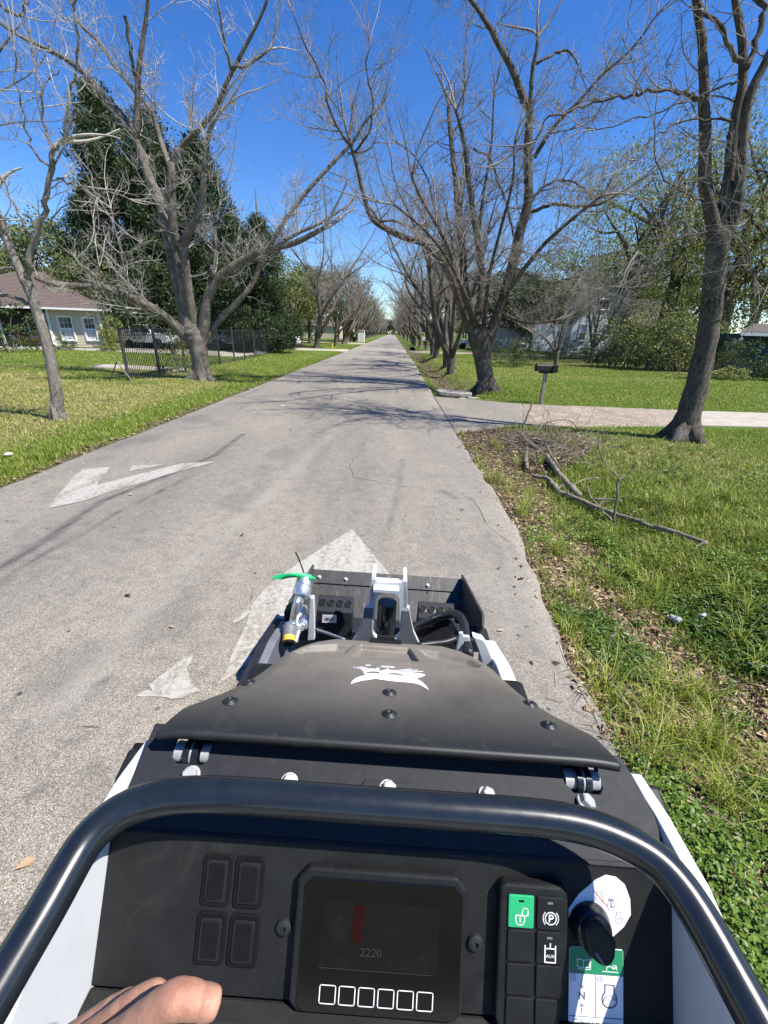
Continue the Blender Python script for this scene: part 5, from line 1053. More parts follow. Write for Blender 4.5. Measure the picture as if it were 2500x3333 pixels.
m = MB(); m.prism([(wr_ - .2, 1.5, 6.2), (wr_ + 4.2, 1.5, 6.2), (wr_ + 5.2, -.2, 3.4), (wr_ - .2, -.2, 3.4)], (0, .12, .1)); m.prism([(wr_, .1, 0), (wr_ + 4.6, .1, 0), (wr_ + 4.6, .1, 3.4), (wr_, .1, 3.4)], (0, 6, 0)); m.build('side_wing', M['roof_grey'], hr)
m = MB()
for i in range(9): m.box((wr_ + .5 + i * .12, -1.4 + 0, .9 - .075 * i + .2), (.03, .03, .8))
m.box((wr_ + .95, -1.4, 1.1), (1.3, .06, .07), rot=(0, .5, 0)); m.build('step_rail', M['trim_white'], hr)
for i in range(4): MB().box((wr_ + .45 + .3 * i, -1.0, .75 - .18 * i), (.32, .9, .05)).build('step', M['trim_white'], hr)
MB().box((gx(1880), -.35, .14), (.5, .4, .28)).build('foundation_block', M['trim_white'], hr); MB().box((gx(1935), -.3, .12), (.9, .4, .2)).build('foundation_block', M['trim_white'], hr)
ob = ony(1668, 1118, 62); o_ = empty('white_outbuilding', (ob.x, ob.y, 0), .05, label='white building with a bright window glimpsed left of the white gabled house', cat='building')
MB().box((0, 2, 1.5), (9, 4, 3)).build('wall', M['siding_white'], o_); MB().prism([(-4.7, -.3, 2.9), (4.7, -.3, 2.9), (4.7, 2, 4.2), (-4.7, 2, 4.2)], (0, .05, .12)).build('roof', M['roof_grey'], o_); window(o_, 1.4, 1.0, .9, 1.3, 2, 2, -.01, True)
# teal shed
sA = ony(2385, 1220, 27.5); sA.z = 0; sh = empty('teal_shed', sA, -.10, label='dark teal building with brown low-pitched roof at the right picture edge', cat='shed')
MB().box((3.6, 2.2, 1.2), (7.0, 4.2, 2.45)).build('wall', M['teal_wall'], sh)
m = MB(); m.prism([(-.75, -.7, 2.42), (8, -.7, 2.42), (8, 2.2, 2.95), (1.6, 2.2, 2.95)], (0, .05, .09)); m.build('roof', M['roof_grey'], sh); MB().box((3.6, -.74, 2.37), (8.7, .05, .17)).build('fascia', M['siding_white'], sh)
m = MB(); m.box((2.6, -.02, 1.0), (.9, .06, 2.0)); m.build('door', M['deep_black'], sh); MB().lathe((-.55, -.6, 2.2), (0, 0, -1), [(.03, 0), (.10, .1), (.10, .16), (.02, .2)], 10).build('lamp', M['trim_white'], sh)
# far left house bits
fb = ony(1085, 1085, 120); e = empty('far_house', (fb.x - 4, 118, 0), .0, label='distant pale house with pinkish roof between the bare trees left of the road', cat='house')
MB().box((0, 3, 1.5), (12, 6, 3)).build('wall', M['siding_cream'], e); MB().prism([(-6.4, -.4, 2.9), (6.4, -.4, 2.9), (5, 3, 5), (-5, 3, 5)], (0, .05, .12)).build('roof', M['roof_brown'], e); window(e, -1, 1, 1, 1.4, 2, 1, -.01, False)
for px, lab, mat, w, h in ((1137, 'dark wheeled bin standing left of the far road by the white box', 'bin_dark', .6, 1.1), (1152, 'second dark bin further right along the far verge', 'bin_dark', .5, .9), (1176, 'white cabinet on the left verge far down the road', 'trim_white', 1.3, 2.1), (1032, 'small white post before the bare trees left of the road', 'trim_white', .16, 1.0)):
    Y = 90 if px > 1100 else 62; q = ony(px, 1090, Y); e = MB(); e.box((q.x, Y, h / 2 - .02), (w, w, h), taper=1.06 if mat == 'bin_dark' else 1); e.box((q.x, Y - .02, h), (w * 1.12, w * 1.12, .07)); e.build('wheeled_bin' if 'bin' in mat else 'verge_box', M[mat], None, bevel=.02, label=lab, cat='bin' if 'bin' in mat else 'box')
q = onz(1082, 1137); MB().tube([(q.x, q.y, -.1), (q.x, q.y, .62)], .07, 10).build('marker_post', M['yellow_post'], None, label='short yellow marker post on the grass left of the far road', cat='post')
# ------------------------------------------------------------------ mailbox
mp = onz(1760, 1313); mp.z = 0
mbx = empty('mailbox', mp, radians(4), label='black mailbox on a weathered wooden post before the right lawn', cat='mailbox')
MB().box((0, 0, .40), (.095, .095, 1.04)).build('post', M['post_wood'], mbx, bevel=.006)
MB().box((.0, 0, .905), (.40, .14, .05)).build('bracket', M['deep_black'], mbx, bevel=.005)
prof = [(-.085, 0), (.085, 0), (.085, .12)] + [(.085 * cos(a), .12 + .085 * sin(a)) for a in np.linspace(0, pi, 11)[1:-1]] + [(-.085, .12)]
m = MB(); m.prism([(-.30, y, .935 + z) for y, z in prof], (.50, 0, 0)); m.build('box', M['black_plastic'], mbx, 'auto', bevel=.004)
m = MB(); m.prism([(-.325, y * 1.08, .93 + z * 1.04) for y, z in prof], (.03, 0, 0)); m.build('door', M['black_plastic'], mbx, bevel=.004); MB().box((-.335, 0, 1.06), (.02, .05, .03)).build('handle', M['black_plastic'], mbx)
MB().box((.02, .094, 1.03), (.16, .012, .03)).build('flag', M['deep_black'], mbx); MB().prism([(.14, -.13, .90), (.30, -.13, .90), (.30, -.13, 1.08), (.22, -.13, 1.13), (.14, -.13, 1.10)], (0, .26, 0)).build('news_holder', M['black_plastic'], mbx, bevel=.006)
# concrete slab on the culvert mouth, headwalls
q = onz(1482, 1272); sl = empty('culvert_slab', (q.x, q.y - .1, -.13), .1, label='broken grey concrete slab bridging the ditch beside the asphalt apron', cat='concrete slab')
m = MB(); m.prism([(-.62, -.35, .02), (.45, -.42, -.02), (.62, .05, -.02), (.5, .42, .0), (-.45, .40, .04), (-.7, .1, .04)], (0, 0, .11)); m.build('slab', M['old_concrete'], sl, bevel=.012); m = MB(); m.box((.55, -.42, -.12), (.5, .16, .22), rot=(0, .1, .2)); m.build('block', M['old_concrete'], sl, bevel=.02)
m = MB(); m.lathe((.1, -.2, -.26), (.25, -1, 0), [(.24, 0), (.24, .5), (.19, .5), (.19, .0)], 16); m.build('pipe', M['old_concrete'], sl, True)
q = onz(848, 1153); m = MB(); m.box((q.x, q.y, .05), (.9, .25, .34), rot=(0, .12, .5)); m.build('culvert_headwall', M['stone'], None, bevel=.02, label='white concrete culvert end tilting in the left ditch before the white driveway', cat='concrete block')
q = onz(1342, 1137); m = MB(); m.lathe((q.x, q.y, -.02), (0, -1, 0), [(.33, 0), (.33, 1.2), (.27, 1.2), (.27, 0)], 18); m.build('culvert_pipe', M['deep_black'], None, True, label='black culvert pipe mouth in the right ditch under the far gravel drive', cat='pipe')
# ------------------------------------------------------------------ fence
Fp = [onz(*p) for p in ((420, 1239), (517, 1219), (603, 1207), (665, 1196), (722, 1187), (772, 1180), (806, 1172), (840, 1163), (868, 1156), (895, 1149), (925, 1141), (955, 1134))]
Fx = -9.35; FY = [15.56, 17.85, 19.9, 21.9, 23.9, 26.0, 28.2, 31.0, 34.5, 38.5, 43.5, 49.0]; FX = [-9.38, -9.42, -9.3, -9.25, -9.25, -9.2, -9.3, -9.5, -9.75, -10.1, -10.4, -10.7]
fen = empty('iron_fence', (FX[0], FY[0], 0), label='black iron picket fence with grey posts running past the big left pecan', cat='fence')
def fchild(o): o.matrix_parent_inverse = Matrix.Translation(-Vector(fen.location)); return o
H_ = 1.78
pm = MB().box((0, 0, H_ / 2 + .02), (.018, .018, H_ - .12)).mesh('picket', M['iron']); pomA = MB().box((0, 0, H_ / 2 - .05), (.064, .064, H_ + .14)).box((0, 0, H_ + .03), (.08, .08, .02)).mesh('post', M['iron_grey']); pomB = MB().box((0, 0, H_ / 2 - .05), (.065, .065, H_ + .1)).mesh('post', M['iron'])
for i, (x, y) in enumerate(zip(FX, FY)): fchild(link('post', pomA if i in (0, 1, 5, 7, 9) else pomB, fen, loc=(x, y, 0)))
for i in range(len(FX) - 1):
    a = Vector((FX[i], FY[i], 0)); b = Vector((FX[i + 1], FY[i + 1], 0)); L = (b - a).length; ang = atan2(b.y - a.y, b.x - a.x)
    for z in ((.16, 1.50, 1.72) if i < 4 else (.1, 1.72)):
        m = MB(); m.box(((a.x + b.x) / 2, (a.y + b.y) / 2, z), (L - .08, .03, .03), rot=(0, 0, ang)); fchild(m.build('rail', M['iron'], fen))
    if i < 4:
        n = int(L / .115)
        for k_ in range(1, n): q = a.lerp(b, k_ / n); fchild(link('picket', pm, fen, loc=(q.x, q.y, 0), rz=ang))
    else:                                            # wire mesh bays
        m = MB(); s = (b - a).normalized(); nn = Vector((-s.y, s.x, 0)) * .003
        for k_ in range(1, int(L / .16)): q = a + s * (.16 * k_); m.box((q.x, q.y, .9), (.009, .009, 1.6))
        for z in np.arange(.2, 1.7, .16): m.box(((a.x + b.x) / 2, (a.y + b.y) / 2, z), (L - .1, .008, .008), rot=(0, 0, ang))
        fchild(m.build('wire_mesh', M['iron'], fen, kind='stuff'))
bg = empty('board_gate', (-10.9, 50.2, 0), radians(-14), label='dark grey upright-board fence section at the far end of the iron fence', cat='gate')
for i in range(9): MB().box((-.2 + i * .245 - .9, 0, .93), (.225, .03, 1.86 + .03 * (i % 3))).build('board', M['fence_wood'], bg)
for z in (.4, 1.5): MB().box((-.1, .03, z), (2.2, .03, .09)).build('rail', M['fence_wood'], bg)
# stakes
def stakes():
    b1, b2 = onz(429, 1240), onz(358, 1238); t = ony(378, 1172, b1.y - .05); e = empty('sapling_stakes', b1, label='two thin wooden stakes leaning into an A on the grass before the iron fence', cat='stakes')
    o = MB().tube([b1, t + Vector((-.08, 0, .12))], .022, 7).build('stake', M['post_wood'], e); o.matrix_parent_inverse = Matrix.Translation(-b1)
    o = MB().tube([b2, t + Vector((.04, .03, .03))], .02, 7).build('stake', M['bark_dark'], e); o.matrix_parent_inverse = Matrix.Translation(-b1)
stakes()
q = onz(30, 1488); m = MB(); m.lathe((q.x, q.y, .04), (0, 0, 1), [(.02, -.02), (.06, .0), (.065, .01), (.03, .03)], 8); m.build('pale_stone', M['stone'], None, True, label='small pale stone in the left grass near the road edge', cat='rock')
# ------------------------------------------------------------------ vehicles
def wheel(parent, x, y, r=.38, w=.25, s=1):
    m = MB(); m.lathe((x, y - s * w / 2, r), (0, s, 0), [(r * .55, 0), (r * .93, 0), (r, w * .15), (r, w * .85), (r * .93, w), (r * .55, w)], 24); o = m.build('wheel', M['tyre'], parent, 'auto')
    m = MB(); m.lathe((x, y + s * w * .30, r), (0, s, 0), [(r * .58, 0), (r * .56, w * .18), (r * .2, w * .1), (r * .1, w * .2)], 16); m.build('rim', M['chrome'], o, True)
def truck(x, y, rz, label, kind='utility', rack=True):
    """x forward; 5.4 m long"""
    e = empty('utility_truck' if kind == 'utility' else 'pickup_truck', (x, y, 0.04), rz, label, 'truck'); P = M['truck_white']
    m = MB(); m.prism([(2.7, -.95, .55), (2.75, -.95, .85), (2.6, -.95, 1.08), (1.5, -.95, 1.18), (.9, -.95, 1.20), (-.55, -.95, 1.2), (-.55, -.95, .5), (1.3, -.95, .5), (1.35, -.95, .62), (1.55, -.95, .82), (1.85, -.95, .86), (2.15, -.95, .78), (2.3, -.95, .5)], (0, 1.9, 0)); m.build('body', P, e, bevel=.03)
    m = MB(); m.prism([(1.45, -.86, 1.19), (.85, -.78, 1.83), (-.40, -.78, 1.86), (-.54, -.86, 1.19)], (0, 1.6, 0)); m.build('cab', P, e, bevel=.04)
    for s in (-1, 1):
        yy = .775 if s > 0 else -.875
        m = MB(); m.prism([(1.22, yy, 1.24), (.78, yy, 1.74), (.15, yy, 1.76), (.15, yy, 1.24)], (0, .1 * 1, 0)); m.build('side_window', M['dark_window'], e)
        m = MB(); m.prism([(.08, yy, 1.24), (.08, yy, 1.76), (-.34, yy, 1.76), (-.46, yy, 1.24)], (0, .1, 0)); m.build('side_window', M['dark_window'], e)
        m = MB(); m.box((1.0, s * 1.04, 1.3), (.1, .16, .2)); m.build('wing_mirror', M['black_plastic'], e, bevel=.02)
    m = MB(); m.prism([(1.40, -.72, 1.25), (.90, -.68, 1.78), (.92, -.68, 1.79), (1.43, -.72, 1.25)], (0, 1.36, 0)); m.build('windscreen', M['dark_window'], e)
    if kind == 'utility':
        m = MB(); m.prism([(-.6, -1.0, .62), (-.6, -1.0, 1.42), (-2.75, -1.0, 1.42), (-2.75, -1.0, .62), (-2.2, -1.0, .62), (-2.1, -1.0, .85), (-1.65, -1.0, .88), (-1.4, -1.0, .62)], (0, 2.0, 0)); b = m.build('service_body', P, e, bevel=.02)
        for s in (-1, 1):
            for xx, ww in ((-.86, .44), (-1.65, .7), (-2.45, .4)):
                m = MB(); m.box((xx, s * 1.005, 1.22), (ww, .02, .30)); m.build('locker', P, b, bevel=.01)
        m = MB()
        for xx in (-.65, -2.6):
            for s in (-1, 1): m.box((xx, s * .9, 1.9), (.05, .05, 1.0))
            m.box((xx, 0, 2.4), (.05, 1.85, .05))
        for s in (-1, 1): m.box((-1.0, s * .9, 2.42), (3.6, .05, .05))
        if rack: m.build('ladder_rack', M['trim_white'], e)
    else:
        m = MB(); m.prism([(-.6, -.96, .5), (-.6, -.96, 1.2), (-2.75, -.96, 1.2), (-2.8, -.96, .55), (-2.2, -.96, .5), (-2.1, -.96, .78), (-1.85, -.96, .86), (-1.55, -.96, .8), (-1.4, -.96, .5)], (0, 1.92, 0)); m.build('bed', P, e, bevel=.03)
    for s in (-1, 1):
        for xx in (1.75, -1.85): wheel(e, xx, s * .85, s=s)
        MB().box((-2.78, s * .82, .95), (.06, .14, .34)).build('tail_lamp', M['red_lamp'], e); MB().box((2.68, s * .72, .86), (.08, .3, .16)).build('headlamp', M['chrome'], e)
    MB().box((2.76, 0, .55), (.12, 1.9, .18)).build('bumper', M['chrome'], e, bevel=.02); MB().box((-2.86, 0, .55), (.12, 1.8, .16)).build('bumper', M['chrome'], e, bevel=.02)
    return e
q = ony(455, 1110, 37); truck(q.x, 38.0, radians(-12), 'white work truck with overhead ladder rack parked beside the cream house', 'utility')
q = ony(770, 1110, 40); truck(q.x, 40.5, radians(200), 'white utility truck parked behind the wire part of the fence right of the big pecan', 'utility', False)
q = ony(880, 1110, 46); truck(q.x - .2, 47.5, radians(170), 'white pickup whose rear shows behind the last fence bays', 'pickup')
q = ony(1418, 1096, 88); truck(q.x, 88, radians(5), 'distant white pickup parked on the grass right of the road', 'pickup')
q = ony(1548, 1112, 66); truck(q.x, 66, radians(0), 'white vehicle glimpsed behind the trunk of the big vase-shaped pecan', 'pickup')
q = ony(505, 1095, 30.5); m = MB(); m.lathe((q.x, q.y, 1.0), (0, 0, 1), [(.1, -.3), (.3, -.1), (.34, .1), (.12, .3)], 9); m = None
# little cloud low in the sky beyond the woods
def cloud():
    rs = np.random.RandomState(8); c = ony(1635, 705, 1500); m = MB()
    import bmesh
    bm = bmesh.new()
    for i in range(16):
        p = c + Vector((rs.normal() * 34, rs.normal() * 20, rs.normal() * 11 * (1))); r = rs.uniform(7, 17); bmesh.ops.create_icosphere(bm, subdivisions=3, radius=r, matrix=Matrix.Translation(p) @ Matrix.Diagonal((1.5, 1, .6, 1)))
    me = bpy.data.meshes.new('cloud'); bm.to_mesh(me); bm.free()
    mt = bpy.data.materials.new('cloud_mist'); mt.use_nodes = True; n = mt.node_tree.nodes; l = mt.node_tree.links; n.remove(n['Principled BSDF']); v = n.new('ShaderNodeVolumePrincipled'); v.inputs['Density'].default_value = .035; v.inputs['Color'].default_value = (1, 1, 1, 1); l.new(v.outputs[0], n['Material Output'].inputs['Volume'])
    me.materials.append(mt); link('cloud', me, label='small wispy white cloud low in the sky between the limbs of the big right pecan', cat='cloud', kind='stuff')
#cloud()

# ------------------------------------------------------------------ the mini track loader we stand on
psi, beta = radians(0.8), radians(1.6)
_f = Vector((sin(psi), cos(psi), 0)); _r = Vector((cos(psi), -sin(psi), 0)); MR = _r * cos(beta) - Vector((0, 0, 1)) * sin(beta); MU = Vector((0, 0, 1)) * cos(beta) + _r * sin(beta); MF = _f
ml = empty('mini_track_loader', label='mini track loader with black hood, white emblem, grab bar, dash and front bucket', cat='loader')
ml.matrix_world = Matrix(((MR.x, MF.x, MU.x, 0), (MR.y, MF.y, MU.y, 0), (MR.z, MF.z, MU.z, 0), (0, 0, 0, 1)))
def toM(P): return Vector((P.dot(MR), P.dot(MF), P.dot(MU)))
CM = toM(C0)
def rm(px, py): v = ray(px, py); return toM(v)
def PV(px, py, v): r = rm(px, py); return CM + r * ((v - CM.y) / r.y)
def PH(px, py, z): r = rm(px, py); return CM + r * ((z - CM.z) / r.z)
def PU(px, py, u): r = rm(px, py); return CM + r * ((u - CM.x) / r.x)
def PS(px, py, a, b):
    n = Vector((0, -(b[1] - a[1]), b[0] - a[0])); r = rm(px, py); p0 = Vector((0, a[0], a[1])); return CM + r * ((p0 - CM).dot(n) / r.dot(n))
UC = -0.025
# body, tracks, platform
m = MB(); m.box((UC, .67, .70), (.74, .44, .62)); m.build('body', M['black_plastic'], ml, bevel=.02)
m = MB(); m.box((UC, 1.0, .52), (.5, .3, .4)); m.build('chassis_nose', M['deep_black'], ml, bevel=.02)
for s in (-1, 1):
    tr = empty('track', (0, 0, 0)); tr.parent = ml; x0 = UC + s * .43 - .085; pts = []
    for a in np.linspace(-pi / 2, pi / 2, 9): pts.append((x0, 1.12 + .17 * cos(a), .17 + .17 * sin(a)))
    for a in np.linspace(pi / 2, 3 * pi / 2, 9): pts.append((x0, -.12 + .17 * cos(a), .17 + .17 * sin(a)))
    MB().prism(pts, (.17, 0, 0)).build('belt', M['track'], tr); lug = MB().box((0, 0, 0), (.18, .035, .024)).mesh('lug', M['track'])
    for i in range(22):
        o = link('lug', lug, tr, loc=(x0 + .085, -.1 + i * .0565, .345)); 
        if i % 2 == 0: link('lug', lug, tr, loc=(x0 + .085, -.1 + i * .0565, .002))
    m = MB(); m.box((UC + s * .43, .5, .42), (.19, 1.3, .03)); m.build('fender', M['plate_black'], ml, bevel=.006)
m = MB(); m.box((UC, -.42, .24), (.6, .42, .04)); m.build('operator_platform', M['deep_black'], ml, bevel=.01)
m = MB(); m.box((UC, .34, .52), (.80, .18, .60)); m.build('rear_panel', M['deep_black'], ml, bevel=.01)
# side plates (white), with their black outer guards
for s, xa, xb in ((-1, -.480, -.458), (1, .432, .456)):
    m = MB(); m.prism([(xa, .545, .5), (xa, .555, 1.115), (xa, .47, 1.128), (xa, .37, 1.130), (xa, .25, 1.10), (xa, .12, 1.02), (xa, .0, .92), (xa, -.02, .5)], (xb - xa, 0, 0)); m.build('side_plate', M['white_paint'], ml, bevel=.004)
    xo = xa - .028 if s < 0 else xb + .004
    m = MB(); m.prism([(xo, .57, .85), (xo, .575, 1.06), (xo, .54, 1.105), (xo, .49, 1.09), (xo, .46, 1.02), (xo, .46, .85)], (.024, 0, 0)); m.build('outer_guard', M['black_plastic'], ml, bevel=.006)
    m = MB(); m.prism([((xo, .57, 1.04)), (xo, .49, 1.06), (xo, .50, 1.09), (xo, .56, 1.098)], (.05 if s < 0 else -.04, 0, 0)); m.build('hinge_bracket', M['deep_black'], ml, bevel=.004)
# hood -----------------------------------------------------
HA, HB = (.505, 1.207), (.98, 1.05)
def hz(v): return HA[1] + (HB[1] - HA[1]) * (v - HA[0]) / (HB[0] - HA[0])
hv = [.503, .545, .592, .63, .66, .71, .77, .84, .88, .905, .93, .948]; hw = [.396, .392, .383, .370, .352, .318, .296, .277, .252, .225, .17, .10]
def pip_depth(U, V, poly, soft):
    """smooth recess inside a polygon"""
    P = np.array(poly); n = len(P); inside = np.zeros(U.shape, bool); dist = np.full(U.shape, 9.0)
    for i in range(n):
        x0, y0 = P[i]; x1, y1 = P[(i + 1) % n]
        c = ((y0 > V) != (y1 > V)) & (U < (x1 - x0) * (V - y0) / (y1 - y0 + 1e-12) + x0); inside ^= c
        t = np.clip(((U - x0) * (x1 - x0) + (V - y0) * (y1 - y0)) / ((x1 - x0) ** 2 + (y1 - y0) ** 2), 0, 1); dist = np.minimum(dist, np.hypot(U - x0 - t * (x1 - x0), V - y0 - t * (y1 - y0)))
    return np.where(inside, sstep(0, soft, dist), 0)
hp = lambda L: [(lambda q: (q.x, q.y))(PS(x, y, HA, HB)) for x, y in L]
def hood_z(U, V, w):
    s = np.abs((U - UC) / w); z = HA[1] + (HB[1] - HA[1]) * (V - HA[0]) / (HB[0] - HA[0]); z = z - .030 * np.clip((s - .80) / .2, 0, 1) ** 2 * np.clip((V - .55) / .1, .25, 1)
    z -= .016 * pip_depth(U, V, hp([(1172, 2098), (1334, 2108), (1366, 2153), (1146, 2139)]), .006)
    z -= .018 * pip_depth(U, V, hp([(940, 2112), (985, 2098), (1100, 2092), (1158, 2100), (1128, 2126), (1040, 2137), (975, 2134)]), .022)
    z -= .018 * pip_depth(U, V, hp([(1352, 2110), (1430, 2118), (1530, 2140), (1572, 2160), (1566, 2174), (1470, 2170), (1395, 2142)]), .022)
    z -= .05 * np.clip((V - .925) / .025, 0, 1) ** 2
    return z
def make_hood():
    vs_ = np.concatenate([np.linspace(.503, .70, 26), np.linspace(.705, .948, 70)]); ss = np.concatenate([np.linspace(-1, -.8, 14)[:-1], np.linspace(-.8, .8, 150), np.linspace(.8, 1, 14)[1:]])
    Wv = np.interp(vs_, hv, hw); Sg, Vg = np.meshgrid(ss, vs_); Wg = np.repeat(Wv[:, None], len(ss), 1); U = UC + Sg * Wg; Z = hood_z(U, Vg, Wg)
    ny, nx = U.shape; i = (np.arange(ny - 1)[:, None] * nx + np.arange(nx - 1)[None]).ravel(); F = np.stack([i, i + 1, i + nx + 1, i + nx], 1)
    me = fast_mesh('hood', np.stack([U.ravel(), Vg.ravel(), Z.ravel()], 1), F, M['hood']); me.polygons.foreach_set('use_smooth', np.ones(len(F), dtype=bool))
    o = link('hood', me, ml); sd = o.modifiers.new('thick', 'SOLIDIFY'); sd.thickness = .013; sd.offset = -1; return o
hood = make_hood()
m = MB(); fr = [(u, v) for v, u in zip(hv, hw)]; o_pts = [(UC - w * .97, v * .995, hz(v) - .02) for v, w in zip(hv, hw)] + [(UC + w * .97, v * .995, hz(v) - .02) for v, w in reversed(list(zip(hv, hw)))]
lo = [(x * 1.0, y, .72) for x, y, z in o_pts]; n_ = len(o_pts); m.add(o_pts + lo, [(i, (i + 1) % n_, n_ + (i + 1) % n_, n_ + i) for i in range(2, n_ - 3)]); m.build('hood_skirt', M['black_plastic'], ml)
def hsurf(px, py, lift=.0012): q = PS(px, py, HA, HB); w = float(np.interp(q.y, hv, hw)); return Vector((q.x, q.y, float(hood_z(np.array(q.x), np.array(q.y), w)) + lift))
z5 = lambda x, y: (1050 + x / 3.687, 2100 + y / 3.687)
import mathutils.geometry as MG
def emblem():
    mb = MB(); n2 = Vector((0, .314, .949))
    def pl(L):
        P = [hsurf(*z5(*p)) for p in L]; k = len(P); t = MG.tessellate_polygon([[Vector((p.x, p.y, 0)) for p in P]]); mb.add(P, [tuple(a) for a in t])
    pl([(340, 465), (355, 435), (400, 398), (460, 375), (520, 362), (500, 348), (540, 342), (610, 341), (680, 347), (765, 357), (840, 358), (900, 362), (980, 377), (1060, 395), (1130, 410), (1190, 440), (1240, 490), (1279, 545), (1240, 520), (1170, 480), (1100, 462), (1005, 450), (900, 443), (790, 430), (700, 418), (630, 407), (560, 420), (480, 430), (400, 450), (350, 467)])
    pl([(463, 295), (530, 288), (600, 285), (690, 299), (655, 310), (670, 322), (600, 318), (550, 322), (525, 332), (507, 345), (495, 345), (492, 320)])
    pl([(655, 312), (720, 311), (738, 298), (790, 300), (900, 306), (950, 325), (1050, 330), (1130, 338), (1180, 345), (1235, 355), (1225, 368), (1190, 385), (1120, 409), (1060, 394), (985, 376), (950, 355), (900, 342), (840, 338), (800, 343), (768, 356), (680, 346), (682, 328), (668, 322)])
    pl([(705, 252), (862, 263), (862, 276), (790, 270), (705, 266)]); pl([(635, 284), (660, 276), (690, 274), (680, 286), (650, 291)]); pl([(765, 290), (780, 280), (797, 291), (790, 297)]); pl([(515, 240), (578, 241), (578, 249), (515, 250)])
    for a, b in (((370, 268), (500, 296)), ((415, 262), (530, 292)), ((452, 260), (545, 281)), ((915, 303), (1067, 290)), ((930, 312), (1142, 303)), ((960, 323), (1206, 320))):
        mb_ = [(a[0], a[1] - 2), (b[0], b[1] - 3), (b[0], b[1] + 4), (a[0], a[1] + 3)]; pl(mb_)
    mb.build('emblem', M['label_white'], hood)
emblem()
def hood_bolt():
    m = MB(); m.lathe((0, 0, 0), (0, 0, 1), [(.0150, 0), (.0150, .0012), (.0100, .0018), (.0092, .0042), (.0065, .0055), (.0042, .0055), (.0042, .003)], 24); return m.mesh('bolt', M['dark_bolt'], True)
hb = hood_bolt()
for p in ((812, 2220), (750, 2283), (1268, 2255), (1268, 2325), (1725, 2290), (1787, 2362)):
    q = hsurf(*p, lift=0); o = link('bolt', hb, ml, loc=q); o.rotation_euler = (radians(-18), 0, 0)
a = PS(1255, 2092, HA, HB); m = MB(); m.box((a.x, a.y + .005, a.z + .002), (.088, .022, .006), rot=(radians(-18), 0, 0)); m.box((a.x, a.y + .012, a.z + .007), (.05, .010, .012), rot=(radians(-18), 0, 0)); m.build('hood_latch', M['black_plastic'], ml, bevel=.002)
# rear plate under the hood edge -------------------------------------------
PA, PB = (.545, 1.165), (.41, 1.10); pn = Vector((0, -.4338, .901)); pdn = Vector((0, -.901, -.4338))
def plate(u, v, h=0.0): t = (PA[0] - v) / .135; return Vector((u, v, PA[1] - .065 * t)) + pn * h
ol = [(-.452, .548), (-.402, .548), (-.402, .505), (-.392, .494), (-.345, .494), (-.338, .500), (-.334, .548), (.286, .548), (.292, .500), (.300, .492), (.345, .492), (.352, .500), (.342, .548), (.398, .548), (.412, .52), (.43, .47), (.43, .408), (-.456, .408), (-.456, .47)]
m = MB(); m.prism([plate(u, v) for u, v in ol], pn * -.006); pl_ = m.build('top_plate', M['plate_black'], ml, bevel=.0015)
m = MB(); m.box((UC, .50, 1.10), (.84, .09, .02)); m.build('plate_backing', M['deep_black'], ml)
for uc in (-.368, .320):
    h = empty('hinge', (0, 0, 0)); h.parent = ml; c = plate(uc, .512, -.012)
    MB().cyl(c + Vector((-.031, 0, 0)), c + Vector((-.012, 0, 0)), .0175, 24).build('bushing', M['bolt'], h, 'auto'); MB().cyl(c + Vector((.016, 0, 0)), c + Vector((.030, 0, 0)), .0165, 24).build('bushing', M['bolt'], h, 'auto')
    MB().cyl(c + Vector((-.002, 0, 0)), c + Vector((.002, 0, 0)), .0215, 24).build('washer', M['bolt'], h, 'auto')
    for dx in (-.0125, .0025):
        m = MB(); m.cyl(c + Vector((dx, 0, 0)), c + Vector((dx + .010, 0, 0)), .0235, 28); q = [c + Vector((dx, 0, -.0235)), c + Vector((dx, .05, -.01)), c + Vector((dx, .06, .018)), c + Vector((dx, 0, .0235))]; m.prism(q, (.010, 0, 0)); m.build('strap', M['tube_black'], h, 'auto')
def hexbolt(r, h):
    m = MB(); m.lathe((0, 0, 0), (0, 0, 1), [(r * 1.25, 0), (r * 1.2, h * .18), (r * 1.02, h * .22)], 24); m.lathe((0, 0, h * .2), (0, 0, 1), [(r, 0), (r, h * .7), (r * .86, h * .85), (r * .8, h * .86)], 6); return m.mesh('bolt', M['bolt'], False)
pb = hexbolt(.0128, .013)
for i, u in enumerate((-.358, -.189, -.021, .147, .315)): o = link('bolt', pb, ml, loc=plate(u, .478)); o.rotation_euler = (radians(25.7), 0, .4 * i)
m = MB(); m.prism([plate(u, v, .0005) for u, v in ((-.068, .462), (-.068, .478), (-.060, .489), (.022, .489), (.031, .478), (.031, .462))], pn * .0035); m.build('cover_plate', M['plate_black'], ml, bevel=.0015)
# grab bar ---------------------------------------------------------------
BA, BB = (.40, 1.212), (.20, 1.150)
bp = [PS(x, y, BA, BB) for x, y in ((-230, 3600), (-90, 3365), (0, 3212), (90, 3061), (173, 2925), (249, 2782), (300, 2715), (362, 2658), (430, 2620), (510, 2599), (625, 2594), (942, 2622), (1250, 2645), (1551, 2667), (1853, 2688), (1973, 2711), (2094, 2764), (2184, 2843), (2267, 2963), (2343, 3099), (2426, 3250), (2520, 3420), (2620, 3600))]
for i, q in enumerate(bp):
    if 9 < i < 15: q.y = .4035 + (q.y - .4035) * .25; q.z = BA[1] + (q.y - BA[0]) * .31
bp = catmull(bp, 5)
for _ in range(14): bp = [bp[0]] + [(bp[i - 1] + bp[i] * 2 + bp[i + 1]) / 4 for i in range(1, len(bp) - 1)] + [bp[-1]]
bar = MB().tube(bp, .0238, 32).build('grab_bar', M['tube_black'], ml, True)
for q in ((1530, 2668),):
    pass
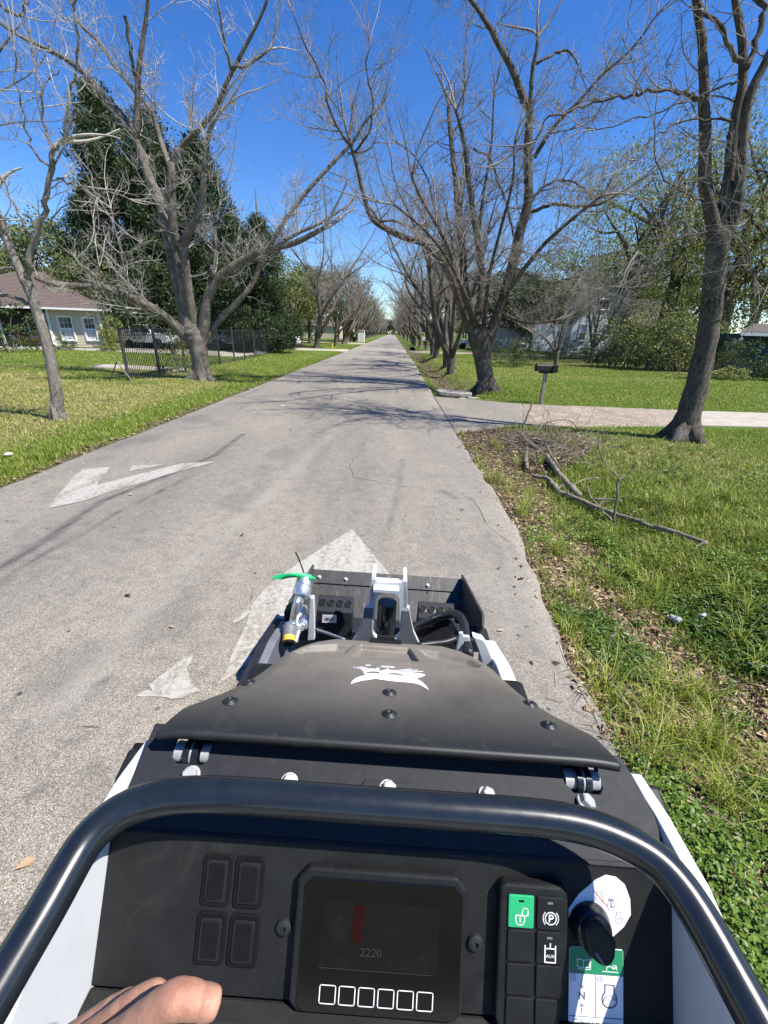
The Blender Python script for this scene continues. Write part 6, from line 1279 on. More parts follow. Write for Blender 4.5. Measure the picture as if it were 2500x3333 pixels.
# dash -------------------------------------------------------------------
DN = Vector((0, -.8666, .499)); DD = Vector((0, -.499, -.8666))
def dp_(u, s, h=0.0): return Vector((u, .41, 1.10)) + DD * s + DN * h
m = MB(); m.prism([dp_(-.458, 0), dp_(.432, 0), dp_(.432, .226), dp_(-.458, .226)], DN * -.01); m.prism([dp_(-.458, -.002), dp_(.432, -.002), dp_(.432, .004, .004), dp_(-.458, .004, .004)], DN * -.004)
dash = m.build('dash_panel', M['dash_plastic'], ml, bevel=.003)
m = MB(); L0 = dp_(0, .226); m.prism([(-.458, L0.y, L0.z), (-.458, L0.y - .030, L0.z + .002), (-.458, L0.y - .040, L0.z - .008), (-.458, L0.y - .045, L0.z - .16), (-.458, L0.y + .02, L0.z - .16)], (.89, 0, 0)); m.build('dash_ledge', M['dash_plastic'], ml, bevel=.004)
def rrect(u0, u1, s0, s1, r, n=5):
    out = []
    for cx, cy, a0 in ((u1 - r, s0 + r, -pi / 2), (u1 - r, s1 - r, 0), (u0 + r, s1 - r, pi / 2), (u0 + r, s0 + r, pi)):
        out += [(cx + r * cos(a0 + pi / 2 * k / n), cy + r * sin(a0 + pi / 2 * k / n)) for k in range(n + 1)]
    return out
def on_dash(L, h): return [dp_(u, s, h) for u, s in L]
def pad(name, L, h0, h1, mat, parent=ml, bev=.0015): return MB().prism(on_dash(L, h0), DN * (h1 - h0)).build(name, mat, parent, bevel=bev)
for u0, s0 in ((-.304, .028), (-.253, .028), (-.3045, .110), (-.2535, .110)):
    o = pad('switch_blank', rrect(u0, u0 + .0455, s0, s0 + .0735, .007), 0, .0035, M['deep_black'], bev=.001)
    pad('switch_cap', rrect(u0 + .006, u0 + .0395, s0 + .0065, s0 + .066, .004), .0035, .0065, M['black_plastic'], o, .0015); pad('switch_inset', rrect(u0 + .0105, u0 + .035, s0 + .011, s0 + .0615, .003), .0065, .0075, M['deep_black'], o, .0006)
for u, s in ((-.170, .124), (.127, .126)):
    m = MB(); m.lathe(dp_(u, s, .0), DN, [(.0125, 0), (.0125, .0015), (.0112, .005), (.007, .0072), (.004, .0075), (.0038, .004)], 28); m.build('screw', M['dark_bolt'], ml, 'auto')
# display
def cham(u0, u1, s0, s1, c): return [(u0 + c, s0), (u1 - c, s0), (u1, s0 + c), (u1, s1 - c * .8), (u1 - c * .8, s1), (u0 + c * .8, s1), (u0, s1 - c * .8), (u0, s0 + c)]
dsp = empty('display_unit', (0, 0, 0)); dsp.parent = ml
pad('housing', cham(-.152, .108, .028, .226, .016), 0, .016, M['black_plastic'], dsp, .004)
pad('bezel', cham(-.140, .102, .040, .222, .012), .016, .0185, M['glass'], dsp, .001)
scr = pad('screen', [(-.110, .069), (.067, .069), (.067, .160), (-.110, .160)], .0185, .0189, M['screen'], dsp, 0)
def stroke(mb, pts, w, h, closed=False, fn=None):
    fn = fn or (lambda p, hh: dp_(p[0], p[1], hh)); P = [Vector(p) for p in pts]; n = len(P)
    for i in range(n if closed else n - 1):
        a, b = P[i], P[(i + 1) % n]; d = (b - a); 
        if d.length < 1e-7: continue
        d.normalize(); s = Vector((-d.y, d.x)) * w / 2; e = d * w * .35
        mb.add([fn(p, h) for p in (a - e - s, b + e - s, b + e + s, a - e + s)], [(0, 1, 2, 3)])
m = MB(); stroke(m, [(-.110, .161), (.062, .161)], .0011, .0196); m.build('screen_edge', M['dim_print'], dsp)
for i in range(6):
    u = -.106 + i * .0290; b = pad('soft_key', rrect(u, u + .0235, .184, .2085, .002, 2), .0185, .0190, M['screen'], dsp, 0)
    m = MB(); stroke(m, rrect(u, u + .0235, .184, .2085, .0025, 3), .0014, .0193, True); m.build('key_outline', M['white_print'], b)
m = MB(); m.add([dp_(u, s, .0191) for u, s in ((-.063, .074), (-.046, .074), (-.048, .125), (-.065, .125))], [(0, 1, 2, 3)]); m.build('red_reflection', M['red_dim'], dsp)  # reflection of the operator's red clothing, painted as a flat strip on the screen
def text_mesh(txt, size, mat, at, parent, name='lettering', right=Vector((1, 0, 0)), down=DD, nrm=DN, h=.0196, base=None, bold=0.0, spacing=1.0):
    cu = bpy.data.curves.new('t', 'FONT'); cu.body = txt; cu.size = size; cu.align_x = 'CENTER'; cu.align_y = 'CENTER'; cu.offset = bold; cu.space_character = spacing; cu.resolution_u = 3
    ob = bpy.data.objects.new('t', cu); me = bpy.data.meshes.new_from_object(ob); bpy.data.objects.remove(ob); bpy.data.curves.remove(cu); me.materials.clear(); me.materials.append(mat); me.name = name
    o = link(name, me, parent); O = at; Rm = Matrix(((right.x, -down.x, nrm.x, O.x), (right.y, -down.y, nrm.y, O.y), (right.z, -down.z, nrm.z, O.z), (0, 0, 0, 1))); o.matrix_local = Rm; return o
text_mesh('2220', .0165, M['dim_print'], dp_(-.0335, .137, .0196), dsp, spacing=1.0)
# keypad
kp = empty('keypad', (0, 0, 0)); kp.parent = ml
pad('housing', [(.166, .028), (.250, .028), (.262, .036), (.262, .15), (.250, .222), (.160, .222), (.156, .21), (.158, .034)], 0, .020, M['black_plastic'], kp, .004)
cols = ((.170, .2085), (.2135, .252)); rows_ = ((.041, .0855), (.0885, .131), (.134, .1755), (.1785, .216))
def icon(fn_name, cx, cy, k, mat, parent, lw=.0013, h=.0236):
    mb = MB(); S_ = lambda L, c=False, w=lw: stroke(mb, [(cx + x * k, cy + y * k) for x, y in L], w, h, c)
    arc = lambda x, y, r, a0, a1, n=18: [(x + r * cos(radians(a0 + (a1 - a0) * i / n)), y + r * sin(radians(a0 + (a1 - a0) * i / n))) for i in range(n + 1)]
    if fn_name == 'unlock': S_([(-.8, -.1), (.35, -.1), (.35, .45)] + arc(-.22, .45, .57, 0, 180) + [(-.8, -.1)], True); S_([(.0, -.1), (.05, -.65)] + arc(.42, -.65, .36, 180, 360) + [(.78, -.2), (.55, -.1)]); S_([(-.22, .22), (-.22, .6)], w=lw * 1.5); S_(arc(-.22, .25, .08, 0, 360), True, lw * 1.2)
    if fn_name == 'park': S_(arc(0, 0, .72, 0, 360, 28), True); S_([(-.18, .38), (-.18, -.38), (.1, -.38)] + arc(.1, -.18, .2, -90, 90, 8) + [(-.18, .02)], w=lw * 1.3); S_(arc(0, 0, 1.0, -42, 42)); S_(arc(0, 0, 1.0, 138, 222))
    if fn_name == 'aux': S_([(-.68, -.85), (-.68, 1.1), (.68, 1.1), (.68, -.85)]); S_([(-.68, -.5), (.68, -.5)]); S_([(0, -.5), (0, -1.1)]); 
    if fn_name in ('engine', 'engine_off', 'engine_run', 'engine_start'):
        S_([(-.42, -.55), (-.42, -1.15), (.42, -1.15), (.42, -.55)]); S_(arc(0, .05, .68, -52, 232, 26)); 
        if fn_name == 'engine_start': S_(arc(0, .25, .42, 200, 340, 10))
        if fn_name == 'engine_run':
            mb.add([dp_(cx + x * k, cy + y * k, h) for x, y in ((-.35, -1.05), (.35, -1.05), (.35, -.75), (.12, -.75), (.12, .0), (.38, .0), (.38, .35), (-.1, .35), (-.1, -.75), (-.35, -.75))], [tuple(range(10))])
    if fn_name == 'book': S_([(-1, -.5), (0, -.35), (1, -.5), (1, .6), (0, .75), (-1, .6), (-1, -.5)], True); S_([(0, -.35), (0, .75)]); S_([(-.9, .9), (0, 1.0), (1.1, .9), (1.15, -.3)])
    if fn_name == 'figure': S_([(-1.2, 1.0), (1.2, 1.0)]); S_([(-.6, .8), (-.5, .3), (.1, .3), (.5, .6), (.9, .1), (1.0, .7)]); S_(arc(.6, .3, .25, 0, 360, 10), True); S_([(0, -.2), (.3, -.6)])
    return mb.build('symbol', mat, parent)
for c_, (u0, u1) in enumerate(cols):
    for r_, (s0, s1) in enumerate(rows_):
        if c_ == 1 and r_ == 3: u1 = .246
        green = (c_ == 0 and r_ == 0); o = pad('key', rrect(u0, u1, s0, s1, .002, 2), .020, .0232, M['green_key'] if green else M['black_plastic'], kp, .0012)
        if green or (c_ == 1 and r_ < 2):
            uc, sc_ = (u0 + u1) / 2, (s0 + s1) / 2; m = MB(); m.add([dp_(u, s, .0234) for u, s in ((uc - .004, s0 + .006), (uc + .004, s0 + .006), (uc + .004, s0 + .009), (uc - .004, s0 + .009))], [(0, 1, 2, 3)]); m.build('indicator', M['red_dim'] if green else M['grey_decal'], o)
            icon('unlock' if green else ('park', 'aux')[r_], uc + .001, sc_ + .006, .0115 if r_ == 0 else .0115, M['white_print'], o, .0016)
            if c_ == 1 and r_ == 1: text_mesh('AUX', .0062, M['white_print'], dp_(uc + .001, sc_ + .0105, .0237), o)
# ignition label and knob
lab = pad('key_switch_label', [(.328, .018), (.344, .020), (.358, .030), (.366, .050), (.367, .072), (.356, .090), (.340, .104), (.300, .115), (.272, .098), (.270, .07), (.286, .048), (.312, .026)], 0, .0012, M['label_white'], bev=.0003)
icon('engine_off', .318, .051, .0085, M['blue_print'], lab, .0009, .0014); m = MB(); stroke(m, [(.309, .041), (.330, .062)], .0012, .0016); m.build('symbol', M['red_print'], lab)
icon('engine_run', .336, .061, .0085, M['blue_print'], lab, .0009, .0014); icon('engine_start', .348, .079, .0085, M['blue_print'], lab, .0009, .0014)
KC = dp_(.302, .088); kn = empty('ignition_knob', (0, 0, 0)); kn.parent = ml
m = MB(); m.lathe(KC, DN, [(.0315, 0), (.0315, .005), (.030, .008), (.0285, .016), (.026, .021), (.010, .024), (.001, .0245)], 36); m.build('collar', M['tube_black'], kn, 'auto')
m = MB(); kd = Vector((.42, 0, 0)) + DD * .9; kd.normalize(); ks = kd.cross(DN).normalized(); cc = KC + DN * .016; m.prism([cc - kd * .022 - ks * .016, cc - kd * .026, cc - kd * .022 + ks * .016, cc + kd * .012 + ks * .024, cc + kd * .030 + ks * .013, cc + kd * .036 + ks * .004, cc + kd * .036 - ks * .004, cc + kd * .030 - ks * .013, cc + kd * .012 - ks * .024], DN * .018); m.build('grip', M['black_plastic'], kn, bevel=.006)
m = MB(); m.prism([cc + kd * .010 + ks * .013, cc + kd * .030 + ks * .0085, cc + kd * .030 + ks * .0055, cc + kd * .010 + ks * .010], DN * .0192); m.build('pointer_mark', M['grey_decal'], kn)
dec = pad('start_label', rrect(.272, .355, .122, .225, .003, 3), 0, .0010, M['label_white'], bev=.0002)
m = MB(); m.add([dp_(u, s, .0013) for u, s in ((.2725, .1225), (.3545, .1225), (.3545, .158), (.2725, .158))], [(0, 1, 2, 3)]); m.build('green_band', M['green_label'], dec)
icon('book', .294, .143, .0095, M['white_print'], dec, .0010, .0016); icon('figure', .335, .143, .010, M['white_print'], dec, .0010, .0016)
m = MB(); stroke(m, [(.2725, .158), (.3545, .158)], .0008, .0015); stroke(m, [(.313, .158), (.313, .216)], .0008, .0015); stroke(m, [(.2725, .216), (.3545, .216)], .0010, .0015)
stroke(m, [(.292, .165), (.292, .178)], .0009, .0015); stroke(m, [(.288, .173), (.292, .178), (.296, .173)], .0009, .0015); stroke(m, [(.292, .212), (.292, .199)], .0009, .0015); stroke(m, [(.288, .204), (.292, .199), (.296, .204)], .0009, .0015)
for uc, n1 in ((.278, '1'), (.320, '2')): stroke(m, [(uc + .0042 * cos(a), .164 + .0042 * sin(a)) for a in np.linspace(0, 2 * pi, 17)[:-1]], .0006, .0015, True)
m.build('label_lines', M['blue_print'], dec)
text_mesh('N', .0145, M['blue_print'], dp_(.292, .1885, .0016), dec, bold=.0004); text_mesh('1', .0070, M['blue_print'], dp_(.278, .164, .0016), dec); text_mesh('2', .0070, M['blue_print'], dp_(.320, .164, .0016), dec); text_mesh('SW 25', .0050, M['blue_print'], dp_(.286, .2205, .0016), dec)
icon('engine', .334, .190, .0165, M['black_print'], dec, .0014, .0016); m = MB(); stroke(m, [(.334 + .009 * cos(a), .194 + .009 * sin(a)) for a in np.linspace(pi, 2 * pi - .3, 10)], .0008, .0017); stroke(m, [(.3385, .190), (.3425, .1915), (.343, .187)], .0008, .0017); m.build('symbol', M['blue_print'], dec)
m = MB()
rr_ = random.Random(2)
for i in range(26): u = .277 + i * .0029; stroke(m, [(u, .2235), (u, .2255)], rr_.choice((.0006, .0012, .0018)), .0016)
m.build('barcode', M['black_print'], dec)
# bucket -------------------------------------------------------------------
bk = empty('bucket', (0, 0, 0)); bk.parent = ml; UL, UR = -.486, .430
FE = (2.258, .46); HE = (1.90, .14); BKL = (1.76, .505)
m = MB(); m.prism([(UL, FE[0], FE[1]), (UL, HE[0], HE[1]), (UL, HE[0] + .01, HE[1] - .012), (UL, FE[0] + .012, FE[1] - .008)], (UR - UL, 0, 0)); m.build('floor_plate', M['bucket'], bk)
m = MB(); fd = Vector((0, FE[0] - HE[0], FE[1] - HE[1])).normalized(); fnn = Vector((0, -fd.z, fd.y)); e0_ = Vector((UL, FE[0], FE[1])) - fd * .075 + fnn * .0005; m.prism([e0_, e0_ + Vector((UR - UL, 0, 0)), e0_ + Vector((UR - UL, 0, 0)) + fd * .085, e0_ + fd * .085], fnn * .009); m.build('cutting_edge', M['bucket'], bk, bevel=.002)
hx = hexbolt(.010, .012)
for px, py in ((1040, 1880), (1126, 1887), (1391, 1907)):
    q = PS(px, py, FE, HE) + fnn * .010; o = link('bolt', hx, bk, loc=q); o.rotation_euler = (atan2(fd.z, fd.y), 0, .3)
    q = q - fd * .04 - fnn * .0095; m = MB(); m.lathe(q, fnn, [(.006, 0), (.006, .0012)], 12); m.build('hole', M['deep_black'], bk)
for px, py in ((1035, 1900), (1255, 1890), (1350, 1898)):
    pass
m = MB(); m.prism([(UL, HE[0], HE[1]), (UL, HE[0] - .10, HE[1] + .02), (UL, BKL[0] - .06, .28), (UL, BKL[0], BKL[1]), (UL, BKL[0] + .01, BKL[1]), (UL, BKL[0] - .045, .28), (UL, HE[0] - .09, HE[1] + .032)], (UR - UL, 0, 0)); m.build('back_plate', M['bucket'], bk)
sp_ = [(FE[0] + .02, FE[1] + .035), (PU(1569, 1998, UR).y, PU(1569, 1998, UR).z), (PU(1569, 2040, UR).y, PU(1569, 2040, UR).z), (BKL[0] + .02, .40), (BKL[0] - .04, .28), (HE[0] - .09, HE[1] + .02), (HE[0], HE[1] - .01), (FE[0] + .01, FE[1] - .01)]
for ux in (UL - .012, UR): m = MB(); m.prism([(ux, v, z) for v, z in sp_], (.012, 0, 0)); m.build('side_plate', M['bucket'], bk, bevel=.002)
m = MB(); m.box((UC + .02, BKL[0] - .06, BKL[1] - .035), (.98, .10, .075)); m.build('hitch_tube', M['plate_black'], bk, bevel=.006)
for s, (xa, xb), nh in ((-1, (-.345, -.182), 4), (1, (.118, .285), 4)):
    m = MB(); m.prism([(xa, 1.66, .705), (xa, 1.585, .665), (xa, 1.572, .54), (xa, 1.66, .54)], (xb - xa, 0, 0)); hb_ = m.build('hitch_block', M['plate_black'], ml, bevel=.004)
    nrm = Vector((0, -.04, .075)).normalized(); 
    for k_ in range(nh):
        c = Vector((xa + .022 + (xb - xa - .044) * k_ / (nh - 1), 1.622, .685)) + nrm * .0006; m = MB(); m.lathe(c, nrm, [(.0175, 0), (.0175, .003), (.0145, .0035), (.0145, .0008)], 20); m.build('socket', M['tube_black'], hb_, 'auto')
        m = MB(); m.lathe(c, nrm, [(.014, .0), (.014, .0012)], 18); m.build('hole', M['deep_black'], hb_)
m = MB(); lb = [PV(x, y, 1.571) for x, y in ((1050, 2001), (1096, 2002), (1095, 2027), (1048, 2026))]; m.prism(lb, (0, -.0012, 0)); lo_ = m.build('barcode_label', M['label_white'], ml)
m = MB()
for i in range(16): q = lb[0] + (lb[1] - lb[0]) * (.16 + i * .045) + (lb[3] - lb[0]) * .32 + Vector((0, -.0018, 0)); w_ = rr_.choice((.0008, .0014)); m.add([q, q + Vector((w_, 0, 0)), q + Vector((w_, 0, 0)) + (lb[3] - lb[0]) * .42, q + (lb[3] - lb[0]) * .42], [(0, 1, 2, 3)])
m.build('barcode', M['black_print'], lo_)
m = MB(); m.box((UC, 1.50, .45), (.62, .06, .16)); m.box((UC, 1.35, .40), (.5, .35, .05)); m.build('hitch_frame', M['deep_black'], ml, bevel=.01)
# lift-arm tower with the oval opening
zt = lambda L, v=1.42: [PV(1150 + x / 3.318, 1850 + y / 3.318, v) for x, y in L]
def holed(name, outer, hole, ext, mat, parent):
    t = MG.tessellate_polygon([[Vector((p.x, p.z, 0)) for p in outer], [Vector((p.x, p.z, 0)) for p in hole]]); al = outer + hole; n = len(al); e = Vector(ext); vs = al + [p + e for p in al]; fs = [tuple(a) for a in t] + [tuple(n + i for i in a[::-1]) for a in t]
    a = len(outer); fs += [(i, (i + 1) % a, n + (i + 1) % a, n + i) for i in range(a)]; b = len(hole); fs += [(a + i, n + a + i, n + a + (i + 1) % b, a + (i + 1) % b) for i in range(b)]
    return MB().add(vs, fs).build(name, mat, parent)
hole_l = []
for cx, cy, rx_, ry_, a0, a1 in ((372, 350, 128, 92, 180, 360), (358, 690, 145, 92, 0, 180)):
    for k_ in range(13): a_ = radians(a0 + (a1 - a0) * k_ / 12); hole_l.append((cx + rx_ * cos(a_), cy + ry_ * sin(a_)))
outer_l = [(200, 118), (240, 118), (262, 150), (520, 158), (540, 143), (580, 143), (583, 425), (606, 436), (614, 490), (628, 580), (650, 680), (680, 750), (725, 838), (500, 870), (200, 870), (-25, 815), (0, 770), (40, 715), (75, 640), (98, 560), (115, 480), (130, 415), (172, 402), (185, 260)]
tw_ = holed('lift_tower', zt(outer_l), zt(hole_l), (0, .022, 0), M['white_paint'], ml)
for L in ([(116, 428), (214, 428), (204, 560), (200, 690), (225, 740), (262, 782), (0, 775), (44, 718), (80, 640), (104, 560)], [(528, 455), (603, 460), (622, 570), (645, 680), (675, 752), (716, 826), (430, 792), (480, 750), (505, 690), (518, 560)]):
    MB().prism(zt(L), (0, -.0015, 0)).build('grey_decal', M['grey_decal'], tw_)
for L in ([(196, 118), (240, 118), (224, 400), (170, 404)], [(540, 143), (582, 143), (584, 425), (535, 430)]): MB().prism(zt(L), (0, .11, 0)).build('flange', M['white_paint'], tw_, bevel=.002)
c1 = PV(1261, 1960, 1.53); MB().cyl(c1, c1 - Vector((-.004, .02, .36)), .041, 32).build('tilt_cylinder', M['tube_black'], ml, 'auto')
q = PV(1236, 2052, 1.47); MB().lathe(q, (0, -1, .3), [(.015, 0), (.015, .018), (.008, .022)], 6).build('pin_bolt', M['tube_black'], ml); MB().box(PV(1258, 1905, 1.43), (.10, .09, .012)).build('tower_bridge', M['white_paint'], ml)
# lift arms
for s, mt in ((-1, 'plate_black'), (1, 'white_paint')):
    x0, x1 = (-.486, -.452) if s < 0 else (.375, .428)
    tops = [(.95, .82), (1.2, .80), (1.42, .74), (1.46, .68), (1.42, .56), (1.2, .62), (.95, .66)] if s < 0 else [(.95, .80), (1.2, .77), (1.42, .70), (1.46, .64), (1.42, .55), (1.2, .62), (.95, .66)]
    MB().prism([(x0, v, z) for v, z in tops], (x1 - x0, 0, 0)).build('lift_arm', M[mt], ml, bevel=.006)
MB().prism([(-.450, .95, .82), (-.450, 1.2, .81), (-.450, 1.38, .76), (-.450, 1.38, .60), (-.450, .95, .68)], (.03, 0, 0)).build('arm_sleeve', M['grey_decal'], ml, bevel=.004)
zl = lambda x, y, v=1.40: PV(850 + x / 4.74, 1780 + y / 4.74, v)
MB().prism([zl(285, 1365, 1.3), zl(322, 1362, 1.3), (zl(325, 1420, 1.3)), zl(290, 1450, 1.3), zl(285, 1510, 1.3), zl(270, 1505, 1.3), zl(262, 1470, 1.3), zl(232, 1468, 1.3), zl(268, 1430, 1.3)], (0, -.002, 0)).build('white_sticker', M['label_white'], ml)
# hydraulic couplers on the left
cp = empty('hydraulic_couplers', (0, 0, 0)); cp.parent = ml
MB().prism([zl(575, 488), zl(755, 505), zl(775, 610), zl(770, 700), zl(545, 690), zl(540, 600)], (0, .02, 0)).build('bracket', M['iron_grey'], cp, bevel=.003)
MB().lathe(zl(612, 770, 1.33), Vector((.010, .085, .062)), [(.030, 0), (.034, .006), (.034, .035), (.031, .038), (.033, .042), (.033, .075), (.026, .085), (.02, .09)], 30).build('coupler', M['zinc'], cp, 'auto')
MB().lathe(zl(590, 800, 1.325), Vector((.010, .085, .062)), [(.019, -.012), (.019, .012)], 6).build('nut', M['zinc'], cp)
MB().tube(catmull([zl(600, 790, 1.33), zl(565, 830, 1.30), zl(535, 900, 1.29), zl(515, 990, 1.29), zl(495, 1100, 1.29), zl(480, 1190, 1.28)], 4), .0125, 18).build('elbow_pipe', M['zinc'], cp, True)
MB().lathe(zl(484, 1150, 1.285), zl(478, 1240, 1.28) - zl(484, 1150, 1.285), [(.014, 0), (.016, .003), (.016, .010), (.013, .012), (.016, .014), (.017, .026), (.014, .028)], 18).build('collar', M['zinc'], cp, 'auto')
MB().lathe(zl(625, 1010, 1.36), Vector((.012, .05, .05)), [(.016, -.01), (.018, 0), (.018, .02), (.012, .03)], 6).build('nut', M['zinc'], cp)
MB().lathe(zl(655, 1180, 1.34), Vector((.012, .05, .05)), [(.018, -.02), (.022, -.01), (.022, .012), (.017, .016), (.017, .03)], 24).build('coupler', M['zinc'], cp, 'auto')
MB().lathe(zl(600, 1240, 1.31), Vector((.012, .05, .05)), [(.017, -.01), (.017, .012)], 6).build('nut', M['zinc'], cp)
MB().tube(catmull([zl(605, 1040, 1.34), zl(560, 1090, 1.32), zl(545, 1170, 1.31), zl(540, 1260, 1.30)], 4), .0062, 12).build('thin_pipe', M['white_paint'], cp, True)
MB().tube(catmull([zl(610, 1240, 1.31), zl(580, 1300, 1.28), zl(550, 1390, 1.26), zl(530, 1480, 1.24)], 4), .0095, 14).build('lower_pipe', M['zinc'], cp, True)
MB().lathe(zl(430, 1345, 1.26), zl(450, 1235, 1.28) - zl(430, 1345, 1.26), [(.020, -.03), (.024, 0), (.026, .02), (.024, .035), (.017, .042)], 24).build('hose_collar', M['grey_decal'], cp, 'auto')
MB().tube([zl(425, 1500, 1.22), zl(430, 1340, 1.26)], .0195, 20).build('hose', M['rubber'], cp, 'auto'); MB().tube([zl(428, 1465, 1.222), zl(432, 1385, 1.240)], .0225, 20).build('yellow_band', M['yellow'], cp, 'auto')
MB().prism([zl(758, 790, 1.33), zl(812, 792, 1.33), zl(822, 1120, 1.33), zl(824, 1440, 1.33), zl(712, 1450, 1.33), zl(735, 1100, 1.33), zl(745, 900, 1.33)], (0, .022, 0)).build('upright_plate', M['white_paint'], ml, bevel=.003)
MB().prism([zl(350, 1000, 1.40), zl(470, 940, 1.40), zl(520, 960, 1.40), (zl(520, 1230, 1.40)), zl(350, 1240, 1.40)], (0, .05, 0)).build('valve_block', M['plate_black'], ml, bevel=.004)
MB().tube(catmull([zl(675, 490), zl(655, 390), zl(610, 260), zl(575, 170), zl(532, 85)], 4), [.0026] * 17, 6).build('cable_tie', M['deep_black'], ml, True)
def tape():
    mb = MB(); rnd = random.Random(3); top = [(165, 498), (215, 440), (330, 415), (430, 412), (520, 405), (640, 402), (750, 428), (800, 455), (842, 490)]; bot = [(205, 505), (235, 500), (330, 503), (420, 478), (520, 470), (640, 490), (750, 498), (790, 512), (825, 525)]
    P = []; 
    for i, (a, b) in enumerate(zip(top, bot)):
        w = .010 * sin(i * 1.3); P += [zl(*a, 1.37 + w), zl((a[0] + b[0]) / 2, (a[1] + b[1]) / 2, 1.365 - .006 + w), zl(*b, 1.37 - w)]
    F = []
    for i in range(len(top) - 1): k = i * 3; F += [(k, k + 3, k + 4, k + 1), (k + 1, k + 4, k + 5, k + 2)]
    mb.add(P, F).build('green_tape', M['green_tape'], ml, True)
tape()
# hoses on the right
zr = lambda x, y, v=1.35: PV(1150 + x / 3.318, 1850 + y / 3.318, v)
h1 = catmull([zr(620, 640, 1.46), zr(720, 605, 1.45), (zr(860, 548, 1.44)), zr(980, 510, 1.42), zr(1080, 492, 1.40), zr(1150, 520, 1.37), zr(1195, 600, 1.33), zr(1210, 700, 1.28), zr(1225, 800, 1.22), zr(1250, 930, 1.15)], 5)
MB().tube(h1, .0165, 16).build('hydraulic_hose', M['rubber'], ml, True)
h2 = catmull([zr(620, 740, 1.48), zr(760, 690, 1.47), zr(900, 620, 1.46), zr(1010, 580, 1.43), zr(1080, 620, 1.40), zr(1120, 700, 1.36), zr(1130, 800, 1.3)], 5); MB().tube(h2, .015, 16).build('hydraulic_hose', M['rubber'], ml, True)
for i in range(14):
    q = h2[4 + i].lerp(h2[5 + i], .5); d = (h2[5 + i] - h2[4 + i]).normalized(); MB().lathe(q, d, [(.0175, -.004), (.019, 0), (.0175, .004)], 10).build('hose_wrap', M['deep_black'], ml, True)
MB().tube(catmull([zr(700, 830, 1.2), zr(860, 810, 1.22), zr(1000, 792, 1.24), zr(1120, 752, 1.26)], 4), .010, 10).build('thin_hose', M['rubber'], ml, True)
MB().tube(catmull([zl(840, 1275, 1.3), zl(980, 1320, 1.28), zl(1120, 1370, 1.25), zl(1280, 1430, 1.2)], 4), .006, 10).build('thin_hose', M['grey_decal'], ml, True)
m = MB()
for a, b in (((785, 545), (820, 537)), ((850, 530), (905, 512)), ((912, 508), (950, 500))): qa, qb = zr(*a, 1.41), zr(*b, 1.405); m.add([qa, qb, qb + Vector((0, 0, -.0045)), qa + Vector((0, 0, -.0045))], [(0, 1, 2, 3)])
m.build('hose_print', M['white_print'], ml)
MB().prism([zr(1145, 705, 1.2), zr(1185, 700, 1.2), zr(1192, 735, 1.2), zr(1256, 742, 1.2), zr(1262, 790, 1.2), zr(1195, 795, 1.2), zr(1180, 860, 1.2), zr(1165, 925, 1.2), zr(1100, 925, 1.2), zr(1128, 800, 1.2)], (0, .012, 0)).build('hose_bracket', M['white_paint'], ml, bevel=.002)
MB().prism([zr(1290, 735, 1.25), zr(1400, 770, 1.25), zr(1440, 820, 1.25), zr(1530, 1030, 1.25), zr(1400, 1060, 1.25), zr(1340, 860, 1.25)], (0, .03, 0)).build('arm_cover', M['white_paint'], ml, bevel=.004)

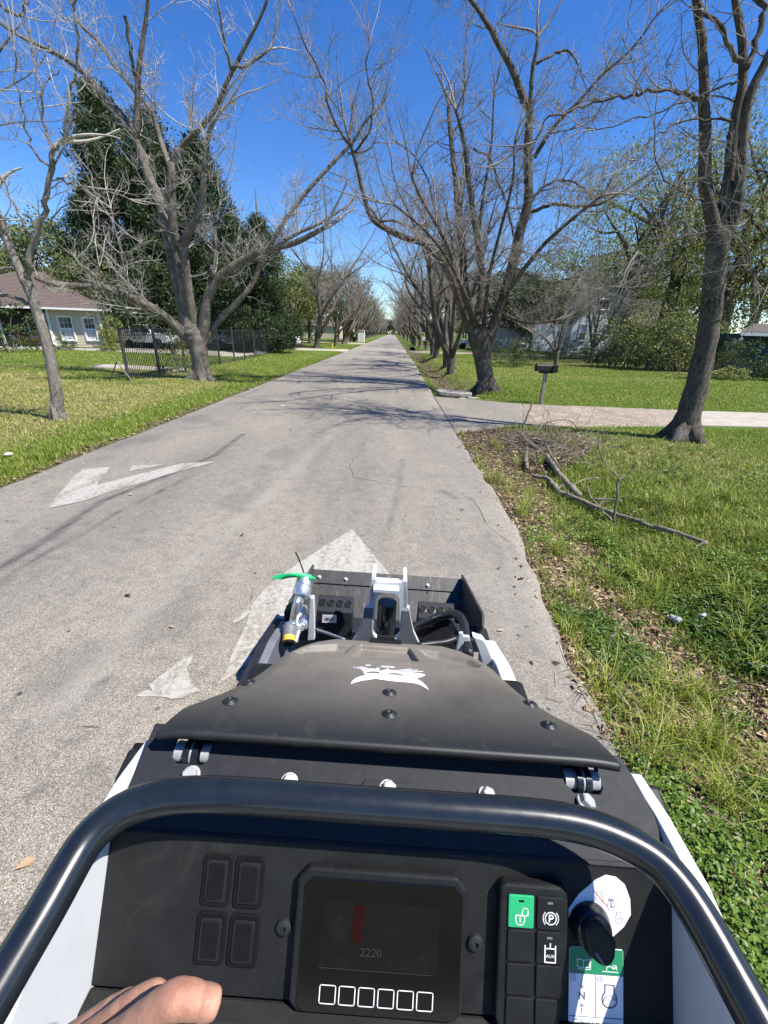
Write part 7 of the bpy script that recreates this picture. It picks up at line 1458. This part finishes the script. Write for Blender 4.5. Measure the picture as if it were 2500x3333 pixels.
# ------------------------------------------------------------------ the operator's left hand, reaching over the dash
def D(px, py, d): return C0 + ray(px, py) * d
def hand():
    root = empty('person', D(330, 3500, .30), label='bare left hand of the operator with bent forefinger, at the lower left corner', cat='person'); loc = Vector(root.location)
    V = []; E = []; R = []
    def chain(start, pts, rad):
        prev = start
        for p, r in zip(pts, rad): V.append(p - loc); R.append(r); i = len(V) - 1; (E.append((prev, i)) if prev is not None else None); prev = i
        return prev
    wrist = chain(None, [D(-60, 3900, .36)], [.026]); palm = chain(wrist, [D(60, 3700, .325), D(170, 3560, .30)], [.027, .027]); 
    k1 = chain(palm, [D(300, 3460, .272)], [.0150]); chain(k1, [D(390, 3385, .266), D(480, 3310, .262), D(545, 3262, .260), D(578, 3250, .259), D(606, 3252, .259), D(640, 3258, .259), D(654, 3261, .260), D(668, 3263, .260), D(700, 3267, .260), D(714, 3269, .261)], [.0118, .0106, .0106, .0109, .0102, .0098, .0090, .0096, .0088, .0058])
    k2 = chain(palm, [D(215, 3440, .300)], [.0135]); chain(k2, [D(320, 3350, .296), D(420, 3270, .292), D(505, 3222, .290), D(545, 3270, .297), D(560, 3340, .305)], [.0088, .0080, .0080, .0076, .006])
    k3 = chain(palm, [D(150, 3445, .320)], [.0125]); chain(k3, [D(250, 3360, .317), D(350, 3290, .314), D(425, 3246, .313), D(455, 3300, .320), D(480, 3370, .326)], [.0086, .0078, .0076, .0072, .006])
    k4 = chain(palm, [D(110, 3510, .33)], [.012]); chain(k4, [D(220, 3450, .33), D(300, 3410, .33), D(330, 3450, .335)], [.0085, .008, .006])
    th = chain(palm, [D(330, 3680, .285)], [.0165]); chain(th, [D(460, 3640, .275), D(570, 3560, .270), D(650, 3500, .268)], [.0125, .0120, .0085])
    fa = chain(wrist, [D(-400, 4500, .42), D(-700, 5400, .5)], [.034, .042])
    me = bpy.data.meshes.new('hand'); me.from_pydata(V, E, []); o = link('hand', me, root)
    sk = o.modifiers.new('skin', 'SKIN'); 
    sv = me.skin_vertices[0].data if me.skin_vertices else None
    for i, r in enumerate(R): sv[i].radius = (r, r)
    sv[palm].use_root = True; sk.branch_smoothing = .6; sk.use_smooth_shade = True
    sb = o.modifiers.new('sub', 'SUBSURF'); sb.levels = 3; sb.render_levels = 3
    tx = bpy.data.textures.new('creases', 'CLOUDS'); tx.noise_scale = .009; dm = o.modifiers.new('d', 'DISPLACE'); dm.texture = tx; dm.strength = .0011; dm.mid_level = .5
    me.materials.append(M['skin'])
    nl = D(722, 3316, .259) - loc
    return o
hand()
